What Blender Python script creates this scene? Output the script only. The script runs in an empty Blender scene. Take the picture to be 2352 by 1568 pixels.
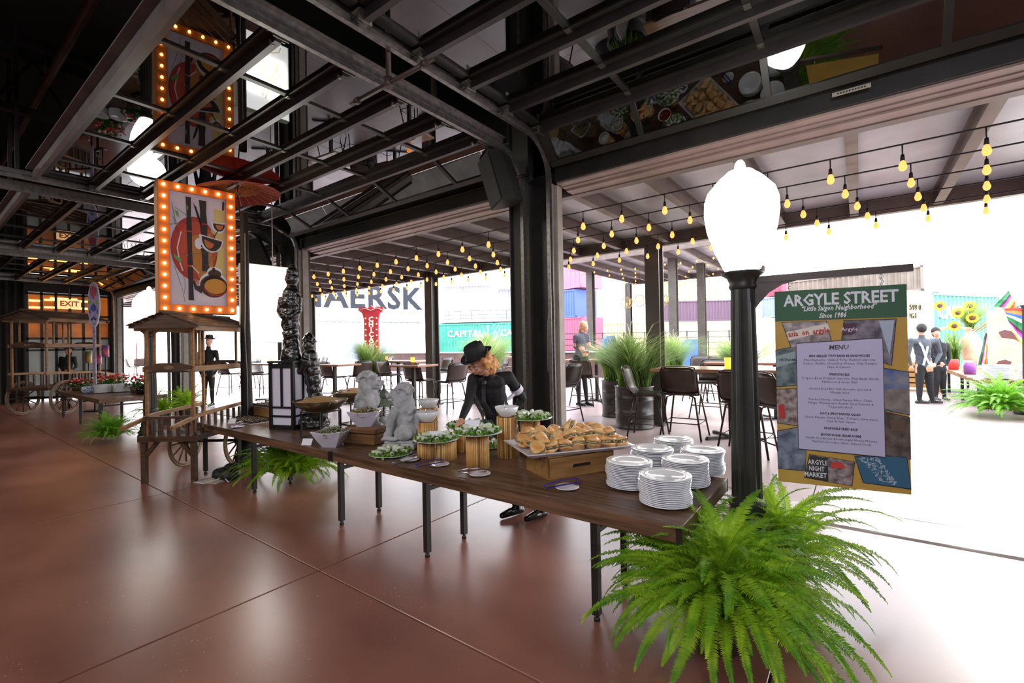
import bpy, bmesh, math, random
from mathutils import Vector, Matrix, Euler
from math import sin, cos, pi, radians, sqrt, atan2
S = bpy.context.scene
COL = S.collection
# ---------------------------------------------------------------- camera, world, sun, lights, exposure
FPX, CAMZ = 1065.0, 1.65
_y, _p, _r = radians(-36.85), radians(0.33), radians(-1.08)
_f = Vector((sin(_y)*cos(_p), cos(_y)*cos(_p), sin(_p)))
_rt = Vector((cos(_y), -sin(_y), 0)); _up = _rt.cross(_f)
_R = cos(_r)*_rt + sin(_r)*_up; _U = -sin(_r)*_rt + cos(_r)*_up
cam = bpy.data.cameras.new('camera'); cam.sensor_width = 36; cam.lens = FPX/2352*36; cam.clip_end = 600
camo = bpy.data.objects.new('camera', cam); COL.objects.link(camo)
m3 = Matrix((_R, _U, -_f)).transposed()
camo.matrix_world = Matrix.Translation((0, 0, CAMZ)) @ m3.to_4x4()
S.camera = camo
w = bpy.data.worlds.new('sky'); S.world = w; w.use_nodes = True
nt = w.node_tree; nt.nodes.clear()
o_ = nt.nodes.new('ShaderNodeOutputWorld'); bg = nt.nodes.new('ShaderNodeBackground')
tc = nt.nodes.new('ShaderNodeTexCoord'); sx_ = nt.nodes.new('ShaderNodeSeparateXYZ'); cr_ = nt.nodes.new('ShaderNodeValToRGB')
nt.links.new(tc.outputs['Generated'], sx_.inputs[0]); nt.links.new(sx_.outputs['Z'], cr_.inputs[0])
cr_.color_ramp.elements[0].position = 0.0; cr_.color_ramp.elements[0].color = (1.0, .95, .93, 1)
cr_.color_ramp.elements[1].position = 0.6; cr_.color_ramp.elements[1].color = (.80, .88, 1.0, 1)
nt.links.new(cr_.outputs[0], bg.inputs[0]); bg.inputs[1].default_value = 6.6
nt.links.new(bg.outputs[0], o_.inputs[0])
S.view_settings.view_transform = 'Standard'; S.view_settings.look = 'None'
S.view_settings.gamma = 1; S.view_settings.use_curve_mapping = False; S.view_settings.exposure = 0.0
def lamp(name, kind, loc, power, col, rot=(0, 0, 0), size=1, sy=None):
    l = bpy.data.lights.new(name, kind); l.energy = power; l.color = col
    if kind == 'AREA':
        l.size = size
        if sy: l.shape = 'RECTANGLE'; l.size_y = sy
    elif kind == 'SUN': l.angle = size
    else: l.shadow_soft_size = size
    o = bpy.data.objects.new(name, l); COL.objects.link(o); o.location = loc; o.rotation_euler = rot
    return o
lamp('sunlight', 'SUN', (20, 60, 40), 2.2, (1, .93, .82), (radians(-65), 0, radians(-20)), radians(24))
# unseen warm fill lights added to the hall, high behind and beside the camera
for i, (x, y, pw) in enumerate(((-7, -2.4, 130), (-1.5, -2.6, 110), (-13, -2.0, 90), (-18.5, -1, 40))):
    lamp('hall_fill', 'AREA', (x, y, 4.6), pw, (1, .92, .82), (radians(18), 0, 0), 1.2)
lamp('camera_side_fill', 'AREA', (1.2, -2.5, 3.4), 150, (.86, .88, 1), (radians(62), 0, radians(25)), 1.6)  # unseen cool fill added behind the camera to brighten surfaces facing it
# ---------------------------------------------------------------- picking real points: ray through a pixel of the photo met with a real plane
CC = Vector((0, 0, CAMZ))
def ray(px, py): return (px-1176)*_R + (784-py)*_U + FPX*_f
def P(px, py, z=0.0): d = ray(px, py); return CC + d*((z-CAMZ)/d.z)
def PY(px, py, Y): d = ray(px, py); return CC + d*(Y/d.y)
def PX(px, py, X): d = ray(px, py); return CC + d*(X/d.x)
def PD(px, py, D): d = ray(px, py); return CC + d*(D/FPX)
def depth(v): return (Vector(v)-CC).dot(_f)
# ---------------------------------------------------------------- materials
def L(h):
    if not isinstance(h, str): return (*h[:3], 1)
    v = [int(h[i:i+2], 16)/255 for i in (0, 2, 4)]
    return tuple([c/12.92 if c <= .04045 else ((c+.055)/1.055)**2.4 for c in v]+[1])
MATS = {}
def M(name, c1, c2=None, scale=8, rough=.6, bump=0, metal=0, spec=.5, emit=0, ecol=None, stretch=None, bscale=None, trans=0, coat=0, sss=0, alpha=1, detail=4):
    if name in MATS: return MATS[name]
    m = bpy.data.materials.new(name); m.use_nodes = True; MATS[name] = m
    n = m.node_tree; b = n.nodes['Principled BSDF']
    b.inputs['Base Color'].default_value = L(c1); b.inputs['Roughness'].default_value = rough
    b.inputs['Metallic'].default_value = metal; b.inputs['Specular IOR Level'].default_value = spec
    b.inputs['Transmission Weight'].default_value = trans; b.inputs['Coat Weight'].default_value = coat
    if alpha < 1: b.inputs['Alpha'].default_value = alpha
    if sss: b.inputs['Subsurface Weight'].default_value = sss; b.inputs['Subsurface Radius'].default_value = (.02, .01, .005)
    if emit: b.inputs['Emission Color'].default_value = L(ecol or c1); b.inputs['Emission Strength'].default_value = emit
    if c2 is not None or bump:
        t = n.nodes.new('ShaderNodeTexCoord'); mp = n.nodes.new('ShaderNodeMapping'); n.links.new(t.outputs['Object'], mp.inputs[0])
        if stretch: mp.inputs['Scale'].default_value = stretch
        if c2 is not None:
            no = n.nodes.new('ShaderNodeTexNoise'); no.inputs['Scale'].default_value = scale; no.inputs['Detail'].default_value = detail
            n.links.new(mp.outputs[0], no.inputs['Vector'])
            r = n.nodes.new('ShaderNodeValToRGB'); r.color_ramp.elements[0].position = .35; r.color_ramp.elements[1].position = .65
            r.color_ramp.elements[0].color = L(c1); r.color_ramp.elements[1].color = L(c2)
            n.links.new(no.outputs['Fac'], r.inputs[0]); n.links.new(r.outputs[0], b.inputs['Base Color'])
            if emit and ecol is None: n.links.new(r.outputs[0], b.inputs['Emission Color'])
        if bump:
            nb = n.nodes.new('ShaderNodeTexNoise'); nb.inputs['Scale'].default_value = bscale or scale*3; nb.inputs['Detail'].default_value = 6
            n.links.new(mp.outputs[0], nb.inputs['Vector'])
            bp = n.nodes.new('ShaderNodeBump'); bp.inputs['Strength'].default_value = bump; bp.inputs['Distance'].default_value = .01
            n.links.new(nb.outputs['Fac'], bp.inputs['Height']); n.links.new(bp.outputs[0], b.inputs['Normal'])
    return m
def leafmat(name, c1, c2, tr=.45, scale=6):
    if name in MATS: return MATS[name]
    m = M(name, c1, c2, scale, .45, spec=.4); n = m.node_tree; b = n.nodes['Principled BSDF']; out = n.nodes['Material Output']
    t = n.nodes.new('ShaderNodeBsdfTranslucent'); mx = n.nodes.new('ShaderNodeMixShader'); mx.inputs[0].default_value = tr
    src = b.inputs['Base Color'].links[0].from_socket; n.links.new(src, t.inputs[0])
    n.links.new(b.outputs[0], mx.inputs[1]); n.links.new(t.outputs[0], mx.inputs[2]); n.links.new(mx.outputs[0], out.inputs[0])
    return m
def glassmat(name, tint=(.75, .78, .76), ior=1.7, mirror=.0):
    if name in MATS: return MATS[name]
    m = bpy.data.materials.new(name); m.use_nodes = True; MATS[name] = m; n = m.node_tree; n.nodes.clear()
    out = n.nodes.new('ShaderNodeOutputMaterial'); g = n.nodes.new('ShaderNodeBsdfGlossy'); g.inputs['Roughness'].default_value = .01
    g.inputs['Color'].default_value = (.9, .9, .92, 1)
    t = n.nodes.new('ShaderNodeBsdfTransparent'); t.inputs[0].default_value = (*tint, 1)
    fr = n.nodes.new('ShaderNodeFresnel'); fr.inputs[0].default_value = ior
    mx = n.nodes.new('ShaderNodeMixShader'); ad = n.nodes.new('ShaderNodeMath'); ad.operation = 'ADD'; ad.inputs[1].default_value = mirror; ad.use_clamp = True
    n.links.new(fr.outputs[0], ad.inputs[0]); n.links.new(ad.outputs[0], mx.inputs[0])
    n.links.new(t.outputs[0], mx.inputs[1]); n.links.new(g.outputs[0], mx.inputs[2]); n.links.new(mx.outputs[0], out.inputs[0])
    return m
# ---------------------------------------------------------------- mesh builder
class MB:
    def __init__(s): s.v = []; s.f = []; s.mi = []; s.cur = 0; s.sm = []; s.smooth = False
    def add(s, vs, fs, mx=None):
        k = len(s.v)
        s.v += [tuple(mx @ Vector(v)) for v in vs] if mx is not None else [tuple(v) for v in vs]
        for f in fs: s.f.append(tuple(k+i for i in f)); s.mi.append(s.cur); s.sm.append(s.smooth)
        return s
    def m(s, i): s.cur = i; return s
    def box(s, c, d, rot=None, bev=0):
        x, y, z = d[0]/2, d[1]/2, d[2]/2
        mx = Matrix.Translation(c)
        if rot is not None: mx = mx @ (rot if isinstance(rot, Matrix) else Euler(rot).to_matrix().to_4x4())
        if bev:
            b = min(bev, x*.9, y*.9, z*.9)
            vs = []; 
            for zz, ins in ((-z, b), (-z+b, 0), (z-b, 0), (z, b)):
                for sx, sy in ((-1, -1), (1, -1), (1, 1), (-1, 1)): vs.append((sx*(x-ins), sy*(y-ins), zz))
            fs = [(3, 2, 1, 0), (12, 13, 14, 15)]
            for k in range(3):
                for i in range(4): j = (i+1) % 4; fs.append((k*4+i, k*4+j, k*4+4+j, k*4+4+i))
            return s.add(vs, fs, mx)
        vs = [(i*x, j*y, k*z) for k in (-1, 1) for j in (-1, 1) for i in (-1, 1)]
        return s.add(vs, [(0, 2, 3, 1), (4, 5, 7, 6), (0, 1, 5, 4), (2, 6, 7, 3), (0, 4, 6, 2), (1, 3, 7, 5)], mx)
    def bb(s, x0, x1, y0, y1, z0, z1, bev=0): return s.box(((x0+x1)/2, (y0+y1)/2, (z0+z1)/2), (abs(x1-x0), abs(y1-y0), abs(z1-z0)), None, bev)
    def bar(s, a, b, w, h, up=(0, 0, 1)):
        a = Vector(a); b = Vector(b); d = b-a; l = d.length; d.normalize(); u = Vector(up)
        if abs(d.dot(u)) > .98: u = Vector((1, 0, 0))
        sd = d.cross(u).normalized(); u = sd.cross(d)
        mx = Matrix((sd, d, u)).transposed().to_4x4(); mx.translation = (a+b)/2
        return s.box((0, 0, 0), (w, l, h), None) if False else s.add([(i*w/2, j*l/2, k*h/2) for k in (-1, 1) for j in (-1, 1) for i in (-1, 1)], [(0, 2, 3, 1), (4, 5, 7, 6), (0, 1, 5, 4), (2, 6, 7, 3), (0, 4, 6, 2), (1, 3, 7, 5)], mx)
    def tube(s, pts, r, n=8, cap=True, closed=False):
        pts = [Vector(p) for p in pts]; N = len(pts); rs = r if isinstance(r, (list, tuple)) else [r]*N
        k = len(s.v); prev = None
        for i, p in enumerate(pts):
            if closed: t = pts[(i+1) % N]-pts[i-1]
            else: t = pts[min(i+1, N-1)]-pts[max(i-1, 0)]
            t.normalize()
            if prev is None:
                u = t.orthogonal().normalized() if abs(t.z) > .9 else Vector((0, 0, 1)).cross(t).normalized()
            else: u = (prev-t*prev.dot(t)).normalized()
            prev = u; b = t.cross(u)
            for j in range(n):
                a = 2*pi*j/n; s.v.append(tuple(p+(u*cos(a)+b*sin(a))*rs[i]))
        for i in range(N if closed else N-1):
            i2 = (i+1) % N
            for j in range(n):
                j2 = (j+1) % n; s.f.append((k+i*n+j, k+i*n+j2, k+i2*n+j2, k+i2*n+j)); s.mi.append(s.cur); s.sm.append(True)
        if cap and not closed:
            s.f.append(tuple(k+j for j in reversed(range(n)))); s.f.append(tuple(k+(N-1)*n+j for j in range(n))); s.mi += [s.cur]*2; s.sm += [False]*2
        return s
    def cyl(s, c, r, h, n=16, r2=None):
        return s.tube([c, (c[0], c[1], c[2]+h)], [r, r if r2 is None else r2], n)
    def lathe(s, prof, n=24, c=(0, 0, 0), flute=0, sq=1.0, cap=True, mx=None, smooth=True):
        vs = []
        for i, (r, z) in enumerate(prof):
            for j in range(n):
                a = 2*pi*j/n; rr = r*(1-flute*(j % 2))
                vs.append((c[0]+rr*cos(a), c[1]+rr*sin(a)*sq, c[2]+z))
        fs = []; N = len(prof)
        for i in range(N-1):
            for j in range(n): j2 = (j+1) % n; fs.append((i*n+j, i*n+j2, (i+1)*n+j2, (i+1)*n+j))
        o = s.smooth; s.smooth = smooth
        if cap: fs.append(tuple(reversed(range(n)))); fs.append(tuple((N-1)*n+j for j in range(n)))
        s.add(vs, fs, mx); s.smooth = o
        return s
    def sph(s, c, r, n=12, k=8, sc=(1, 1, 1), mx=None, fn=None):
        vs = []
        for i in range(k+1):
            t = pi*i/k
            for j in range(n):
                a = 2*pi*j/n; v = Vector((sin(t)*cos(a)*sc[0], sin(t)*sin(a)*sc[1], -cos(t)*sc[2]))*r
                if fn: v = fn(v)
                vs.append(Vector(c)+v)
        fs = [(i*n+j, i*n+(j+1) % n, (i+1)*n+(j+1) % n, (i+1)*n+j) for i in range(k) for j in range(n)]
        o = s.smooth; s.smooth = True; s.add(vs, fs, mx); s.smooth = o
        return s
    def prism(s, poly, h, mx=None, z0=0):
        n = len(poly); vs = [(x, y, z0) for x, y in poly]+[(x, y, z0+h) for x, y in poly]
        fs = [tuple(reversed(range(n))), tuple(range(n, 2*n))]+[(i, (i+1) % n, n+(i+1) % n, n+i) for i in range(n)]
        return s.add(vs, fs, mx)
    def quad(s, a, b, c, d): return s.add([a, b, c, d], [(0, 1, 2, 3)])
    def mesh(s, name, mats):
        me = bpy.data.meshes.new(name); me.from_pydata(s.v, [], s.f)
        for m in (mats if isinstance(mats, (list, tuple)) else [mats]): me.materials.append(m)
        me.polygons.foreach_set('material_index', s.mi); me.polygons.foreach_set('use_smooth', s.sm)
        me.update(); return me
def ob(name, mb, mats, parent=None, label=None, loc=None, rot=None, kind=None):
    me = mb.mesh(name, mats) if isinstance(mb, MB) else mb
    o = bpy.data.objects.new(name, me); COL.objects.link(o)
    if parent: o.parent = parent
    if label: o['label'] = label
    if kind: o['kind'] = kind
    if loc is not None: o.location = loc
    if rot is not None: o.rotation_euler = rot if not isinstance(rot, (int, float)) else (0, 0, rot)
    return o
def thing(name, label, cat, loc=(0, 0, 0), rz=0, group=None, rot=None):
    o = bpy.data.objects.new(name, None); COL.objects.link(o); o.empty_display_size = .1
    o.location = loc; o.rotation_euler = rot or (0, 0, rz)
    o['label'] = label; o['category'] = cat
    if group: o['group'] = group
    return o
def one(name, mb, mats, label, cat, loc=(0, 0, 0), rz=0, group=None, rot=None):
    o = ob(name, mb, mats, None, None, loc, rot or (0, 0, rz)); o['label'] = label; o['category'] = cat
    if group: o['group'] = group
    return o
def struct(name, mb, mats, parent=None):
    o = ob(name, mb, mats, parent)
    if not parent: o['kind'] = 'structure'
    return o
def sempty(name):
    o = bpy.data.objects.new(name, None); COL.objects.link(o); o.empty_display_size = .1; o['kind'] = 'structure'; return o
KIDS = {}
def dup(root, loc, rz=None, label=None, group=None, rot=None, scale=None):
    ch = [c for c in root.children]
    r = root.copy(); COL.objects.link(r); r.location = loc
    if rz is not None: r.rotation_euler = (0, 0, rz)
    if rot is not None: r.rotation_euler = rot
    if scale: r.scale = scale if isinstance(scale, (tuple, list)) else (scale,)*3
    if label: r['label'] = label
    if group: r['group'] = group
    for c in ch:
        d = c.copy(); COL.objects.link(d); d.parent = r
        for g in c.children:
            e = g.copy(); COL.objects.link(e); e.parent = d
    return r
def frame(origin, xdir, zdir=(0, 0, 1)):
    "matrix whose local X runs along xdir, local Z up, local -Y is the front"
    x = Vector(xdir).normalized(); z = Vector(zdir); y = z.cross(x).normalized(); z = x.cross(y)
    m = Matrix((x, y, z)).transposed().to_4x4(); m.translation = origin; return m
FONT_C = {}
def text(body, size, bold=0, ital=0, align='CENTER', ext=.0004, space=1.0, xs=1.0, res=2):
    "lettering as a thin mesh in the local X-Z plane, facing local -Y"
    c = bpy.data.curves.new('t', 'FONT'); c.body = body; c.size = size; c.align_x = align; c.align_y = 'CENTER'
    c.offset = bold; c.shear = ital; c.extrude = ext; c.space_character = space; c.resolution_u = res
    o = bpy.data.objects.new('t', c); COL.objects.link(o)
    me = bpy.data.meshes.new_from_object(o); bpy.data.objects.remove(o); bpy.data.curves.remove(c)
    me.transform(Matrix.Rotation(pi/2, 4, 'X') @ Matrix.Diagonal((xs, 1, 1, 1)))
    return me
def addmesh(mb, me, mx):
    mb.add([v.co for v in me.vertices], [tuple(p.vertices) for p in me.polygons], mx); bpy.data.meshes.remove(me)
def T(x, y, z): return Matrix.Translation((x, y, z))
def RZ(a): return Matrix.Rotation(a, 4, 'Z')
def RX(a): return Matrix.Rotation(a, 4, 'X')
def RY(a): return Matrix.Rotation(a, 4, 'Y')
def ordn(i):
    w = ['first', 'second', 'third', 'fourth', 'fifth', 'sixth', 'seventh', 'eighth', 'ninth', 'tenth', 'eleventh', 'twelfth', 'thirteenth', 'fourteenth', 'fifteenth', 'sixteenth', 'seventeenth', 'eighteenth', 'nineteenth', 'twentieth', 'twenty-first', 'twenty-second', 'twenty-third', 'twenty-fourth']
    return w[i]
random.seed(7)
# ---------------------------------------------------------------- palette
black_steel = M('black_steel', '1d1b19', '272421', 5, .42, .1, spec=.5)
rust_steel = M('rust_steel', '3a2a25', '4a3a36', 4, .5, .2)
galv = M('galvanised', '757170', '8f8b89', 20, .38, .1, metal=.8)
chrome = M('chrome', 'd8d8da', None, rough=.15, metal=1)
white_cer = M('white_ceramic', 'e9e9ee', None, rough=.12, spec=.6, coat=.3)
oak = M('dark_oak', '433022', '735541', 2.2, .30, .25, stretch=(1, 16, 16), bscale=6, spec=.5, detail=10)
darkwood = M('cart_wood', '3d2a1f', '5c4131', 3, .55, .3, stretch=(1, 9, 9), bscale=8, detail=8)
lightwood = M('light_wood', 'a97d4a', 'c69a62', 3, .5, .2, stretch=(1, 12, 12), detail=8)
blackp = M('black_plastic', '141414', None, rough=.45)
pinktrim = M('pink_grey_trim', '8a746e', '9a837c', 4, .45, .05)
deckm = M('roof_deck_metal', '9c9ca6', 'b2b3be', 1.2, .38, .05, metal=.4)
cream = M('cream_metal', 'cfc6bd', 'e0d8cf', 3, .5)
paper = M('white_card', 'e6e6f2', None, rough=.7)
# ================================================================ STRUCTURE
floor_in = M('stained_concrete', '70453a', '8f5f51', .8, .29, .015, spec=.75, bscale=14, detail=9, stretch=(1, 1.6, 1))
def flecks(m, col, thr=.735, sc=55):
    n = m.node_tree; b = n.nodes['Principled BSDF']; src = b.inputs['Base Color'].links[0].from_socket
    t = n.nodes.new('ShaderNodeTexCoord'); a = n.nodes.new('ShaderNodeTexNoise'); a.inputs['Scale'].default_value = sc; a.inputs['Detail'].default_value = 2
    c = n.nodes.new('ShaderNodeTexNoise'); c.inputs['Scale'].default_value = 1.7; c.inputs['Detail'].default_value = 3
    n.links.new(t.outputs['Object'], a.inputs['Vector']); n.links.new(t.outputs['Object'], c.inputs['Vector'])
    ad = n.nodes.new('ShaderNodeMath'); ad.operation = 'MULTIPLY_ADD'; ad.inputs[1].default_value = .35; n.links.new(c.outputs['Fac'], ad.inputs[0]); n.links.new(a.outputs['Fac'], ad.inputs[2])
    r = n.nodes.new('ShaderNodeValToRGB'); r.color_ramp.elements[0].position = thr+.17; r.color_ramp.elements[1].position = thr+.19; n.links.new(ad.outputs[0], r.inputs[0])
    mx = n.nodes.new('ShaderNodeMix'); mx.data_type = 'RGBA'; n.links.new(r.outputs[0], mx.inputs[0]); n.links.new(src, mx.inputs[6]); mx.inputs[7].default_value = L(col); n.links.new(mx.outputs[2], b.inputs['Base Color'])
flecks(floor_in, 'b59a8c')
floor_out = M('patio_concrete', 'a98f8c', 'bfaaa6', .9, .32, .08, spec=.5, bscale=12, detail=8)
sillm = M('sill_concrete', 'b5aca6', 'cfc8c2', 2.5, .5, .25, bscale=8, detail=8)
joint = M('joint_dark', '241a18', None, rough=.9)  # dark colour of the floor joints and the crate slot
deepblack = M('dark_ceiling', '0d0b0a', '15110f', 2, .8)
# hall floor: slabs with sawn joints
fl = sempty('floor'); b = MB(); b.bb(-23.5, 8, -8, 4.93, -.06, -.012); ob('joint_bed', b, joint, fl)
xs = [-23.5, -22.5, -19.3, -16.1, -12.9, -9.7, -6.47, -3.24, -.38, 3.2, 6.4, 8]; ys = [-8, -4.7, -1.42, 1.88, 4.93]
for i in range(len(xs)-1):
    for j in range(len(ys)-1):
        g = .006; b = MB(); b.bb(xs[i]+g, xs[i+1]-g, ys[j]+g, ys[j+1]-g, -.03, 0, .003); ob('slab', b, floor_in, fl)
sl = sempty('trim_1')                     # worn concrete sill under the doors
xs2 = [-23.5, -18, -12.9, -6.6, -.42, 3.3, 8]
for i in range(len(xs2)-1):
    b = MB(); n = 14; g = .005; xa, xb = xs2[i]+g, xs2[i+1]-g
    vs = []; prof = [(4.945, -.05), (4.945, .004), (4.96, .012), (5.2, .012), (5.47, .008), (5.49, -.01), (5.49, -.05)]
    for k in range(n+1):
        x = xa+(xb-xa)*k/n; e = random.uniform(-.006, .006)
        for y, z in prof: vs.append((x, y+(e if z > -.04 and y < 5 else 0), z+(random.uniform(-.002, .002) if z > 0 else 0)))
    m_ = len(prof); fs = [(k*m_+j, (k+1)*m_+j, (k+1)*m_+j+1, k*m_+j+1) for k in range(n) for j in range(m_-1)]
    b.add(vs, fs); ob('sill_slab', b, sillm, sl)
pf = sempty('trim_2'); b = MB(); b.bb(-45, 30, 5.5, 70, -.06, -.012); ob('patio_bed', b, joint, pf)
xs3 = [-45, -30, -22.5, -16.1, -12.9, -9.7, -6.47, -3.24, -.42, 3.2, 6.4, 12, 30]; ys3 = [5.5, 9.4, 13, 19.3, 30, 70]
for i in range(len(xs3)-1):
    for j in range(len(ys3)-1):
        g = .005; b = MB(); b.bb(xs3[i]+g, xs3[i+1]-g, ys3[j]+g, ys3[j+1]-g, -.03, 0); ob('patio_slab', b, floor_out, pf)
# hall shell
b = MB(); b.bb(-23.8, 8.2, -8.2, 5.2, 6.0, 6.2); struct('ceiling', b, deepblack)
b = MB(); b.bb(-23.8, 8.2, -8.2, -8, 0, 6); struct('wall_behind', b, M('wall_dark', '2a2522', '332d29', 2, .8))
b = MB(); b.bb(8, 8.2, -8, 5.2, 0, 6); struct('wall_right', b, MATS['wall_dark'])
b = MB(); b.bb(-23.8, 8.2, 5.0, 5.25, 3.8, 6); struct('wall_front', b, deepblack)
# ceiling trusses, barely seen in the dark
for n_, x in enumerate((-21.5, -15.4, -9.2, -3.2, 3)):
    b = MB(); b.bb(x-.08, x+.08, -8, 5, 5.7, 5.85)
    b.bb(x-.06, x+.06, -8, 5, 4.95, 5.05)
    for k in range(16): y = -8+k*.8; b.bar((x, y, 5), (x, y+.4, 5.75), .04, .04); b.bar((x, y+.4, 5.75), (x, y+.8, 5), .04, .04)
    struct('trim_%d' % (n_+10), b, M('truss_steel', '191614', '211c19', 3, .6))
b = MB()
b.tube([(-23.5, .2, 4.9), (-6, .2, 4.9), (6, .2, 4.9)], .28, 20); one('ceiling_duct', b, M('duct', '171513', '201a16', 3, .5), 'dark round duct running along the unlit ceiling at the upper left', 'duct')
b = MB(); b.tube([(-23, 1.3, 5.4), (-4, 1.3, 5.4)], .05, 10)
for k in range(6): b.tube([(-21+3*k, 1.3, 5.4), (-21+3*k, 1.3, 6)], .012, 6)
one('ceiling_pipe', b, rust_steel, 'thin rusty pipe slung under the dark ceiling', 'pipe')
# ---- facade posts
colm = M('post_grey', '34332f', '3c3a36', 3, .5, .05)
jambm = M('jamb_grey', '837a72', '928a82', 6, .5, .1)
cxs = [3.6, -3.25, -9.18, -15.6, -22.0]
for i, x in enumerate(cxs):
    t = sempty('trim_%d' % (20+i))
    b = MB(); b.bb(x-.36, x-.10, 4.88, 5.18, 0, 6.0); b.bb(x-.38, x-.365, 4.83, 5.2, 0, 6.0)
    ob('post_flange', b, colm, t)
    b = MB(); b.bb(x-.10, x+.22, 5.0, 5.12, 0, 6.0); ob('post_web', b, black_steel, t)
    b = MB(); b.bb(x+.22, x+.25, 4.86, 5.0, 0, 3.62); b.bb(x+.25, x+.30, 4.92, 5.04, 0, 3.6); ob('door_jamb', b, jambm, t)
    b = MB(); b.bb(x-.42, x-.385, 4.92, 5.02, 0, 3.6); ob('door_jamb', b, jambm, t)
    b = MB()
    for k in range(5): b.box((x+.236, 4.855, .6+k*.75), (.05, .012, .09)); 
    ob('jamb_bracket', b, black_steel, t)
# base plate and cable on the near post
b = MB(); b.tube([(-3.06, 4.85, 3.5), (-3.05, 4.84, 3.0), (-3.02, 4.83, 2.5), (-3.03, 4.83, 2.2), (-3.07, 4.84, 1.9), (-3.08, 4.84, 1.3)], .006, 6)
one('door_cord', b, M('cord_grey', '9a9087', None, rough=.7), 'thin pale cord hanging down the near black post', 'cord')
# ---- headers with trim
for i in range(4):
    xa, xb = cxs[i+1]+.31, cxs[i]-.42
    t = sempty('trim_%d' % (30+i))
    b = MB(); b.bb(xa, xb, 4.86, 5.25, 3.62, 3.80); ob('header_beam', b, black_steel, t)
    b = MB(); b.bb(xa, xb, 4.86, 4.875, 3.795, 3.81); ob('header_lip', b, M('brass_lip', '8a7a55', None, rough=.4, metal=.6), t)
    for k, (ya, yb, z) in enumerate(((4.9, 5.02, 3.60), (5.03, 5.12, 3.59), (5.13, 5.36, 3.57))):
        b = MB(); b.bb(xa, xb, ya, yb, z, 3.64); ob('header_trim', b, pinktrim, t)
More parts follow.
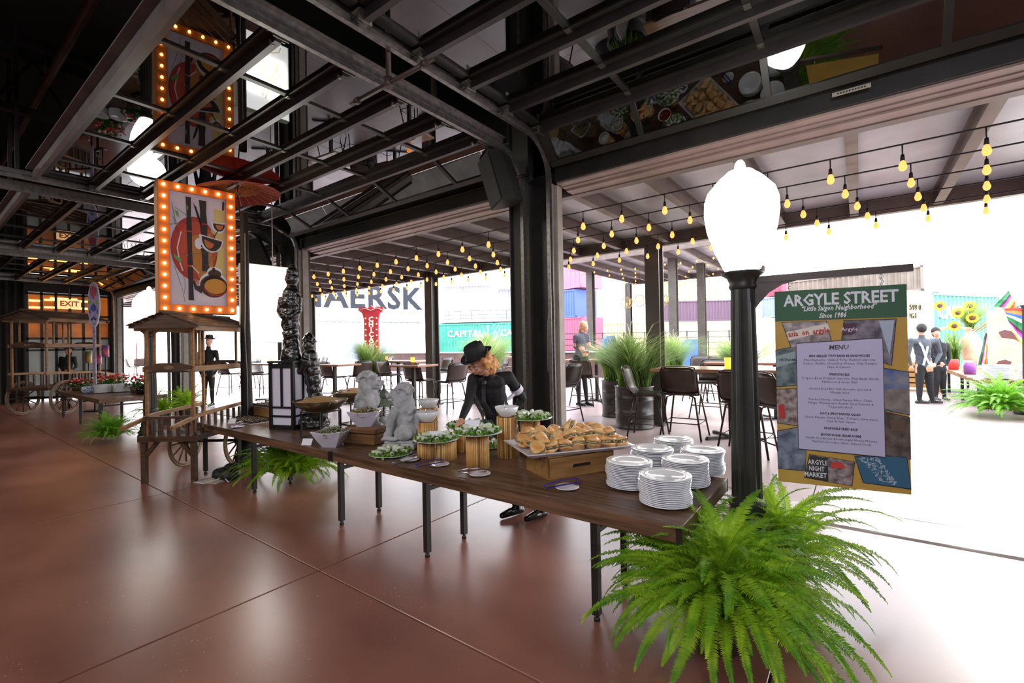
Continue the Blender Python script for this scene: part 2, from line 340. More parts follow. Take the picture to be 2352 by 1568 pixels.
# ---- overhead sectional doors
glz = glassmat('door_glass', (.55, .58, .55), 1.75, .03)
doorm = M('door_black', '1f1f1d', '282724', 4, .38, .05)
flan = M('door_flange', '343030', '403b3b', 3, .35, .05, metal=.3)
endm = M('door_top_rail', '4d4548', '5f585c', 3, .45, .15)
steelb = M('bracket_steel', '8a8880', None, rough=.35, metal=.8)
def garage_door(k, x0, x1, mul, zt, Ys, Yb, zb):
    d = sempty('door_%d' % k)
    W = x1-x0; xc = (x0+x1)/2
    rail = MB(); rail.box((0, 0, 0), (W, .075, .045))
    strut = MB(); strut.bb(-W/2+.06, W/2-.06, .035, .05, -.10, 0); strut.bb(-W/2+.06, W/2-.06, .05, .085, -.10, -.088)
    rm = rail.mesh('rail', doorm); smh = strut.mesh('strut', flan)
    hb = MB(); hb.box((0, 0, -.03), (.05, .16, .012)); hb.tube([(-.03, .02, -.045), (.03, .02, -.045)], .012, 8); hb.box((0, -.05, -.036), (.03, .03, .012)); hm = hb.mesh('hinge', steelb)
    rb = MB(); rb.box((0, 0, -.04), (.10, .13, .008)); rb.box((.03, .0, -.075), (.008, .12, .07)); rb.box((-.03, .02, -.065), (.008, .08, .05)); rb.tube([(-.09, 0, -.075), (.1, 0, -.075)], .009, 8); rb.tube([(-.11, 0, -.075), (-.08, 0, -.075)], .028, 10)
    rlm = rb.mesh('roller_bracket', steelb)
    def section(ya, za, yb_, zb_, last=False, first=False):
        L_ = sqrt((yb_-ya)**2+(zb_-za)**2); a = atan2(zb_-za, yb_-ya)
        rt = (a, 0, 0)
        def at(u): return (xc, ya+cos(a)*u, za+sin(a)*u)
        o = ob('rail', rm, None, d, loc=at(.04), rot=rt)
        ob('rail', rm, None, d, loc=at(L_-.04), rot=rt)
        if not last: ob('strut', smh, None, d, loc=at(L_-.05), rot=rt)
        xsn = [x0]+mul+[x1]
        for q in (x0+.05, x1-.05):
            b = MB(); b.box((0, 0, 0), (.1, L_-.13, .045)); p = at(L_/2); ob('stile', b, doorm, d, loc=(q, p[1], p[2]), rot=rt)
        if mul:
            b = MB(); b.box((0, 0, 0), (.055, L_-.14, .04)); mm = b.mesh('mullion', doorm)
            for q in mul: p = at(L_/2); ob('mullion', mm, None, d, loc=(q, p[1], p[2]), rot=rt)
        for q0, q1 in zip(xsn[:-1], xsn[1:]):
            b = MB(); b.box((0, 0, 0), (q1-q0-.05, L_-.13, .008)); p = at(L_/2)
            ob('pane', b, glz, d, loc=((q0+q1)/2, p[1], p[2]), rot=rt)
        for q in mul:
            p = at(L_-.0)
            if not last: ob('hinge', hm, None, d, loc=(q, p[1], p[2]), rot=rt)
        if not last:
            p = at(L_); ob('roller_bracket', rlm, None, d, loc=(x0+.03, p[1], p[2]), rot=rt)
            ob('roller_bracket', rlm, None, d, loc=(x1-.03, p[1], p[2]), rot=(a, 0, pi) if False else rt)
    for a_, b_ in zip(Ys[:-1], Ys[1:]): section(a_, zt, b_, zt)
    section(Ys[-1], zt, Yb, zb, last=True)
    b = MB(); b.bb(x0, x1, Ys[0]-.05, Ys[0]+.0, zt-.09, zt+.03); b.bb(x0, x1, Ys[0]-.12, Ys[0]-.05, zt+.02, zt+.035); ob('top_rail', b, endm, d)
    # tracks: horizontal run, bend, vertical run down the jamb
    for sx, sgn in ((x0-.05, -1), (x1+.05, 1)):
        b = MB(); zt_ = zt-.075; r = .42; yj = 4.78
        path = [(Ys[0]-.45, zt_)]+[(yj-r+r*sin(t*pi/16), zt_-r+r*cos(t*pi/16)) for t in range(9)]+[(yj, .05)]
        for (ya, za), (yb_, zb2) in zip(path[:-1], path[1:]):
            for off, hh in ((0, .004),):
                dd = Vector((0, yb_-ya, zb2-za)).normalized(); nn = Vector((0, -dd.z, dd.y))
                a_ = Vector((sx, ya, za)); b2 = Vector((sx, yb_, zb2))
                b.bar(a_+Vector((sgn*.02, 0, 0)), b2+Vector((sgn*.02, 0, 0)), .004, .06, nn)
                b.bar(a_-nn*.03, b2-nn*.03, .045, .006, nn); b.bar(a_+nn*.03, b2+nn*.03, .045, .006, nn)
        b.bb(sx+sgn*.02, sx+sgn*.026, Ys[0]-.45, yj-r, zt_+.02, zt_+.10); b.bb(sx+sgn*.02, sx+sgn*.075, Ys[0]-.45, yj-r, zt_+.095, zt_+.10)
        ob('track', b, galv, d)
        b = MB()
        for y in (Ys[0]-.2, 3.2): b.bb(sx+sgn*.03, sx+sgn*.07, y, y+.04, zt_+.1, 6.0)
        ob('track_hanger', b, black_steel, d)
    b = MB(); b.tube([(x0, 4.95, zt+.25), (x1, 4.95, zt+.25)], .016, 8)
    for q in (x0+.3, xc-.2, xc+.2, x1-.3): b.tube([(q-.18, 4.95, zt+.25), (q+.18, 4.95, zt+.25)], .055, 12)
    ob('spring_shaft', b, black_steel, d)
    # paper warning tag on the end stile near the bottom
    b = MB(); b.box((0, 0, 0), (.05, .09, .003)); b.m(1).box((0, .038, -.001), (.05, .014, .003))
    p = (Ys[-1]*.35+Yb*.65, zt*.35+zb*.65)
    for q in (x0+.05, x1-.05): ob('warning_tag', b, [M('tag_paper', 'c8bdb5', None), M('tag_red', 'b5533a', None)], d, loc=(q, p[0], p[1]-.026), rot=(atan2(zb-zt, Yb-Ys[-1]), 0, 0))
    return d
st = [1.18, 1.755, 2.33, 2.91, 3.48, 4.06]
garage_door(1, -2.93, 3.1, [-1.80, -.62, .56, 1.74], 4.15, [.94, 1.52, 2.10, 2.68, 3.27, 3.86, 4.44], 4.80, 3.78)
garage_door(2, -8.80, -3.42, [-7.92, -6.74, -5.55, -4.31], 4.07, st, 4.62, 3.80)
garage_door(3, -15.0, -9.62, [-13.9, -12.75, -11.6, -10.5], 4.07, st, 4.62, 3.80)
garage_door(4, -21.4, -16.05, [-20.4, -19.3, -18.2, -17.1], 4.07, st, 4.62, 3.80)
# maker's plate on the first door
b = MB(); b.box((0, 0, 0), (.26, .004, .035)); b.m(1); [b.box((-.09+.02*k, -.003, 0), (.012, .002, .012)) for k in range(10)]
one('maker_plate', b, [M('plate_silver', 'a09488', None, rough=.4), blackp], 'small silver plate riveted to the bottom rail of the nearest overhead door', 'plate', PY(1955, 207, 4.78)+Vector((0, 0, 0)))
bpy.data.objects['maker_plate']['label'] = 'small silver plate fixed on the black header of the nearest overhead door'
# ---- back wall at the far left: steel windows glowing amber
XW = -22.6
wl = M('wall_left_dark', '1b1816', '231f1c', 2, .6)
b = MB(); b.bb(XW-.15, XW, -8, 2.7, 0, 6); b.bb(XW-.15, XW, 2.7, 5, 3.75, 6); struct('wall_left', b, wl)
amb = M('amber_pane', 'a85b1c', '6e3a14', 1.3, .3, emit=.9, detail=2)
greyp = M('grey_pane', '8d8f8a', '6f716c', 1, .2, emit=.25, detail=2)
wn = sempty('window_1')
ycol = [2.72+i*.36 for i in range(7)]; zr = [.1, .95, 1.75, 2.15, 2.95, 3.7]
for i in range(6):
    for j in range(5):
        b = MB(); b.bb(XW-.06, XW-.04, ycol[i]+.03, ycol[i+1]-.03, zr[j]+.03, zr[j+1]-.03); ob('pane', b, amb if j >= 3 else greyp, wn)
for y in ycol: b = MB(); b.bb(XW-.08, XW+.02, y-.035, y+.035, 0, 3.75); ob('window_bar', b, black_steel, wn)
for z in zr: b = MB(); b.bb(XW-.08, XW+.02, 2.7, 4.9, z-.035, z+.035); ob('window_bar', b, black_steel, wn)
b = MB()
for y0, y1, z in ((2.78, 3.05, 3.45), (3.15, 4.4, 3.5), (2.78, 3.05, 3.22), (3.15, 4.3, 3.24), (3.3, 4.0, 3.56)): b.bb(XW-.03, XW-.01, y0, y1, z-.03, z+.03)
one('heater_glow', b, M('heater_glow', 'ffb050', None, emit=7), 'glowing amber tubes of a heater showing in the far window wall', 'heater')
# curtain
cm = M('black_curtain', '14110f', '1c1a17', 6, .8)
b = MB(); n = 90; vs = []
for i in range(n+1):
    y = -.6+3.25*i/n; x = XW+.35+.07*sin(i*1.15)+.03*sin(i*.37)
    vs += [(x, y, .02), (x+.02*sin(i*.8), y, 2.2), (x, y, 4.2)]
b.smooth = True; b.add(vs, [(i*3+j, i*3+3+j, i*3+4+j, i*3+1+j) for i in range(n) for j in range(2)]); one('black_curtain', b, cm, 'tall black pleated curtain at the far left end of the hall', 'curtain')
# exit sign
e0 = PX(159, 698, -18.5)
t = thing('exit_sign', 'small white lit EXIT sign hanging before the amber windows', 'sign', e0)
b = MB(); b.box((0, 0, 0), (.06, .5, .26), None, .01); ob('sign_case', b, M('exit_case', 'e8b27a', None, emit=1.5), t)
b = MB(); addmesh(b, text('EXIT', .2, .006), T(.034, 0, 0) @ RZ(pi/2)); ob('lettering', b, M('exit_red', 'd97b3c', None), t)
b = MB(); b.tube([(0, 0, .13), (0, 0, .75)], .008, 6); ob('stem', b, black_steel, t)
# loudspeakers
def speaker(loc, rot, label):
    t = thing('loudspeaker', label, 'speaker', loc, rot=rot)
    b = MB(); b.prism([(-.17, -.16), (.17, -.16), (.15, .02), (.07, .17), (-.07, .17), (-.15, .02)], .62, T(0, 0, -.31)); ob('cabinet', b, M('speaker_black', '191817', '211f1d', 20, .6), t)
    b = MB(); b.box((0, -.168, 0), (.31, .014, .58), None, .006); ob('grille', b, M('speaker_grille', '20221e', '2a2c27', 60, .7, .3), t)
    b = MB(); b.tube([(0, .15, 0), (0, .38, .02)], .02, 8); b.box((0, .39, .02), (.12, .02, .18)); ob('bracket', b, black_steel, t)
    return t
q = PY(1152, 412, 4.45); speaker(q, (radians(14), radians(-7), radians(-28)), 'black loudspeaker bracketed high on the near post')
q = PY(592, 585, 4.4); speaker(q, (radians(16), radians(18), radians(-50)), 'black loudspeaker high behind the marquee sign')
# rusty sprinkler pipe hanging between the tracks
a = PX(893, 128, -3.36); 
b = MB(); z = 3.80; pa = P(893, 192, z-.0)
b.tube([pa+Vector((0, 0, .9)), pa], .022, 8); b.tube([pa+Vector((-.42, 0, 0)), pa+Vector((.42, 0, .0))], .02, 8); b.tube([pa+Vector((0, 0, -.035)), pa+Vector((0, 0, .05))], .034, 10)
for sg in (-1, 1): b.tube([pa+Vector((sg*.40, 0, 0)), pa+Vector((sg*.45, 0, 0))], .03, 6); b.box(pa+Vector((sg*.5, 0, 0)), (.05, .03, .012))
one('sprinkler_pipe', b, rust_steel, 'rusty T shaped pipe with sprinkler heads hanging below the door tracks', 'pipe')
# ---- patio canopy (near)
ribm = M('canopy_steel', '5f534f', '6f625d', 3, .42, .05, metal=.2)
def canopy(k, x0, x1, y0, y1, z, rx, ry=(), posts=(), rw=.11, rd=.22, pw=.28):
    t = sempty('trim_%d' % k)
    b = MB(); n = int((x1-x0)/.985)
    dks = [x0+(x1-x0)*i/n for i in range(n+1)]
    for a_, c_ in zip(dks[:-1], dks[1:]):
        b = MB(); b.bb(a_+.002, c_-.002, y0, y1, z+rd, z+rd+.03); ob('roof_panel', b, deckm, t)
    for x in rx:
        b = MB(); b.bb(x-rw/2, x+rw/2, y0, y1, z, z+.015); b.bb(x-.01, x+.01, y0, y1, z+.015, z+rd); b.bb(x-rw/2, x+rw/2, y0, y1, z+rd-.012, z+rd); ob('rib', b, ribm, t)
    for y in (y0, y1):
        b = MB(); b.bb(x0, x1, y-.06, y+.06, z-.02, z+rd+.06); ob('edge_beam', b, ribm, t)
    for (px_, py_) in posts:
        b = MB(); h = z-.02; b.bb(px_-pw/2, px_+pw/2, py_-pw/2, py_-pw/2+.03, 0, h); b.bb(px_-pw/2, px_+pw/2, py_+pw/2-.03, py_+pw/2, 0, h); b.bb(px_-.02, px_+.02, py_-pw/2+.03, py_+pw/2-.03, 0, h)
        b.box((px_, py_, .015), (pw+.12, pw+.12, .03)); ob('canopy_post', b, M('post_outdoor', '4a4541', '56504b', 3, .45), t)
    return t
canopy(40, -26, 6.9, 5.36, 9.25, 3.58, [-.03+.985*k for k in range(-26, 7)], posts=((-3.25, 9.1), (-9.62, 9.1), (-16, 9.1), (3.3, 9.1)))
# brown low wall and bar ledge across the patio
bw = M('brown_boards', '4b3230', '593d3a', 3, .6, .1)
t = sempty('wall_patio')
x = -26.0; 
while x < -7.2:
    b = MB(); b.bb(x+.004, x+1.19, 19.5, 19.56, .04, 1.2); ob('board_panel', b, bw, t); x += 1.2
b = MB(); b.bb(-26, -7, 19.35, 19.75, 1.2, 1.25); ob('wall_cap', b, M('pale_cap', 'd8d2cc', None), t)
# far canopy beyond the wall
canopy(41, -12.6, -4.4, 20.6, 31, 5.66, [-12.4+1.25*k for k in range(7)], posts=tuple((PY(x, 800, y).x, y) for x, y in ((1359, 23.5), (1446, 30), (1549, 22.5), (1614, 25))), rd=.3, pw=.36)
# ================================================================ PATIO FURNITURE
leather = M('stool_leather', '30221c', '3d2d25', 6, .32, .12, spec=.6)
tubem = M('stool_tube', '3c3430', '4a413c', 10, .25, 0, metal=.7)
topm = M('bar_top', '9a6f55', 'b5886a', 3, .18, .05, stretch=(1, 8, 8), spec=.6)
def rrect(w, h, r, n=4):
    p = []
    for cx, cy, a0 in ((w/2-r, h/2-r, 0), (-w/2+r, h/2-r, 90), (-w/2+r, -h/2+r, 180), (w/2-r, -h/2+r, 270)):
        for k in range(n+1): a = radians(a0+90*k/n); p.append((cx+r*cos(a), cy+r*sin(a)))
    return p
def make_stool():
    t = thing('bar_stool', 'stool', 'bar stool')
    b = MB(); b.prism(rrect(.41, .40, .06), .035, T(0, .02, .735)); b.prism(rrect(.37, .36, .06), .012, T(0, .02, .77)); ob('seat', b, leather, t)
    b = MB(); pan = [(x*(1+0*z), z) for x, z in rrect(.41, .42, .07)]
    n = 7; vs = []; fs = []
    for off in (0, .03):
        for i in range(n+1):
            u = -1+2*i/n
            for j in range(7):
                v = j/6; ed = .02*(1 if abs(u) > .95 else 0)*(v > .9)
                vs.append((u*.205, -.19-.09*v-off+.035*u*u-(0 if j else -.03), .78+.43*v-ed-(.02 if abs(u) > .95 and v > .95 else 0)))
    K = (n+1)*7
    for i in range(n):
        for j in range(6):
            a = i*7+j; fs.append((a, a+7, a+8, a+1)); fs.append((K+a, K+a+1, K+a+8, K+a+7))
    for j in range(6): fs.append((j, j+1, K+j+1, K+j)); a = n*7+j; fs.append((a+1, a, K+a, K+a+1))
    for i in range(n): a = i*7; fs.append((a, K+a, K+a+7, a+7)); a += 6; fs.append((a+7, K+a+7, K+a, a))
    b.smooth = True; b.add(vs, fs); ob('backrest', b, leather, t)
    b = MB(); b.tube([(-.215, -.16, .755), (-.215, -.21, .95), (-.213, -.245, 1.14), (-.19, -.26, 1.205), (-.13, -.285, 1.225), (0, -.31, 1.23), (.13, -.285, 1.225), (.19, -.26, 1.205), (.213, -.245, 1.14), (.215, -.21, .95), (.215, -.16, .755)], .010, 6)
    b.tube([(-.205, -.16, .745), (-.205, .2, .745), (-.17, .23, .745), (.17, .23, .745), (.205, .2, .745), (.205, -.16, .745), (-.205, -.16, .745)], .010, 6); ob('frame', b, tubem, t)
    for sx in (-1, 1):
        for sy in (-1, 1):
            b = MB(); b.tube([(sx*.10, sy*.14+.02, .735), (sx*.165, sy*.16+.02, .70), (sx*.245, sy*.235+.02, 0)], .0115, 6); ob('leg', b, tubem, t)
    b = MB(); b.tube([(-.215, -.19, .27), (.215, -.19, .27), (.215, .225, .27), (-.215, .225, .27)], .010, 6, closed=True); ob('footrest', b, tubem, t)
    return t
# (px, py) of the floor point under the seat, turn, label
stools = [
 ((1572, 1003), 2, 'brown leather stool with its back to us, left front of the nearest patio table'),
 ((1716, 1040), -4, 'brown leather stool half hidden behind the black lamp post'),
 ((1486, 1004), -78, 'brown stool seen from its side at the left end of the nearest patio table'),
 ((1632, 958), 176, 'stool across the nearest patio table, beyond its yellow candle'),
 ((1806, 1062), -50, 'stool just right of the black lamp post, behind the menu board edge'),
 ((1650, 925), 184, 'stool at the second long table, its back arch showing above the nearest table'),
 ((1605, 920), 178, 'stool with a round back arch above the far left end of the nearest table'),
 ((1850, 985), 175, 'stool on the far side of the nearest table, right of the lamp post'),
 ((966, 938), 6, 'brown stool with square back, facing the middle patio table behind the lion figures'),
 ((897, 915), -80, 'stool turned sideways at the left end of the middle patio table'),
 ((1036, 945), 82, 'stool seen from its side between the middle table and the server'),
 ((1012, 905), 175, 'stool on the far side of the middle patio table'),
 ((768, 922), 4, 'brown stool with its back to us beside the black praying figure'),
 ((826, 918), 80, 'stool turned sideways right of the table behind the black praying figure'),
 ((1345, 930), 5, 'stool with its back to us, left of the oil drum planter'),
 ((1293, 968), 80, 'stool cut by the near post, seen from its side'),
 ((1425, 912), 178, 'stool behind the grass planter at the far small table'),
 ((880, 888), 160, 'stool with tall back between the left and middle patio tables'),
 ((1180, 888), 176, 'stool with curved back just left of the near post, behind the server'),
 ((1150, 880), 150, 'stool at the far table over the server shoulder'),
 ((730, 885), 170, 'stool on the far side of the table by the black praying figure'),
 ((600, 908), -75, 'stool seen from its side left of the white paper lantern'),
 ((528, 905), 15, 'stool seen through the flower cart, right part'),
 ((575, 893), 170, 'stool behind the black pole, far side of the table'),
 ((305, 872), 0, 'small distant stool beyond the far left doorway'),
 ((322, 868), 80, 'small distant stool beside the red sign leg at the far left doorway'),
]
s0 = make_stool(); first = True
for (q, a, lab) in stools:
    p = P(*q); p.z = .0
    if first: s0.location = p; s0.scale = (1.38, 1.3, 1.0); s0.rotation_euler.z = radians(a); s0['label'] = lab; s0['group'] = 'brown bar stools on the patio'; first = False
    else: dup(s0, p, radians(a), lab)
def make_bartable(w=1.5, d=.76):
    t = thing('bar_table', 'table', 'table')
    b = MB(); b.box((0, 0, 1.155), (w, d, .05), None, .006); ob('tabletop', b, topm, t)
    b = MB(); b.box((0, 0, .58), (.08, .08, 1.10)); b.box((0, 0, 1.12), (.4, .4, .012)); ob('pedestal', b, black_steel, t)
    b = MB(); b.bar((-.33, -.33, .03), (.33, .33, .03), .06, .04); b.bar((-.33, .33, .031), (.33, -.33, .031), .06, .04)
    for x in (-.33, .33):
        for y in (-.33, .33): b.cyl((x, y, 0), .03, .03, 8)
    ob('base_foot', b, black_steel, t); return t
TABS = []
def bt(q, w, d, a, lab):
    TABS.append((q[0], q[1], w/2-.1, d/2-.1))
    t = make_bartable(w, d); t.location = q; t.rotation_euler.z = radians(a); t['label'] = lab; t['group'] = 'bar height tables on the patio'
bt((-1.75, 8.45, 0), 2.4, 1.1, 4, 'long bar table nearest us on the patio, behind the plate stacks')
bt((-1.4, 10.9, 0), 2.6, .8, 3, 'second long bar table beyond the nearest one')
bt((-9.05, 7.9, 0), .95, .8, 8, 'small bar table behind the two lion figures')
bt((-12.0, 7.55, 0), 1.3, .8, 6, 'bar table behind the black praying figure')
bt((-12.2, 10.0, 0), 2.2, .8, 4, 'bar table behind the two left patio tables, in front of the red CHICAGO sign')
bt((-5.95, 11.9, 0), 2.0, .8, 5, 'bar table beyond the left grass planter')
bt((-9.9, 14.0, 0), 1.6, .8, 5, 'bar table just behind the server shoulder')
bt((-15.2, 7.3, 0), 1.4, .8, 0, 'bar table seen behind the flower cart')
# candles in amber glasses
cglass = M('candle_amber', 'f2a530', None, rough=.25, emit=1.6, ecol='f7a83a', trans=.3); cwax = M('candle_glow', 'ffe07a', None, emit=2.5)
def candle(loc, lab, s=1):
    t = thing('candle_glass', lab, 'candle', loc, group='candles in amber glasses on patio tables'); t.scale = (s, s, s)
    b = MB(); b.lathe([(.036, 0), (.038, .05), (.042, .13), (.040, .13), (.034, .05), (.03, .012)], 16); ob('glass', b, cglass, t)
    b = MB(); b.lathe([(.026, .012), (.027, .06), (.01, .062)], 12); ob('wax', b, cwax, t)
for q, lab in (((1672, 845), 'glowing amber candle on the nearest patio table, left of the lamp post'), ((965, 832), 'amber candle on the small table behind the lion figures'),
               ((776, 830), 'amber candle on the table behind the black praying figure'), ((1169, 818), 'amber candle behind the server hat, left of the near post'),
               ((1378, 816), 'small distant candle on the table beyond the left grass planter'), ((1645, 817), 'small candle on the second long table, left of the lamp post'), ((914, 818), 'tiny distant candle between the left and middle tables'), ((808, 817), 'tiny distant candle in front of the red CHICAGO sign')):
    p = P(*q, 1.18); tb = min(TABS, key=lambda t_: (max(0, abs(p.x-t_[0])-t_[2])**2+max(0, abs(p.y-t_[1])-t_[3])**2)); p = Vector((min(max(p.x, tb[0]-tb[2]), tb[0]+tb[2]), min(max(p.y, tb[1]-tb[3]), tb[1]+tb[3]), 1.181)); candle(p, lab, 1.35 if q[1] > 825 or q[0] == 1169 else 1.0)
# ---- oil drum planters with grasses
drumm = M('oil_drum', '2a2522', '37302c', 6, .35, .12, spec=.6)
grassm = leafmat('ornamental_grass', '6f9440', 'a5bd6c', .5, 3); plumem = leafmat('grass_plume', 'cdbf9c', 'e6dcc0', .5)
flowm = M('white_petals', 'f0f0ee', None, rough=.6)
def blades(mb, n, h, spread, r0=.22, wd=.006, droop=.55, seed=1, z0=0):
    rr = random.Random(seed)
    for i in range(n):
        a = rr.uniform(0, 2*pi); r = r0*sqrt(rr.random()); hh = h*rr.uniform(.6, 1.1); s = spread*rr.uniform(.3, 1.1)
        bx, by = r*cos(a*1.7), r*sin(a*1.7); k = 5; pts = []
        for j in range(k+1):
            u = j/k; pts.append(Vector((bx+cos(a)*s*u**1.7, by+sin(a)*s*u**1.7, z0+hh*(u-droop*u**3*.7))))
        wv = Vector((-sin(a), cos(a), 0)); vs = []
        for j, p in enumerate(pts): ww = wd*(1-.85*j/k); vs += [p-wv*ww, p+wv*ww]
        mb.add(vs, [(2*j, 2*j+1, 2*j+3, 2*j+2) for j in range(k)])
def planter(loc, lab, h=.85, seed=1, flowers=False, s=1):
    t = thing('drum_planter', lab, 'planter', loc, group='oil drum planters on the patio'); t.scale = (1.25, 1.25, .92)
    b = MB(); b.lathe([(.29, 0), (.30, .02), (.29, .04), (.288, .28), (.300, .295), (.288, .31), (.288, .57), (.300, .585), (.288, .60), (.288, .84), (.305, .86), (.29, .875), (.27, .86), (.265, .80)], 28); ob('drum', b, drumm, t)
    b = MB(); b.lathe([(.27, .79), (.2, .83), (.0, .84)], 16); ob('soil', b, M('soil', '2b1f17', '3a2b20', 30, .9), t)
    b = MB(); blades(b, 1000, h*1.9, 1.1, .24, .008, .5, seed, .8); ob('grass_blades', b, grassm, t, kind='stuff')
    b = MB(); blades(b, 40, h*2.3, .9, .12, .014, .5, seed+5, .8); ob('plume_stems', b, plumem, t, kind='stuff')
    if flowers:
        b = MB(); rr = random.Random(seed)
        for i in range(60):
            a = rr.uniform(0, 2*pi); r = rr.uniform(.15, .34); b.sph((r*cos(a), r*sin(a), .86+rr.uniform(0, .22)), .014, 5, 3)
        ob('white_blossoms', b, flowm, t, kind='stuff')
planter((-4.35, 9.75, 0), 'black oil drum planter with green grass and white blossoms right of the near post', .75, 3, True)
planter((-3.52, 8.62, 0), 'black oil drum planter with tall arching grass behind the pastry tray', .9, 4)
planter((-2.35, 12.4, 0), 'oil drum planter with pale grass beyond the second long table', .8, 6)
planter((-8.6, 10.1, 0), 'drum planter with tall grass behind the small table of the lion figures', .9, 8)
planter((-10.2, 12.4, 0), 'drum planter with grass plumes against the outer patio post', 1.1, 9)
q_ = PD(848, 830, 15.1); planter((q_.x, q_.y, 0), 'drum planter with leafy grass under the red CHICAGO sign', .9, 10)
planter((-4.9, 15.4, 0), 'distant planter with feathery grass before the blue bin', .9, 11)
planter((-1.1, 15.2, 0), 'distant planter with feathery grass just left of the lamp post', .9, 12)
# ---- string lights
bulbm = M('bulb_glow', 'ffb347', None, emit=2.2, ecol=(1, .30, .085)); wirem = M('light_wire', '191512', None, rough=.6)
sk = MB(); sk.tube([(0, 0, 0), (0, 0, -.10)], .006, 6); sk.tube([(0, 0, -.10), (0, 0, -.16)], [.014, .02], 8); SKM = sk.mesh('socket', wirem)
bm_ = MB(); bm_.lathe([(.012, -.155), (.02, -.17), (.032, -.205), (.034, -.225), (.024, -.25), (.004, -.262)], 10); BLM = bm_.mesh('bulb', bulbm)
bs_ = MB(); bs_.lathe([(.02, -.05), (.045, -.10), (.02, -.15)], 6); BLS = bs_.mesh('bulb', bulbm)
def string(p0, p1, n, sag, lab, small=False, off=.5):
    t = thing('string_lights', lab, 'string lights', (0, 0, 0), group='strings of bulbs under the patio canopies')
    p0 = Vector(p0); p1 = Vector(p1); pts = []
    K = max(8, n*2)
    for i in range(K+1):
        u = i/K; p = p0.lerp(p1, u); p.z -= sag*4*u*(1-u)*.5+sag*.25*abs(sin(u*pi*3)); pts.append(p)
    b = MB(); b.tube(pts, .009 if not small else .006, 5); ob('wire', b, wirem, t)
    for i in range(n):
        u = (i+off)/n; q = u*K; j = min(int(q), K-1); p = pts[j].lerp(pts[j+1], q-j)
        if small: ob('bulb', BLS, None, t, loc=p)
        else:
            ob('bulb', BLM, None, t, loc=p); ob('socket', SKM, None, t, loc=p)
rows = [(5.75, 'nearest the overhead doors'), (6.45, 'second from the overhead doors'), (7.15, 'third from the overhead doors'), (7.85, 'fourth from the overhead doors'), (8.6, 'just inside the canopy edge')]
for i, (y, lab) in enumerate(rows):
    string((-17, y, 3.50), (6, y+.15, 3.55), 40, .05, 'string of glowing bulbs under the near canopy, '+lab, off=.2+.19*i)
for i in range(6):
    y = 21.5+1.6*i; string((-12.4, y, 5.5), (-4.6, y+.6, 5.5), 11, .25, 'distant string of bulbs under the far canopy, %s row from the front' % ordn(i), True, off=.2+.13*i)
# ---- shipping containers beyond the patio
def container(a, c, z0, z1, col, lab, txt=(), cor=.28, dep=2.4, openf=False, col2=None, rust=False):
    a = Vector((a.x, a.y, 0)); c = Vector((c.x, c.y, 0)); Lx = (c-a).length
    t = thing('shipping_container', lab, 'container', (0, 0, 0), group='shipping containers around the patio')
    mx = frame(a, c-a); mx.translation.z = z0; t.matrix_world = mx; H = z1-z0
    m = M('container_'+col, col, col2 or col, 1.5, .5, .05)
    fr = M('container_frame_'+col, col, None, rough=.5)
    b = MB()
    for x in (0, Lx-.12): b.bb(x, x+.12, -.02, .1, 0, H)
    b.bb(0, Lx, -.02, .1, 0, .14); b.bb(0, Lx, -.02, .1, H-.1, H)
    ob('corner_frame', b, fr, t)
    if not openf:
        b = MB(); x = .12; vs = []; k = 0
        while x < Lx-.12:
            for dx, dy in ((0, 0), (cor*.3, 0), (cor*.5, .06), (cor*.8, .06)):
                if x+dx <= Lx-.1: vs += [(x+dx, .02+dy, .12), (x+dx, .02+dy, H-.08)]
            x += cor
        n = len(vs)//2; b.add(vs, [(2*i, 2*i+2, 2*i+3, 2*i+1) for i in range(n-1)]); ob('corrugated_side', b, m, t)
        b = MB(); b.bb(0, Lx, .1, dep, 0, .05); b.bb(0, Lx, .1, dep, H-.04, H); b.bb(0, .05, .1, dep, .05, H-.04); b.bb(Lx-.05, Lx, .1, dep, .05, H-.04); ob('shell', b, fr, t)
    else:
        b = MB(); b.bb(0, Lx, .1, dep, 0, .08); b.bb(0, Lx, .1, dep, H-.04, H); ob('shell', b, fr, t)
        b = MB(); x = .1; vs = []
        while x < Lx-.12:
            for dx, dy in ((0, 0), (cor*.3, 0), (cor*.5, .06), (cor*.8, .06)): vs += [(x+dx, dep-.1+dy, .05), (x+dx, dep-.1+dy, H)]
            x += cor
        n = len(vs)//2; b.add(vs, [(2*i, 2*i+2, 2*i+3, 2*i+1) for i in range(n-1)]); ob('inner_wall', b, m, t)
        b = MB(); 
        for z in (.95, .6, .3): b.bb(.1, Lx-.1, 0, .03, z, z+.03)
        x = .1
        while x < Lx: b.bb(x, x+.03, 0, .03, .1, .98); x += 1.0
        ob('railing', b, black_steel, t)
    if rust:
        b = MB(); rr = random.Random(3)
        for i in range(30): b.box((rr.uniform(.3, Lx-.3), .005, rr.uniform(.15, .6)), (rr.uniform(.03, .1), .006, rr.uniform(.08, .4)))
        ob('rust_streaks', b, M('rust', 'b59a86', None, rough=.9), t, kind='stuff')
    for body, x, z, sz, cl, bd in txt:
        b = MB(); addmesh(b, text(body, sz, bd, space=1.08, xs=1.0, ext=.02), T(x, -.0, z)); ob('lettering', b, M('letter_'+cl, cl, None, rough=.6), t)
    return t
A1, A2 = PD(640, 800, 30.6), PD(968, 800, 36.2)
container(A1, A2, 3.6, 6.5, 'e0dcd6', 'large white rusty container lettered MAERSK, behind the left patio', [('MAERSK', (A2-A1).length*.55, 1.62, 2.35, '1c2230', .05)], col2='d3cbc2', rust=True)
container(A1.lerp(A2, .22), A2, 0, 3.58, 'aeb8cc', 'pale grey blue container under the large white one', cor=.45, col2='98a4bc')
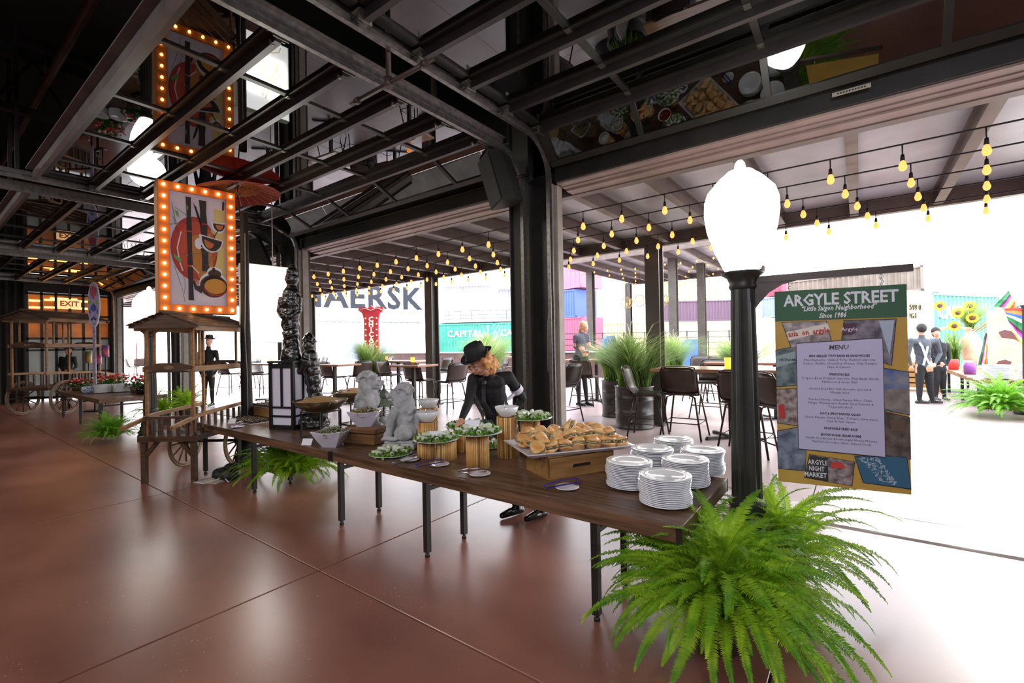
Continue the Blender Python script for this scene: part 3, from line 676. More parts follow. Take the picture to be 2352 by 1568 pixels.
B1, B2, B3 = PD(1003, 800, 40), PD(1135, 800, 39.5), PD(1270, 800, 39)
container(B1, B2, 0, 3.5, '4fae98', 'green container lettered CAPITAL behind the server hat', [('CAPITAL', (B2-B1).length*.5, 2.6, .75, 'f2f2f2', .02)], col2='3f9a86')
container(B2, B3, 0, 3.5, '4fae98', 'second green container, partly hidden by the near post', [('CAPITAL', (B3-B2).length*.42, 2.6, .75, 'f2f2f2', .02)], col2='3f9a86')
container(B1, B2, 3.6, 7.0, 'd9d9d9', 'white cut open container with a railing above the first green one', openf=True, col2='c8ccd0')
container(B2, B3, 3.6, 6.6, 'd5d8dc', 'white cut open container with a railing above the second green one', openf=True, col2='c4cad0')
C1, C2 = PD(1286, 800, 38), PD(1325, 800, 36.5)
container(C1, C2, 3.7, 5.9, '4a66b8', 'deep blue container above a magenta one, right of the near post')
container(C1, PD(1340, 800, 36), 0, 3.68, 'b65a78', 'magenta container under the deep blue one')
container(C1, PD(1338, 800, 36), 6.0, 8.3, 'b86a86', 'faded pink container topping the blue one', cor=.5)
D1, D2, D3 = PD(1352, 800, 41), PD(1520, 800, 41), PD(1700, 800, 41)
container(D1, D3, 0, 3.35, 'e2d6ae', 'long cream yellow container along the back of the patio', col2='d8cba0')
container(D1, D2, 3.36, 6.9, 'dfe3ea', 'pale white container above the left half of the cream one', col2='d2d8e2')
container(D2, D3, 3.36, 5.2, '6c5568', 'dull purple container above the right half of the cream one')
E1, E2 = PD(1752, 800, 40), PD(1800, 800, 38)
container(E1, E2, 0, 3.4, 'e6dcb4', 'short cream container just right of the lamp post')
container(E1, E2, 3.5, 5.2, '8b9bb4', 'grey blue container above the short cream one'); container(E1, E2, 5.3, 6.6, 'c9405a', 'small red container topping the grey blue one')
container(PD(1810, 800, 30), PD(2125, 800, 24), 0, 3.98, '7d7168', 'weathered brown lower container mostly hidden behind the menu board', col2='6c6058')
container(PD(1810, 800, 30), PD(2125, 800, 24), 4.0, 5.35, '8a7d73', 'weathered brown container roof above the menu board', col2='75685f')
F1, F2, F3 = PD(2085, 800, 19.0), PD(2143, 800, 19.7), PD(2420, 800, 23.7)
container(F1, F2, 0, 3.55, 'e2d8ad', 'cream container end numbered 3599 0 at the right edge of the menu board', [('3599 0', .52, 2.85, .33, '4a4638', .0), ('2G1', .4, 2.5, .33, '4a4638', .0)], cor=.3)
container(F2, F3, 0, 3.5, '5fa596', 'green container lettered CAPITAL behind the sunflowers', [('CAPITAL', 2.0, 2.65, .75, 'f2f2f2', .02), ('www.capital-lease', 1.9, 1.4, .25, 'f2f2f2', .0)], col2='4f9484', cor=.32)
# ================================================================ BUFFET TABLES AND WHAT STANDS ON THEM
def fuse(mb, name, mats, voxel=.01, smooth=6, disp=0, dscale=.05, zone=None, dtex='CLOUDS'):
    me = mb.mesh('tmp', []); o = bpy.data.objects.new('tmp', me); COL.objects.link(o)
    r = o.modifiers.new('r', 'REMESH'); r.mode = 'VOXEL'; r.voxel_size = voxel; r.use_smooth_shade = True
    if smooth: s = o.modifiers.new('s', 'SMOOTH'); s.iterations = smooth; s.factor = .5
    if disp:
        tx = bpy.data.textures.new('t', dtex); tx.noise_scale = dscale
        d = o.modifiers.new('d', 'DISPLACE'); d.texture = tx; d.strength = disp; d.mid_level = .5
    dg = bpy.context.evaluated_depsgraph_get(); ev = o.evaluated_get(dg); m2 = bpy.data.meshes.new_from_object(ev)
    bpy.data.objects.remove(o); bpy.data.meshes.remove(me); m2.name = name
    m2.materials.clear()
    for m in (mats if isinstance(mats, (list, tuple)) else [mats]): m2.materials.append(m)
    if zone: m2.polygons.foreach_set('material_index', [zone(p.center) for p in m2.polygons])
    else: m2.polygons.foreach_set('material_index', [0]*len(m2.polygons))
    m2.polygons.foreach_set('use_smooth', [True]*len(m2.polygons)); m2.update()
    return m2
ZT = .68
def buffet(x0, x1, y0, y1, legs, lab, zt=ZT, yl=None):
    t = thing('buffet_table', lab, 'table', ((x0+x1)/2, (y0+y1)/2, 0), group='long dark oak serving tables')
    w, d = x1-x0, y1-y0; n = max(1, round(d/.36)); b = MB()
    b.box((0, 0, zt-.045), (w, d, .09), None, .004); ob('tabletop', b, oak, t)
    for sx in (-1, 1):
        for sy in (-1, 1): b = MB(); b.box((sx*(w/2-.012), sy*(d/2+.0), zt-.045), (.03, .008, .088)); ob('corner_trim', b, black_steel, t)
    cx, cy = (x0+x1)/2, (y0+y1)/2
    for lx in legs:
        ya, yb = yl or (y0+.05, y0+.47)
        for ly in (ya, yb):
            b = MB(); b.bb(lx-cx-.022, lx-cx+.022, ly-cy-.022, ly-cy+.022, .035, zt-.09); b.cyl((lx-cx, ly-cy, 0), .02, .022, 10); b.cyl((lx-cx, ly-cy, .02), .009, .02, 8); ob('leg', b, black_steel, t)
        b = MB(); b.bb(lx-cx-.012, lx-cx+.012, ya-cy, yb-cy, zt-.17, zt-.14)
        for k in (.08, .12): b.bb(lx-cx-.006, lx-cx+.006, ya-cy+k, ya-cy+k+.012, zt-.15, zt-.09)
        ob('brace', b, black_steel, t)
    return t
buffet(-7.2, -3.985, 2.44, 3.5, [-7.02, -5.62], 'dark oak serving table on black legs, left of the two joined tables')
buffet(-3.975, -.76, 2.45, 3.5, [-3.9, -2.74, -1.28], 'dark oak serving table on black legs with plate stacks at its right end')
# dinner plates
pl = MB(); pl.lathe([(.0, .0), (.088, .0), (.092, .003), (.099, .006), (.150, .0165), (.153, .019), (.151, .0215), (.103, .012), (.092, .007), (.0, .006)], 40, cap=False)
PLM = pl.mesh('dinner_plate', white_cer)
names = [('frontmost', (1526, 1086), 2.21, 17), ('front left', (1444, 1054), 2.47, 17), ('middle right', (1573, 1050), 2.43, 17), ('rear right', (1612, 1029), 2.68, 17), ('rear left', (1497, 1026), 2.73, 17), ('farthest', (1546, 1005), 2.96, 17)]
for nm, q, D, n in names:
    tp = P(q[0], q[1], .862); n = 16
    for i in range(n):
        o = bpy.data.objects.new('dinner_plate', PLM); COL.objects.link(o); k = n-1-i
        o.location = (tp.x+random.uniform(-.0035, .0035)+.004*sin(i*.5), tp.y+random.uniform(-.0035, .0035), ZT+.0005+i*.0104)
        wd = 'topmost' if k == 0 else ('lowest' if i == 0 else '%s from the top' % ordn(k))
        o['label'] = 'white plate, %s in the %s of six stacks' % (wd, nm); o['category'] = 'plate'; o['group'] = 'white dinner plates stacked at the right end of the buffet'
# side plates and tongs
sp = MB(); sp.lathe([(0, 0), (.048, 0), (.055, .004), (.082, .011), (.083, .013), (.057, .008), (.05, .005), (0, .004)], 36, cap=False); SPM = sp.mesh('side_plate', white_cer)
steel = M('tong_steel', 'b9b4c8', None, rough=.18, metal=1); purp = M('tong_violet_reflection', '5b4aa8', None, rough=.2, metal=.6)  # violet reflections on the metal are put into its colour
def tongs(a, c, lab, mt=steel):
    a, c = Vector(a), Vector(c); d = (c-a); Lx = d.length
    t = thing('serving_tongs', lab, 'tongs', a, rot=(0, -math.asin(max(-1, min(1, d.z/Lx))), atan2(d.y, d.x)))
    for s in (-1, 1):
        b = MB(); n = 8; vs = []
        for i in range(n+1):
            u = i/n; w_ = .008+.010*(u > .8)*(u-.8)*5; y = s*(.004+.020*sin(pi*u*.8)); z = .010+.004*sin(u*pi)+.009*s
            vs += [(u*Lx, y-w_, z), (u*Lx, y+w_, z), (u*Lx, y+w_, z+.005), (u*Lx, y-w_, z+.005)]
        fs = []
        for i in range(n):
            for j in range(4): fs.append((i*4+j, i*4+(j+1) % 4, i*4+4+(j+1) % 4, i*4+4+j))
        b.add(vs, fs+[(0, 3, 2, 1), (n*4, n*4+1, n*4+2, n*4+3)]); ob('tong_arm', b, mt, t)
    b = MB(); b.tube([(0, -.012, .018), (-.008, 0, .018), (0, .012, .018)], .006, 6); ob('spring', b, mt, t)
for q, ta, tb, lab, mt in (((942, 1057), (905, 1067), (960, 1050), 'lying by the lion figure', steel), ((1009, 1068), (957, 1073), (1018, 1060), 'below the bamboo risers', purp),
                       ((1102, 1090), (1055, 1087), (1118, 1083), 'in front of the tall bamboo riser', steel), ((1302, 1121), (1254, 1121), (1330, 1106), 'beside the wooden crate', purp)):
    p = P(*q, ZT); p.z = ZT+.0005
    o = bpy.data.objects.new('side_plate', SPM); COL.objects.link(o); o.location = p; o['label'] = 'small white side plate with tongs on it, '+lab; o['category'] = 'plate'; o['group'] = 'small white side plates along the table edge'
    a = P(*ta, ZT+.012); c = P(*tb, ZT+.022); tongs(a, c, ('violet' if mt is purp else 'silver')+' serving tongs resting on the small plate '+lab, mt)
# crate riser and the pastry tray
A_, Bc, Cc = P(1161, 1011, .875), P(1212, 1047, .875), P(1452, 1023, .875)
v = (A_-Bc).to_2d(); L1 = v.length; u = (Cc-Bc).to_2d(); L2 = max(u.length, .86); u.normalize(); v = Vector((-u.y, u.x))
L1 = max(L1, .46); cen = Bc.to_2d()+u*L2/2+v*L1/2; ang = atan2(u.y, u.x)
t = thing('serving_tray', 'large white rectangular tray heaped with golden filled pastries', 'tray', (cen.x, cen.y, .842), ang)
b = MB(); w2, d2 = L2/2, L1/2; vs = []; 
for (ix, z) in ((.05, 0), (.0, .03), (.0, .036), (.02, .034), (.06, .008)):
    for sx, sy in ((-1, -1), (1, -1), (1, 1), (-1, 1)): vs.append((sx*(w2-ix), sy*(d2-ix), z))
fs = [(3, 2, 1, 0), (16, 17, 18, 19)]
for k in range(4):
    for i in range(4): j = (i+1) % 4; fs.append((k*4+i, k*4+j, k*4+4+j, k*4+4+i))
b.add(vs, fs); ob('tray_body', b, M('tray_white', 'dcdce8', None, rough=.2, coat=.3), t)
crm = M('crate_wood', '8a6237', 'a87d49', 2.5, .5, .2, stretch=(1, 10, 10), detail=8)
t = thing('wooden_crate', 'pale wooden crate with a handle slot under the pastry tray', 'crate', (cen.x+.03, cen.y-.02, ZT), ang+radians(8))
b = MB(); b.bb(-.29, .29, -.17, .17, 0, .012); 
for s in (-1, 1): b.bb(-.29, .29, s*.17-.012*(s > 0), s*.17+.012*(s < 0), .118, .145); b.bb(-.29, .29, s*.17-.012*(s > 0), s*.17+.012*(s < 0), .012, .06)
for s in (-1, 1):
    for x in (-1, 1): b.bb(x*.08 if x > 0 else -.29, .29 if x > 0 else -.08, s*.17-.012*(s > 0), s*.17+.012*(s < 0), .06, .085)
    b.bb(-.29, .29, s*.17-.012*(s > 0), s*.17+.012*(s < 0), .085, .118); b.bb(s*.29-.012*(s > 0), s*.29+.012*(s < 0), -.17, .17, .012, .145)
ob('crate_boards', b, crm, t)
b = MB(); b.bb(-.28, .28, -.155, .155, .147, .161); ob('lid', b, crm, t)
b = MB(); b.bb(-.081, .081, -.156, -.15, .055, .09); ob('handle_slot', b, joint, t)
# pastries
bun = M('golden_bun', 'c98a4a', 'e8c084', 14, .38, .15, spec=.5, coat=.2, sss=.1); fill = M('dark_filling', '4a4a2e', 'c9c2a0', 60, .6, .3)
def pastry_meshes(seed):
    rr = random.Random(seed); a1 = rr.uniform(.8, 1.15)
    def half(s):
        def fn(v):
            x, y, z = v; k = 1-.55*max(0, x/.06)  # narrows to a point
            y *= max(.15, k) if x > 0 else 1
            z = z*(1.0 if z*s > 0 else .25)+(.008*sin(x*60+seed) if z*s > 0 else 0)
            return Vector((x*1.0, y*a1, z))
        return fn
    b1 = MB(); b1.sph((0, 0, 0), .06, 16, 10, (1.0, .68, .42), fn=half(1)); b2 = MB(); b2.sph((0, 0, 0), .057, 16, 8, (1.0, .7, .32), fn=half(-1))
    b3 = MB()
    for i in range(22):
        a = rr.uniform(.5, 2*pi-.5); r = rr.uniform(.038, .056); b3.box((cos(a)*r, sin(a)*r*.72, .012+rr.uniform(-.005, .005)), (rr.uniform(.01, .022), .006, .005), (rr.uniform(-1, 1), rr.uniform(-1, 1), a))
    b3.sph((0, 0, .012), .052, 14, 5, (1, .66, .15))
    return b1.mesh('bun_top', bun), b2.mesh('bun_base', bun), b3.mesh('filling', fill)
PV = [pastry_meshes(k) for k in range(4)]
def pastry(loc, rot, k, lab):
    t = thing('filled_pastry', lab, 'pastry', loc, rot=rot, group='golden filled pastries on the large tray')
    t.scale = (1.3, 1.3, 1.3)
    for me, z in zip(PV[k % 4], (.022, 0, .0)): ob(me.name.split('.')[0], me, None, t, loc=(0, 0, z))
mt = T(cen.x, cen.y, .85) @ RZ(ang); cnt = 0
nx, ny = 7, 4
for lay in range(2):
    for i in range(nx-lay):
        for j in range(ny-lay):
            x = -w2+.11+(i+lay*.5)*(2*w2-.2)/(nx-1)+random.uniform(-.01, .01); y = -d2+.095+(j+lay*.5)*(2*d2-.19)/(ny-1)+random.uniform(-.008, .008)
            z = .03+lay*.05+random.uniform(0, .008)
            p = mt @ Vector((x, y, z)); row = ('front', 'second', 'third', 'back')[j]; pos = ('leftmost' if i == 0 else ('rightmost' if i == nx-1-lay else '%s from the left' % ordn(i)))
            pastry(p, (random.uniform(-.9, .9) if lay else random.uniform(-.5, .5), random.uniform(-.6, .3), random.uniform(-3, 3)), cnt, 'golden pastry, %s layer of the large tray, %s row, %s' % ('upper' if lay else 'lower', row, pos)); cnt += 1
pastry(mt @ Vector((.05, .02, .13)), (0, -1.25, .6), 2, 'golden pastry standing point upward at the top of the heap')
# bamboo risers
bamm = [M('bamboo_a', 'c9944f', 'e0b06a', 6, .45, .1), M('bamboo_b', '8f5f30', 'b98450', 6, .45, .1), M('bamboo_c', 'd9ae6c', 'ebc98a', 6, .45, .1)]
def riser(loc, r, h, lab):
    t = thing('bamboo_riser', lab, 'riser', loc, group='round risers made of bamboo sticks')
    b = MB(); b.lathe([(r-.008, .004), (r-.008, h-.004)], 24); ob('core', b, M('riser_core', '6b4526', None), t)
    n = int(2*pi*r/.0155); st_ = MB(); st_.tube([(0, 0, 0), (0, 0, h*.5), (0, 0, h)], .0078, 6); ms = [st_.mesh('bamboo_stick', m) for m in bamm]
    for i in range(n):
        a = 2*pi*i/n; ob('bamboo_stick', ms[random.choice((0, 0, 1, 2))], None, t, loc=(r*cos(a), r*sin(a), 0))
    return t
def onT(px, py, push=0):  # point on the table whose FRONT is at the pixel; push = radius away from the camera
    p = P(px, py, ZT); d = Vector((p.x, p.y, 0)).normalized(); return Vector((p.x, p.y, ZT))+d*push
r1 = onT(980, 1054, .075); r2 = onT(1026, 1058, .08); r3 = onT(1098, 1079, .088); r4 = onT(1166, 1053, .085)
riser(r1, .072, .15, 'short bamboo riser, left one of the pair under the left salad platter'); riser(r2, .078, .15, 'short bamboo riser, right one of the pair under the left salad platter')
riser(r3, .084, .265, 'bamboo riser behind the third side plate, carrying the right salad platter'); riser(r4, .082, .345, 'tallest bamboo riser, carrying the bowl of red sauce')
r5 = Vector((-2.36, 3.36, ZT)); q5 = PD(1217, 962, depth((r5.x, r5.y, .95))); r5 = Vector((q5.x, q5.y, ZT)); h5 = q5.z-ZT-.0
riser(r5, .082, h5, 'bamboo riser right of the red sauce bowl, under the farthest roll platter')
q6 = PD(1052, 1000, 4.25); r6 = Vector((q6.x, q6.y, ZT)); riser(r6, .075, .17, 'bamboo riser just visible between the two front salad platters')
q7 = PD(984, 936, 4.72); r7 = Vector((q7.x, q7.y, ZT)); riser(r7, .085, q7.z-ZT, 'bamboo riser behind the front lion, under the heaped rice bowl')
q8 = PD(981, 968, 4.42); r8 = Vector((q8.x, q8.y, ZT)); riser(r8, .085, q8.z-ZT, 'bamboo riser right of the front lion, under the empty looking white bowl')
def bowl(loc, r, h, lab, contents=None, cm_=None, spoon=False, name='white_bowl'):
    t = thing(name, lab, 'bowl', loc)
    b = MB(); b.lathe([(0, 0), (r*.5, 0), (r*.55, .004), (r*.86, h*.55), (r, h), (r*.975, h+.002), (r*.83, h*.55), (r*.5, .012), (0, .010)], 32, cap=False); ob('bowl_body', b, white_cer, t)
    if contents:
        b = MB(); b.lathe([(r*.9, h*.72), (r*.6, h*contents), (r*.25, h*(contents+.06)), (0, h*(contents+.07))], 24, cap=False); ob('contents', b, cm_, t)
    if spoon:
        b = MB(); b.tube([(-.02, 0, h*.7), (-.03, .01, h*1.1), (-.045, .02, h*1.55)], .004, 6); b.sph((-.015, 0, h*.7), .02, 8, 5, (1, .7, .3)); ob('spoon', b, chrome, t)
    return t
sauce = M('red_sauce', '6b1f18', '8f3a28', 40, .25, .2); ricem = M('white_rice', 'e8e2d4', 'cfc6b2', 90, .6, .5)
bowl(r4+Vector((0, 0, .345)), .105, .085, 'white bowl of red sauce with a spoon on the tallest riser', .74, sauce, True)
bowl(r7+Vector((0, 0, q7.z-ZT)), .107, .085, 'white bowl heaped with pale food behind the front lion', 1.0, ricem, True)
bowl(r8+Vector((0, 0, q8.z-ZT)), .107, .095, 'white bowl with a spoon handle showing, right of the front lion', .72, ricem, True)
# platters of rolls and greens
plat = M('platter_white', 'dfe0e8', None, rough=.15, coat=.3)
green = leafmat('lettuce', '4f8a2c', '9cc24f', .35, 25); rollm = M('rice_paper_roll', 'dfe3d0', 'aebf9c', 35, .3, .15, spec=.6, sss=.2)
herb = leafmat('dark_herb', '2f5422', '58803a', .3, 25); redv = M('carrot_shred', 'c9522c', 'd9823c', 20, .5)
rl = MB(); rl.tube([(-.042, 0, 0), (-.036, 0, 0), (0, 0, .003), (.036, 0, 0), (.042, 0, 0)], [.008, .016, .0185, .016, .008], 10); ROLL = rl.mesh('roll_wrap', rollm)
rf = MB()
for i in range(7): rf.box((.044+.004*(i % 3), -.008+.0025*i, .003*(i % 3)), (.016, .004, .002), (i, .3*i, i*.4))
rf.cur = 1
for i in range(3): rf.box((.045, -.004+.004*i, .004), (.018, .003, .003), (0, .2*i, .2*i))
RFIL = rf.mesh('roll_filling', [herb, redv])
def leafy(mb, c, R, n, seed, z=.0, rr0=.45, up=.02, sz=.022):
    rr = random.Random(seed)
    for i in range(n):
        a = rr.uniform(0, 2*pi); r = R*rr.uniform(rr0, 1.0); p = Vector((c[0]+cos(a)*r, c[1]+sin(a)*r, c[2]+z+rr.uniform(0, up)))
        s = sz*rr.uniform(.6, 1.2); m_ = Matrix.Translation(p) @ Euler((rr.uniform(-1, 1), rr.uniform(-1, 1), a)).to_matrix().to_4x4()
        mb.add([(-s, -s*.5, 0), (0, -s*.7, s*.25), (s, -s*.4, 0), (-s, s*.5, 0), (0, s*.6, s*.35), (s, s*.5, -s*.1)], [(0, 1, 4, 3), (1, 2, 5, 4)], m_)
def platter(loc, r, nr, lab, seed, card=None):
    loc = Vector(loc)
    t = thing('round_platter', lab, 'platter', loc)
    b = MB(); b.lathe([(0, 0), (r*.6, 0), (r*.7, .003), (r, .016), (r*1.0, .019), (r*.7, .009), (r*.6, .006), (0, .006)], 40, cap=False); ob('platter_body', b, plat, t)
    b = MB(); leafy(b, (0, 0, .012), r*.95, 170, seed, 0, .3, .022); ob('lettuce_bed', b, green, t, kind='stuff')
    b = MB(); leafy(b, (0, 0, .02), r*.95, 60, seed+9, 0, .75, .02, .014); ob('herb_sprigs', b, herb, t, kind='stuff')
    for i in range(nr):
        a = 2*pi*i/nr-pi/2; lay = i % 2; R = r*(.68 if not lay else .42)
        o = thing('spring_roll', '%s roll counterclockwise, %s ring, %s' % (ordn(i//2), ('outer', 'inner')[lay], lab), 'spring roll', loc+Vector((cos(a)*R, sin(a)*R, .035+.018*lay)), rot=(0, -.12, a), group='rice paper rolls on the '+lab)
        ob('roll_wrap', ROLL, None, o); ob('roll_filling', RFIL, None, o)
def namecard(p, rz, lab, w=.10, h=.07, tilt=-.35):
    t = one('name_card', MB().box((0, 0, h/2), (w, .002, h)), paper, lab, 'card', p, rot=(tilt, 0, rz), group='small white dish cards')
    return t
c1 = (r1+r2)/2+Vector((0, .0, .15)); platter(c1, .20, 15, 'left platter on two short risers', 1)
c2 = r3+Vector((0, 0, .265)); platter(c2, .20, 16, 'right platter on the bamboo riser', 2)
c3 = r5+Vector((0, 0, h5)); platter(c3, .20, 16, 'farthest platter beside near post', 3)
q9 = PD(1078, 985, 4.5); platter((q9.x, q9.y, ZT+.17), .23, 18, 'middle platter behind front two', 4); riser(Vector((q9.x, q9.y, ZT)), .08, .17, 'bamboo riser hidden under the middle platter behind')
p = onT(898, 1056, .2); platter(p, .19, 13, 'low platter in front of the lion', 5)
p = onT(1128, 1034, .14); platter(p, .14, 9, 'small low platter between risers', 6)
namecard(c1+Vector((.02, -.03, .045)), .55, 'white card lying in the left salad platter', .11, .055, -.9)
namecard(c2+Vector((-.04, -.02, .055)), .5, 'white card with writing standing in the right salad platter', .12, .06, -.6)
for q, lab in (((703, 1023), 'white card leaning by the wok stand'), ((531, 973), 'white card left of the front chocolate tray'), ((1140, 1008), 'tall white card behind the red sauce riser')):
    p = P(*q, ZT); p.z = ZT+.003; namecard(p, .45, lab, .11, .07 if q[0] != 1140 else .16, -.5)
# square bowls
def sqbowl(loc, w_, h, rz, lab, seed, cmat):
    t = thing('square_bowl', lab, 'bowl', loc, rz); b = MB(); vs = []; n = 12
    for (s_, z) in ((.45, 0), (.72, h*.5), (1, h), (.96, h+.004), (.68, h*.52), (.42, .015)):
        for k in range(4):
            a0 = pi/4+k*pi/2; a1 = a0+pi/2
            for j in range(3):
                u = j/3; x = (cos(a0)*(1-u)+cos(a1)*u)*w_*.7071*s_; y = (sin(a0)*(1-u)+sin(a1)*u)*w_*.7071*s_
                vs.append((x, y, z+(.018*(abs(u-.0) < .01) if z > h*.9 else 0)))
    fs = [tuple(reversed(range(12))), tuple(range(60, 72))]
    for k in range(5):
        for i in range(12): j = (i+1) % 12; fs.append((k*12+i, k*12+j, k*12+12+j, k*12+12+i))
    b.add(vs, fs); ob('bowl_body', b, M('bowl_lilac_white', 'd8d4e4', None, rough=.15, coat=.3), t)
    b = MB(); rr = random.Random(seed)
    for i in range(150):
        a = rr.uniform(0, 2*pi); r = w_*.46*sqrt(rr.random()); z = h*.85+.06*(1-r/(w_*.46))+rr.uniform(0, .015); d = rr.uniform(0, 2*pi); l = rr.uniform(.03, .07)
        p0 = Vector((cos(a)*r, sin(a)*r, z)); b.tube([p0, p0+Vector((cos(d)*l*.5, sin(d)*l*.5, .012)), p0+Vector((cos(d)*l, sin(d)*l, -.004))], .0028, 4)
    ob('noodle_salad', b, cmat, t, kind='stuff')
    b = MB(); b.lathe([(w_*.44, h*.7), (w_*.3, h*.95), (0, h*1.12)], 16, cap=False); leafy(b, (0, 0, h*.85), w_*.42, 60, seed, 0, .1, .04, .014); ob('salad_greens', b, herb, t, kind='stuff')
nood = M('noodles', 'a9a68c', '7c7f5e', 20, .5); nood2 = M('noodles_warm', 'c2a878', '9a8a5a', 20, .5)
p = onT(764, 1029, .11); sqbowl(p, .235*1.28, .145, .55+pi/4*0, 'white square bowl of grey green noodle salad, set on the table', 1, nood)
blk = onT(838, 1022, .12)
t = thing('wood_block', 'split log block under the upper square bowl', 'block', blk, .25); b = MB(); b.box((0, 0, .05), (.40, .2, .10), None, .012); ob('log_lower', b, M('log_wood', '5a3d26', '7a5634', 3, .6, .3, stretch=(1, 9, 9)), t); b = MB(); b.box((.01, .01, .135), (.38, .19, .068), None, .015); ob('log_upper', b, MATS['log_wood'], t)
sqbowl(blk+Vector((-.01, .02, .169)), .30, .145, .75, 'white square bowl of noodle salad raised on the log block', 2, nood2)
tongs(blk+Vector((.14, -.06, .33)), blk+Vector((-.02, .05, .345)), 'silver tongs lying across the raised square bowl')
# woks
wokm = M('wok_steel', '6a5c48', '83735c', 8, .28, .05, metal=.85); frm = M('fried_rice', 'c9a36a', '9c7340', 120, .7, .6)
def wok(c, r, zb, lab, rz=0, foot=None):
    t = thing('wok', lab, 'wok', (c.x, c.y, zb), rz)
    b = MB(); b.lathe([(0, 0), (r*.35, .002), (r*.75, .045), (r, .105), (r*.99, .107), (r*.74, .049), (r*.34, .006), (0, .004)], 40, cap=False); ob('pan', b, wokm, t).scale = (1, 1, 1.35)
    for s in (-1, 1):
        b = MB(); b.tube([(s*r*.93, -.07, .095), (s*r*.97, -.055, .135), (s*(r*.97+.0), 0, .155), (s*r*.97, .055, .135), (s*r*.93, .07, .095)], .005, 6); ob('handle', b, chrome, t)
    b = MB(); b.lathe([(r*.93, .125), (r*.7, .142), (r*.45, .165), (r*.2, .18), (0, .184)], 28, cap=False); ob('fried_rice', b, frm, t, kind='stuff')
def wokstand(c, r, z0, z1, lab, rz=0):
    t = thing('wok_stand', lab, 'stand', (c.x, c.y, z0), rz); b = MB(); H = z1-z0
    b.tube([(r*cos(a*pi/12), r*sin(a*pi/12), H) for a in range(24)], .007, 6, closed=True); ob('ring', b, black_steel, t)
    for k in range(4):
        a = pi/4+k*pi/2; b = MB(); b.bar((r*cos(a), r*sin(a), H), (r*cos(a), r*sin(a), 0), .014, .014); ob('leg', b, black_steel, t)
        a2 = a+pi/2; b = MB(); b.bar((r*cos(a), r*sin(a), .006), (r*cos(a2), r*sin(a2), .006), .012, .012); ob('foot_rail', b, black_steel, t)
w1 = PD(737, 930, 5.08); zs = w1.z-.055
wokstand(w1, .20, ZT+.0, zs, 'tall black wire stand under the front wok', .2); wok(w1, .285, zs-.03, 'wide steel wok of fried rice with wire handles, in front of the black praying figure')
b = MB(); b.tube([w1+Vector((.02, .02, .06)), w1+Vector((.15, .10, .13)), w1+Vector((.30, .16, .16))], .006, 6); b.sph(w1+Vector((.0, .0, .055)), .04, 8, 5, (1, .7, .3)); one('serving_spoon', b, chrome, 'long chrome spoon stuck in the front wok of fried rice', 'spoon')
w3 = PD(812, 913, 5.9); wokstand(w3, .18, ZT, w3.z-.03, 'black wire stand under the rear wok'); wok(w3, .27, w3.z-.06, 'rear wok of yellow rice between the praying figure and the rear lion')
# shoji lantern
lp = P(640, 978, ZT); 
lc = onT(672, 985, .14); t = thing('paper_lantern', 'square black framed lantern with white paper panels, left of the front wok', 'lantern', lc, .35)
W_, H_ = .36, .80; b = MB()
for sx in (-1, 1):
    for sy in (-1, 1): b.box((sx*(W_/2-.018), sy*(W_/2-.018), H_/2), (.036, .036, H_))
for z in (.03, .16, .265, H_-.04):
    for s in (-1, 1): b.box((0, s*(W_/2-.018), z), (W_-.07, .028, .05 if z in (.03, H_-.04) else .022)); b.box((s*(W_/2-.018), 0, z), (.028, W_-.07, .05 if z in (.03, H_-.04) else .022))
for s in (-1, 1): b.box((0, s*(W_/2-.018), (H_+.25)/2), (.026, .024, H_-.30)); b.box((s*(W_/2-.018), 0, (H_+.25)/2), (.024, .026, H_-.30))
b.box((0, 0, H_+.01), (W_+.02, W_+.02, .025)); b.box((0, 0, .006), (W_-.02, W_-.02, .012)); ob('frame', b, blackp, t)
shp = M('shoji_paper', 'c9c3d4', None, rough=.9, emit=.12)
for s in (-1, 1):
    b = MB(); b.box((0, s*(W_/2-.025), H_/2), (W_-.07, .003, H_-.08)); ob('paper_panel', b, shp, t); b = MB(); b.box((s*(W_/2-.025), 0, H_/2), (.003, W_-.07, H_-.08)); ob('paper_panel', b, shp, t)
# black glossy figures
gl = M('black_glaze', '0c0c0c', '191816', 30, .2, .5, spec=.8, bscale=60, coat=.4)
def tallfig(c, H, lab):
    b = MB(); s = H/1.2
    for z, r, x, y in ((.03, .13, 0, 0), (.10, .115, .0, 0), (.2, .095, .01, 0), (.32, .10, 0, 0), (.45, .112, -.01, 0), (.58, .12, -.01, 0), (.70, .125, 0, 0), (.80, .11, .01, 0), (.87, .075, .015, 0), (1.0, .085, .02, 0), (1.08, .07, .025, 0), (1.14, .045, .03, 0)): b.sph((x*s, y*s, z*s), r*s, 14, 9, (1, .85, 1.05))
    for sg in (-1, 1): b.tube([(sg*.11*s, 0, .78*s), (sg*.13*s, -.03*s, .6*s), (sg*.04*s, -.10*s, .52*s)], [.045*s, .038*s, .028*s], 10)
    b.sph((0, -.09*s, .53*s), .035*s, 10, 8, (.8, .8, 1.4)); b.sph((.02*s, -.075*s, .98*s), .02*s, 8, 6)
    for k in range(4): b.tube([((-.10+.01*k)*s, -.04*s, (.45-.1*k)*s), (0, -.11*s, (.38-.1*k)*s), ((.10-.01*k)*s, -.04*s, (.42-.1*k)*s)], .014*s, 6)
    for k in range(10): a = k*.63; b.sph((cos(a)*.045*s+.02*s, sin(a)*.045*s, 1.10*s), .022*s, 6, 5)
    me = fuse(b, 'standing_figure', gl, .011, 3, .009, .03); return one('standing_figure', me, None, lab, 'statue', c, .5)
tallfig(lc+Vector((.0, .0, H_+.022)), 1.2, 'tall glossy black robed figure standing on the white paper lantern')
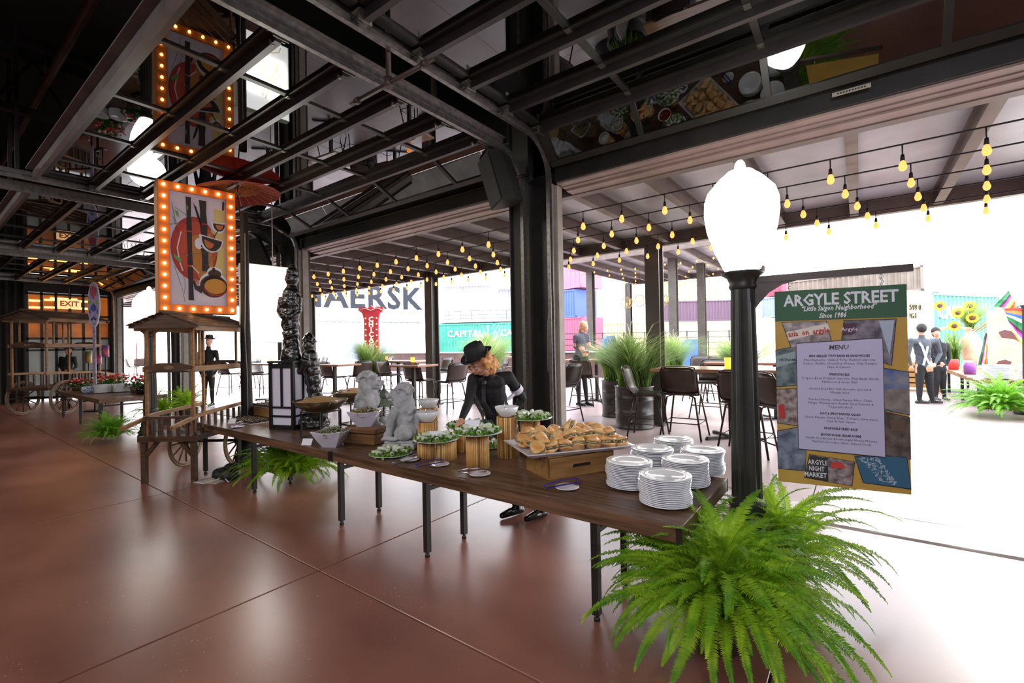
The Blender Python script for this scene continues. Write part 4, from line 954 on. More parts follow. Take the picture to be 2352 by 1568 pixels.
def prayfig(c, lab):
    b = MB(); t = thing('praying_figure', lab, 'statue', c, .3); F = MB()
    F.lathe([(.17, 0), (.19, .03), (.16, .06), (.13, .08), (.15, .11), (.13, .15)], 20)
    for k in range(14): a = k*2*pi/14; F.sph((cos(a)*.15, sin(a)*.15, .07), .05, 8, 6, (.8, .8, 1.1))
    ob('lotus_base', fuse(F, 'lotus_base', gl, .012, 2, .012, .04), None, t)
    for z, r, x in ((.16, .14, .04), (.25, .12, .045), (.35, .10, .03), (.46, .095, .01), (.57, .10, -.01), (.68, .11, -.03), (.78, .115, -.045), (.86, .10, -.05), (.93, .05, -.055), (1.0, .075, -.06), (1.07, .07, -.06), (1.12, .04, -.06)): b.sph((x, 0, z), r, 14, 9, (1, .9, 1.05))
    for sg in (-1, 1):
        b.tube([(-.04, sg*.10, .84), (-.10, sg*.12, .68), (-.20, sg*.05, .74), (-.24, sg*.015, .86)], [.045, .04, .03, .022], 10)
    for sg in (-1, 1): b.sph((-.06, sg*.072, .99), .018, 8, 6, (.6, .5, 1.6))
    b.sph((-.132, 0, .995), .014, 8, 6, (1, .7, 1.4)); b.sph((-.115, 0, .965), .02, 8, 6)
    for k in range(26):
        a = k*2.4; h = .02+.1*(k/26); r = .078*sqrt(max(.05, 1-(h/.115)**2)); b.sph((-.06+cos(a)*r, sin(a)*r, 1.02+h), .018, 6, 5)
    ob('figure', fuse(b, 'figure', gl, .010, 3, .008, .03), None, t); return t
bp_ = onT(722, 986, .18); prayfig(bp_, 'glossy black praying figure on a lotus base, right of the paper lantern')
# stone lion dogs
stone = M('pale_stone', '9b9b9f', 'b9babd', 14, .8, .6, bscale=55)
def lion(c, s, rz, lab):
    b = MB(); t = thing('stone_lion', lab, 'statue', c, rz); t.scale = (s, s, s)
    f = MB(); f.box((0, 0, .03), (.30, .21, .06), None, .01); f.box((0, 0, .07), (.27, .18, .03), None, .01); ob('plinth', f, stone, t)
    def E(x, y, z, r, sx=1, sy=1, sz=1, n=14, k=9): b.sph((x, y, z), r, n, k, (sx, sy, sz))
    # haunches, belly, chest, bent back
    E(.06, 0, .17, .10, 1.1, 1.0, .95); E(.05, 0, .27, .10, .95, .95, 1.15); E(.02, 0, .37, .095, .95, .95, 1.1); E(-.03, 0, .33, .075, .9, .95, 1.2)
    for q in (-1, 1):
        E(.05, q*.085, .155, .075, 1.25, .6, .95); E(-.05, q*.095, .105, .032, 1.7, .9, .7)
        b.tube([(-.02, q*.075, .38), (-.07, q*.085, .29), (-.085, q*.08, .19), (-.095, q*.075, .115)], [.05, .042, .034, .032], 10)
        E(-.115, q*.075, .108, .033, 1.35, 1.0, .75)
        for k in range(3): E(-.152, q*.075+(k-1)*.019, .10, .0125, 1, 1, 1, 7, 5)
        E(.0, q*.07, .43, .05, 1, .7, 1.2)
    # head with heavy brow, muzzle, open jaw
    E(-.01, 0, .505, .082, 1.05, .95, .95); E(-.085, 0, .505, .048, 1.2, 1.05, .62); E(-.08, 0, .462, .038, 1.25, 1.0, .42); E(-.133, 0, .518, .018, .9, 1.5, .8)
    for q in (-1, 1):
        E(-.068, q*.037, .535, .017); E(-.058, q*.04, .556, .022, 1.3, 1.0, .55); E(-.11, q*.03, .492, .02, 1.1, .8, .8)
        E(.012, q*.068, .572, .022, .7, .6, 1.25); E(.0, q*.075, .545, .018, 1, .6, 1)
    # mane: tight curls laid on the skull, nape and back
    E(.045, 0, .49, .085, .9, 1.05, 1.25); E(.07, 0, .41, .085, .8, 1.0, 1.2)
    for i in range(7):
        th = -.5+i*.36; z0 = .50+.115*cos(th); x0 = .03+.085*sin(th)
        for j in range(-3, 4):
            a_ = j*.42; E(x0*1.0+.02*cos(a_)-.01, .088*sin(a_), z0-.045*(1-cos(a_))-(.03*i if i > 4 else 0), .0205, 1, 1, 1, 8, 6)
    for k in range(6): E(.105-.004*k, 0, .42-.045*k, .022, .7, 1.5, .9, 8, 6)
    E(-.005, 0, .598, .024, 1, 1, 1.1)
    b.tube([(.13, 0, .13), (.165, 0, .21), (.15, 0, .30), (.165, 0, .36)], [.026, .032, .03, .010], 9); E(-.12, -.02, .125, .045)
    ob('lion_body', fuse(b, 'lion_body', stone, .0055, 2, .004, .012), None, t); return t
p = onT(922, 1034, .10); lion(p, 1.0, radians(33), 'grey stone lion dog facing left, between the square bowls and the salad platters')
q = PD(852, 950, 5.2); lion(Vector((q.x, q.y, ZT)), 1.12, radians(205), 'grey stone lion dog facing right, behind the raised square bowl')
# little pagoda lantern
q = PD(883, 960, 5.3); t = thing('pagoda_lantern', 'dark metal pagoda lantern with a candle between the two lions', 'lantern', (q.x, q.y, ZT), .3)
b = MB()
for k in range(6):
    a = k*pi/3; b.bar((.08*cos(a), .08*sin(a), .02), (.08*cos(a), .08*sin(a), .30), .012, .012)
    for j in range(6): a2 = a+pi/3; b.bar((.08*cos(a), .08*sin(a), .05+.045*j), (.08*cos(a2), .08*sin(a2), .05+.045*j), .006, .006)
b.lathe([(.09, 0), (.09, .02)], 6); ob('cage', b, black_steel, t)
b = MB(); b.lathe([(.15, .30), (.14, .31), (.06, .38), (.05, .40)], 6); b.lathe([(.10, .40), (.09, .41), (.03, .47), (.012, .50), (.016, .52), (.0, .55)], 6); ob('roof', b, M('verdigris', '4f5a4c', '66705f', 20, .6, .3), t)
b = MB(); b.cyl((0, 0, .02), .03, .08, 12); ob('candle', b, cwax, t)
# chocolate trays on the left table
chocm = M('chocolate', '2a1811', '3c251a', 40, .3); slate = M('slate_tray', '4a4643', None, rough=.35)
def choctray(c, w_, d_, nx_, ny_, rz, lab):
    t = thing('slate_tray', lab, 'tray', c, rz); b = MB(); b.box((0, 0, .006), (w_, d_, .012), None, .004); ob('tray_body', b, slate, t)
    b = MB(); b.box((0, 0, .0), (w_+.012, d_+.012, .006)); b2 = ob('rim', b, M('tray_rim', 'c9c2ba', None, rough=.3), t, loc=(0, 0, .004))
    cb = MB(); cb.lathe([(.017, 0), (.018, .016), (.010, .024), (0, .025)], 8); cb.cur = 1; cb.box((0, 0, .026), (.012, .006, .004), (0, 0, .5)); cm2 = cb.mesh('chocolate_bite', [chocm, M('sugar_crumb', 'd8b48c', None)])
    mm = T(*c) @ RZ(rz)
    for i in range(nx_):
        for j in range(ny_):
            p = mm @ Vector((-w_/2+.04+(w_-.08)*i/(nx_-1), -d_/2+.035+(d_-.07)*j/(ny_-1), .0122))
            o = bpy.data.objects.new('chocolate_bite', cm2); COL.objects.link(o); o.location = p; o.rotation_euler.z = random.uniform(-.3, .3)
            o['label'] = 'chocolate bite, %s row, %s from left, on the %s' % (ordn(j), ordn(i), lab); o['category'] = 'chocolate'; o['group'] = 'chocolate bites on the '+lab
q = P(566, 968, ZT); choctray((q.x, q.y+.05, ZT), .62, .30, 9, 5, .05, 'flat slate tray at table end')
bx = P(585, 962, ZT); by = Vector((bx.x-.02, 3.28, ZT))
t = thing('riser_box', 'low wooden box with rounded edge under the rear chocolate tray', 'box', by, 0); b = MB(); b.box((0, 0, .07), (.86, .3, .14), None, .02); ob('box_body', b, crm, t)
choctray((by.x, by.y, ZT+.14), .84, .30, 12, 5, 0, 'slate tray raised on the wooden box')
p = P(545, 981, ZT); o = bpy.data.objects.new('side_plate', SPM); COL.objects.link(o); o.location = (p.x, p.y, ZT+.0005); o['label'] = 'small white plate with tongs before the flat chocolate tray'; o['category'] = 'plate'
tongs(P(530, 984, ZT+.012), P(560, 970, ZT+.03), 'silver tongs on the small plate at the left end of the table')
# ================================================================ LAMP POSTS, SIGNS, FERNS
postm = M('lamp_post_black', '262623', '32322e', 6, .42, .08, spec=.5)
globe = M('lamp_globe', 'ffffff', None, rough=.3, emit=9, ecol=(1, 1, .93))
def lamppost(c, zt, lab, gs=1.0, r=.072, power=60):
    t = thing('lamp_post', lab, 'lamp post', c)
    b = MB(); b.lathe([(.20, 0), (.21, .05), (.19, .07), (.205, .12), (.17, .15), (.175, .20), (.15, .23), (.155, .27), (.13, .33), (.14, .36), (.12, .40), (.11, .50), (.125, .53), (.10, .57)], 32); ob('base', b, postm, t)
    b = MB(); b.lathe([(r*1.25, .55), (r*1.22, .8), (r*.98, zt-.10)], 32, flute=.09, smooth=False); ob('fluted_shaft', b, postm, t)
    b = MB(); b.lathe([(r*1.0, zt-.12), (r*1.15, zt-.10), (r*1.05, zt-.08), (r*1.25, zt-.04), (r*1.7, zt-.015), (r*1.75, zt), (r*.9, zt)], 28); ob('collar', b, postm, t)
    b = MB(); s = gs*.245
    b.lathe([(x*s, zt-.002+z*s) for x, z in ((.42, 0), (.5, .12), (.72, .62), (.93, 1.25), (1.0, 1.75), (.99, 2.1), (.90, 2.38), (.78, 2.52), (.70, 2.62), (.55, 2.78), (.42, 2.88), (.35, 2.95), (.20, 3.0), (.15, 3.06), (.13, 3.2), (.07, 3.28), (.0, 3.30))], 36, cap=False); ob('globe', b, globe, t)
    lamp('globe_light', 'POINT', (c[0], c[1], c[2]+zt+.95*gs), power, (1, .97, .88), size=.3)
    return t
lc_ = Vector((-.64, 3.52, 0)); D_ = depth((lc_.x, lc_.y, 1.9)); ztop = PD(1716, 625, D_).z
# nearest post sits where the shaft is seen; its globe spans 157 px
lamppost(lc_, ztop, 'black fluted lamp post with white acorn globe beside the menu board', 157/FPX*D_/.49, .078, 25)
D2 = depth((-10.89, 2.95, 1.9)); lamppost(Vector((-10.89, 2.95, 0)), PD(330, 760, D2).z, 'lamp post with glowing white globe behind the flower cart', 62/FPX*D2/.49, .085, 25)
p3 = Vector(PD(2352, 800, 9.6)); p3 = Vector((p3.x+.03, p3.y, 0)); D3_ = depth(p3); lamppost(p3, PD(2350, 700, D3_).z, 'lamp post with white globe cut by the right picture edge', .95, .05, 5)
# ---- ferns
fg = leafmat('fern_green', '5c9a18', 'c6e640', .5, 4); fg2 = leafmat('fern_green_dark', '4c8c20', '92c840', .45, 4); stemm = M('fern_stem', '7c8a3c', None)
def frond_mesh(Ln, seed, n=34, wmax=.045, rise=.55, det=True):
    rr = random.Random(seed); b = MB(); pts = []
    th = rise+rr.uniform(-.15, .15); p = Vector((0, 0, 0)); st_ = Ln/n; tw = rr.uniform(-.5, .5); az = 0
    for i in range(n+1):
        u = i/n; pts.append(p.copy()); ang = th+.9-(1.75+.25*sin(seed))*u**1.15; az += tw/n*.6
        p = p+Vector((cos(ang)*cos(az), cos(ang)*sin(az), sin(ang)))*st_
    b.tube(pts[::3], [.0028*(1-.8*k/(n/3)) for k in range(len(pts[::3]))], 3, cap=False)
    b.m(1); sub = 2 if det else 1
    for i in range(2, n):
        for hh in range(sub):
            u = (i+hh/sub)/n; a = pts[i].lerp(pts[min(i+1, n)], hh/sub); tg = (pts[min(i+1, n)]-pts[i-1]).normalized()
            sd = tg.cross(Vector((0, 0, 1))).normalized(); upv = sd.cross(tg)
            wl_ = wmax*min(1, u*5)*(1-u**2.2)**.8*rr.uniform(.85, 1.1)+.003; hw = Ln/n/sub*.52
            for s in (-1, 1):
                dr = (sd*s+tg*.28+upv*(.25+rr.uniform(-.35, .2))).normalized(); e = a+dr*wl_; cu = rr.uniform(-.3, .5)*wl_*.4
                m1 = a+dr*wl_*.55+upv*.1*wl_
                if det: b.add([a-tg*hw*.8, a+tg*hw*.8, m1+tg*hw*1.1, m1-tg*hw*.9, e-upv*abs(cu)+tg*hw*.5], [(0, 1, 2, 3), (3, 2, 4)])
                else: b.add([a-tg*hw, a+tg*hw, e-upv*abs(cu)], [(0, 1, 2)])
    return b
def make_frondset(Ln, mt, k=5, **kw):
    return [frond_mesh(Ln*(.75+.5*((i*37) % 10)/10), i+int(Ln*100), **kw).mesh('frond', [stemm, mt]) for i in range(k)]
def fern(c, meshes, n, lab, hb=.25, rb=.10, seed=1, pot=True, rot0=0, tiltmax=1.35):
    t = thing('boston_fern', lab, 'fern', c, group='bushy green ferns standing on the floor'); rr = random.Random(seed)
    if pot and hb > .15:
        b = MB(); b.lathe([(.12, 0), (.13, .01), (.16, hb-.02), (.17, hb), (.15, hb), (.13, hb-.03), (0, hb-.03)], 24, cap=False); ob('pot', b, M('pot_dark', '3a2a20', '4a3628', 8, .7), t)
    for i in range(n):
        u = (i+.5)/n; a = i*2.399+rot0; tilt = tiltmax*u**.75-.35; me = meshes[rr.randrange(len(meshes))]
        o = ob('frond', me, None, t, loc=(rb*u*cos(a), rb*u*sin(a), hb-.02+(1-u)*.05), rot=(rr.uniform(-.35, .35), tilt*.9-.15, a+rr.uniform(-.2, .2)))
        s = .75+.35*rr.random(); o.scale = (s, s, s)
    return t
FA = make_frondset(.62, fg, 9, n=40, wmax=.052); FB = make_frondset(.48, fg2, 5, n=26, wmax=.045, det=False)
fern(Vector((-.64, 2.70, 0)), FA, 290, 'large bright green fern in the foreground at the foot of the lamp post', .22, .14, 1, tiltmax=1.5)
fern(Vector((-.45, 3.55, 0)), FA, 110, 'fern behind the foreground fern, right of the lamp post shaft', .20, .10, 9)
fern(Vector((-5.72, 2.98, 0)), FA, 230, 'bright fern on the floor under the left serving table', .10, .16, 2)
p = P(252, 1012, 0); fern(p, FB, 210, 'dark green fern left of the far lamp post base', .09, .12, 3)
p = P(372, 975, 0); fern(p, FA, 60, 'yellow green fern behind the flower cart handles', .25, .1, 4)
p = P(375, 925, 0); p = Vector((-12.6, 4.1, 0)); fern(p, FA, 60, 'light green fern showing above the cart rail by the doorway', .35, .1, 6)
p = P(2300, 958, 0); fern(p, FB, 260, 'dense green fern at the right edge below the white plates', .10, .14, 5).scale = (1.75, 1.75, 1.6)
# ---- black pole with marquee sign, light box and parasol
pole = Vector((-7.08, 3.05, 0)); dp = depth((pole.x, pole.y, 2))
t = thing('black_pole', 'thick cloth wrapped black pole carrying the marquee sign and light box', 'pole', pole)
b = MB(); b.tube([(0, 0, 0), (.0, 0, .9), (-.01, 0, 1.5), (0, 0, 2.2), (0, 0, 3.0), (0, 0, 3.62)], [.085, .075, .07, .06, .055, .05], 14); b.lathe([(.19, 0), (.2, .04), (.16, .06), (.17, .12), (.12, .2), (.09, .3)], 24); ob('shaft', b, M('black_cloth', '171513', '221f1d', 9, .75, .5), t)
b = MB(); b.tube([(.09, -.03, 3.3), (.10, -.04, 2.5), (.085, -.05, 1.9), (.10, -.03, 1.2), (.09, -.03, .5)], .006, 5); ob('cable', b, MATS['cord_grey'], t)
for z in (2.0, 2.6, 3.3): b = MB(); b.tube([(0, -.02, z), (-.10, -.09, z)], .014, 6); ob('sign_bracket', b, chrome, t)
# marquee
TL, TR, BL, BR = PD(358, 412, 5.97), PD(537, 442, 6.6), PD(371, 720, 5.97), PD(547, 720, 6.6)
zt_, zb_ = (TL.z+TR.z)/2, (BL.z+BR.z)/2; a = (TL+BL)/2; c = (TR+BR)/2
a.z = c.z = (zt_+zb_)/2; Wm = (c-a).length; Hm = zt_-zb_
mx = frame((a+c)/2, c-a)
t = thing('marquee_sign', 'orange framed marquee sign ringed with bulbs, painted with bamboo, bowls and a teapot', 'sign'); t.matrix_world = mx
org = M('marquee_orange', 'c4641c', 'd4762a', 5, .45, .05); orp = M('marquee_side', 'd99a6a', None, rough=.5)
fw = .115; b = MB(); dpt = .2
b.bb(-Wm/2, -Wm/2+fw, 0, dpt, -Hm/2, Hm/2, .004); b.bb(Wm/2-fw, Wm/2, 0, dpt, -Hm/2, Hm/2, .004); b.bb(-Wm/2+fw, Wm/2-fw, 0, dpt, Hm/2-fw, Hm/2, .004); b.bb(-Wm/2+fw, Wm/2-fw, 0, dpt, -Hm/2, -Hm/2+fw, .004); ob('frame', b, org, t)
b = MB(); b.bb(-Wm/2-.012, -Wm/2-.001, .01, dpt+.02, -Hm/2-.005, Hm/2+.005); ob('side_board', b, orp, t)
b = MB(); b.bb(-Wm/2+fw, Wm/2-fw, .03, .06, -Hm/2+fw, Hm/2-fw); ob('panel', b, M('panel_lilac', 'c9c0cf', None, rough=.6), t)
iw, ih = Wm-2*fw, Hm-2*fw
def art(polys, col, k, nm='painted_shape'):
    b = MB()
    for poly in polys:
        pp = [(-iw/2+x*iw, ih/2-y*ih) for x, y in poly]
        ar = sum(pp[i][0]*pp[(i+1) % len(pp)][1]-pp[(i+1) % len(pp)][0]*pp[i][1] for i in range(len(pp)))
        if ar < 0: pp.reverse()
        b.prism(pp, .0008, T(0, .0295-k*.0009, 0) @ RX(pi/2))
    ob(nm, b, M('paint_'+col, col, None, rough=.6), t)
def ell(cx, cy, rx, ry, a0=0, a1=360, n=28): return [(cx+rx*cos(radians(a0+(a1-a0)*i/n)), cy+ry*sin(radians(a0+(a1-a0)*i/n))) for i in range(n+(a1-a0 != 360))]
def stroke(pts, w):
    l, r = [], []
    for i, (x, y) in enumerate(pts):
        x0, y0 = pts[max(0, i-1)]; x1, y1 = pts[min(len(pts)-1, i+1)]; d = sqrt((x1-x0)**2+(y1-y0)**2*2.2) or 1; nx_, ny_ = -(y1-y0)/d*1.4, (x1-x0)/d*.7
        ww = w[i] if isinstance(w, (list, tuple)) else w; l.append((x+nx_*ww, y+ny_*ww)); r.append((x-nx_*ww, y-ny_*ww))
    return l+r[::-1]
art([[(.78, .1), (.98, .1), (.98, .74), (.7, .76), (.72, .3), (.78, .3)]], 'c9b574', 1)
art([ell(.43, .49, .41, .29)], 'a8332a', 1); art([ell(.47, .48, .35, .235)], 'b5442c', 2)
art([[(.35, .38), (.72, .33), (.76, .74), (.5, .76), (.38, .6)]], 'b0702c', 3)
art([ell(.5, .44, .07, .05)], 'd8d2dc', 4)
art([stroke([(.2, .35), (.13, .5), (.17, .62), (.22, .7)], .010), stroke([(.3, .55), (.38, .65), (.5, .71)], .008)], 'd5cfd8', 4)
brn = '2b1c1a'
def bamboo(x, y0, y1, w, dx=0):
    out = []; n = 3; h = (y1-y0)/n
    for i in range(n):
        ya, yb = y0+i*h, y0+(i+1)*h-.012; xa, xb = x+dx*(ya-y0), x+dx*(yb-y0)
        out.append([(xa-w, ya), (xa-w*.72, (ya+yb)/2), (xb-w, yb), (xb+w, yb), (xb+w*.72, (ya+yb)/2), (xa+w, ya)])
    return out
art(bamboo(.33, .03, .97, .046, .03), brn, 5); art(bamboo(.58, .04, .70, .066, .06), brn, 5)
art([stroke([(.42, .08), (.5, .2), (.55, .28)], [.006, .018, .01]), stroke([(.45, .1), (.55, .26)], .01), stroke([(.96, .02), (.95, .10)], .018)], brn, 5)
art([ell(.86, .23, .14, .09, 0, 180), [(.72, .23), (1.0, .215), (1.0, .235)]], 'd5cfd8', 5); art([ell(.87, .235, .11, .07, 0, 180)], brn, 6); art([ell(.88, .245, .07, .045, 0, 180)], 'b5622c', 7)
art([ell(.73, .37, .22, .14, 8, 188)], 'd5cfd8', 6); art([ell(.74, .38, .185, .115, 8, 188), stroke([(.78, .36), (.86, .29)], .008)], brn, 7); art([ell(.69, .405, .09, .07, 20, 190)], 'b5622c', 8)
art([ell(.76, .81, .27, .125), ell(.78, .69, .14, .05)], 'd5cfd8', 6); art([ell(.76, .82, .25, .105), ell(.78, .705, .12, .04), ell(.76, .665, .03, .02), stroke([(.55, .86), (.44, .84), (.40, .78)], [.05, .03, .02]), [(.62, .74), (.9, .74), (.98, .8), (.55, .8)]], '3c241d', 7)
art([ell(.79, .82, .2, .07)], 'c0842f', 8); art([stroke([(.58, .84), (.7, .9), (.9, .9), (.99, .86)], .012)], '96302a', 9); art([stroke([(.40, .765), (.46, .78), (.5, .81)], [.01, .02, .004])], 'c07038', 8)
art([stroke([(.05, .1), (.08, .2), (.12, .28)], .004), stroke([(.1, .14), (.3, .2), (.5, .22)], .003), stroke([(.02, .3), (.15, .28), (.3, .24)], .003), stroke([(.08, .66), (.2, .85), (.25, .98)], .003), stroke([(.2, .7), (.26, .8), (.24, .9)], .003), stroke([(.2, .55), (.5, .53), (.7, .5)], .003), stroke([(.06, .22), (.14, .34), (.2, .42)], .003), stroke([(.6, .68), (.72, .56), (.86, .45)], .003)], '4a5a44', 9)
art([[(.1, .16), (.16, .18), (.17, .23), (.13, .21)], [(.06, .55), (.2, .6), (.17, .63), (.08, .59)], [(.3, .1), (.33, .13), (.3, .16)]], '5f9a4a', 10)
mbm = M('marquee_bulb', 'ffd28a', None, emit=14, ecol=(1, .62, .2)); q_ = MB(); q_.sph((0, -.022, 0), .017, 10, 7); q_.sph((0, -.006, 0), .019, 10, 6, (1, .6, 1)); MBM = q_.mesh('bulb', mbm)
bx_, bz_ = Wm/2-fw/2, Hm/2-fw/2
for i in range(6):
    for s in (-1, 1): ob('bulb', MBM, None, t, loc=(-bx_+2*bx_*i/5, 0, s*bz_))
for i in range(1, 11):
    for s in (-1, 1): ob('bulb', MBM, None, t, loc=(s*bx_, 0, -bz_+2*bz_*i/11))
# light box
a, c = PD(556, 700, 6.75), PD(672, 700, 7.3); z1 = PD(556, 602, 6.75).z; z0 = PD(563, 787, 6.75).z; a.z = c.z = (z0+z1)/2
mx = frame((a+c)/2+Vector((0, 0, 0)), c-a); Wl, Hl = (c-a).length, z1-z0
t = thing('light_box', 'brilliant white glowing light box hung right of the black pole', 'light box'); t.matrix_world = mx
b = MB(); b.bb(-Wl/2, Wl/2, 0, .12, -Hl/2, Hl/2, .006); ob('case', b, M('box_edge', 'c9cbb0', None, emit=.4), t)
b = MB(); b.bb(-Wl/2+.012, Wl/2-.012, -.004, 0, -Hl/2+.012, Hl/2-.012); ob('lit_face', b, M('lit_face', 'ffffff', None, emit=3.2, ecol=(1, 1, .96)), t)
ylw = M('lit_yellow', 'e8d86a', None, emit=1.15, ecol=(1, .92, .45)); b = MB()
for pts in ([(.0, .3), (.1, .1), (.25, -.02), (.32, -.1)], [(-.05, .28), (.02, .08), (.2, -.08), (.28, -.2)], [(.18, .3), (.3, .18), (.36, .05)], [(.2, -.1), (.26, -.18), (.24, -.22)], [(0, -.36), (.15, -.33), (.3, -.38), (.33, -.45)], [(-.12, .0), (-.02, -.08), (.06, -.2)]):
    b.tube([(x*Wl, -.006, z*Hl) for x, z in pts], .006, 5)
ob('painted_swirls', b, ylw, t)
lamp('light_box_light', 'AREA', tuple((a+c)/2+mx.to_3x3() @ Vector((0, -.05, 0))), 14, (1, 1, .95), mx.to_euler(), .6); bpy.data.objects['light_box_light'].rotation_euler = (mx @ Matrix.Rotation(pi/2, 4, 'X')).to_euler()
b = MB(); b.tube([(a+c)/2+Vector((.05, .05, Hl/2)), (a+c)/2+Vector((.05, .05, Hl/2+1.2))], .008, 5); one('hanging_cable', b, M('cable_pale', 'a9a49c', None), 'pale cable rising from the light box', 'cable')
# parasol
pc = PD(546, 446, 6.7); t = thing('paper_parasol', 'red oiled paper parasol open above the marquee sign', 'parasol', pc, rot=(radians(4), radians(-4), 0))
R_ = .565; hz = .13; b = MB(); n = 32; vs = [(0, 0, hz)]; 
for k in (1, 2):
    for j in range(n): a_ = 2*pi*j/n; rr_ = R_*k/2*(1 if j % 2 == 0 else .985); vs.append((rr_*cos(a_), rr_*sin(a_), hz*(1-(k/2)**1.3)+(0 if j % 2 == 0 else .006)))
fs = [(0, 1+j, 1+(j+1) % n) for j in range(n)]+[(1+j, 1+n+j, 1+n+(j+1) % n, 1+(j+1) % n) for j in range(n)]
b.add(vs, fs); ob('paper_canopy', b, leafmat('parasol_red', 'd05048', 'b8433a', .6, 3), t)
rb = MB(); rb.tube([(.03, 0, hz-.01), (.3, 0, hz*.6-.006), (R_, 0, -.004)], .004, 4); rm_ = rb.mesh('rib', M('bamboo_rib', 'b5763c', None)); rb2 = MB(); rb2.tube([(.02, 0, -.02), (.32, 0, hz*.55)], .003, 4); rm2 = rb2.mesh('stretcher', MATS['bamboo_rib'])
for j in range(26): ob('rib', rm_, None, t, rot=2*pi*j/26); ob('stretcher', rm2, None, t, rot=2*pi*j/26)
b = MB(); b.tube([(0, 0, hz+.05), (0, 0, -.75)], .011, 8); b.tube([(0, 0, -.03), (0, 0, .0)], .025, 8); ob('handle_stick', b, M('red_stick', '6b2a20', None, rough=.4), t)
# ---- menu board hanging from the near lamp post
Dl, Dr = None, None
LTp, LBp, RTp, RBp = (1778, 671), (1789, 1106), (2083, 651), (2093, 1135)
# board height 1.09 m: left side 435 px, right side 484 px
HB = D_*425.2/FPX; dl = FPX*HB/435.; dr = FPX*HB/484.
PL = PD(1783.5, 888, dl); PR = PD(2088, 893, dr); zc = (PL.z+PR.z)/2; PL.z = PR.z = zc
mx = frame((PL+PR)/2, PR-PL); Wb = (PR-PL).length; HB2 = (PD(1778, 671, dl).z-PD(1789, 1106, dl).z+PD(2083, 651, dr).z-PD(2093, 1135, dr).z)/2
t = thing('menu_board', 'hanging board headed ARGYLE STREET with a printed menu and street photos', 'sign'); t.matrix_world = mx
b = MB(); b.box((0, .008, 0), (Wb, .012, HB2), None, .003); ob('board', b, M('board_ochre', 'b8903c', 'c49c46', 3, .6), t)
def X_(u): return -Wb/2+u*Wb
def Z_(v): return HB2/2-v*HB2
def slab(poly, col, k, nm='photo_panel', c2=None, sc=20, stretch=None):
    pp = [(X_(u_), Z_(v_)) for u_, v_ in poly]; ar = sum(pp[i][0]*pp[(i+1) % len(pp)][1]-pp[(i+1) % len(pp)][0]*pp[i][1] for i in range(len(pp)))
    if ar < 0: pp.reverse()
    b = MB(); b.prism(pp, .001, T(0, .002-k*.0012, 0) @ RX(pi/2)); return ob(nm, b, M('print_'+col+(c2 or ''), col, c2, sc, .6, stretch=stretch), t)
slab([(0, 0), (1, 0), (1, .156), (0, .156)], '2f5a3c', 1, 'green_header')
def words(body, u_, v_, sz, col, bd=.0, it=0, k=2, xs=1.0, rot=0, al='CENTER', fit=None):
    tm = text(body, sz*HB, bd*HB, it, al, .0004, 1.0, xs, 1)
    if fit:
        w_ = max(v.co.x for v in tm.vertices)-min(v.co.x for v in tm.vertices); tm.transform(Matrix.Diagonal((fit*Wb/w_, 1, 1, 1)))
    b = MB(); addmesh(b, tm, T(X_(u_), .0015-k*.0012, Z_(v_)) @ RY(rot)); ob('lettering', b, M('ink_'+col, col, None, rough=.7), t)
words('ARGYLE STREET', .51, .055, .082, 'dcdce6', .0022, 0, 2, .98, fit=.87)
words('\u201cLittle Saigon Neighborhood\u201d', .5, .098, .036, 'dcdce6', .0009, .25, fit=.57)
words('Since 1986', .46, .136, .036, 'dcdce6', .0009, .25, fit=.21)
# photo collage: each print is a dark edged panel with simple shapes
def photo(poly, col, c2, sc=18, k=2):
    cx_ = sum(p[0] for p in poly)/4; cy_ = sum(p[1] for p in poly)/4
    slab([(cx_+(x-cx_)*1.03, cy_+(y-cy_)*1.03) for x, y in poly], '14110f', k, 'photo_edge'); slab(poly, col, k+1, 'photo_panel', c2, sc)
photo([(.06, .165), (.41, .165), (.46, .31), (.15, .33)], '6e6468', 'b9aeb0'); slab([(.09, .215), (.42, .175), (.44, .21), (.11, .26)], 'd9cfc6', 4.2, 'shop_fascia'); words('asia  on  argyle', .27, .218, .040, 'b5302a', .001, 0, 5, rot=-.11, fit=.33)
photo([(.55, .165), (.92, .165), (.88, .385), (.52, .30)], '4a4450', '8a8494'); slab([(.54, .18), (.64, .18), (.63, .23), (.53, .24)], '4a2740', 4.2, 'station_sign'); words('Argyle', .585, .208, .026, 'd8c8d8', .0004, 0, 5); slab([(.80, .17), (.91, .17), (.87, .34)], 'a9b4c8', 4.2, 'photo_sky')
photo([(0, .31), (.17, .29), (.17, .49), (0, .5)], '3f5058', '7c8a8c'); slab([(0, .34), (.16, .315), (.16, .37), (0, .4)], '8fa4a8', 4.2, 'shop_fascia'); words('VIETNAM', .09, .36, .018, '2b3a3c', .0003, 0, 5)
photo([(0, .515), (.17, .51), (.17, .70), (0, .69)], '6a4a44', 'a9a0a0', 30); slab([(.01, .6), (.06, .59), (.07, .66), (.02, .67)], 'b5302a', 4.2, 'red_figure')
photo([(0, .735), (.24, .70), (.22, .93), (0, .93)], '4a5068', '8a94a8', 14)
photo([(.82, .40), (1, .42), (1, .62), (.82, .60)], '3f5a98', '8a8a94', 10); slab([(.83, .5), (1, .5), (1, .615), (.82, .595)], '6c6260', 4.2, 'photo_paving', '8f8580', 14)
photo([(.82, .61), (1, .635), (1, .83), (.82, .82)], '3f3532', '6b5c55'); slab([(.86, .645), (.97, .65), (.96, .7), (.87, .7)], '5f4a3a', 4.2, 'photo_sign')
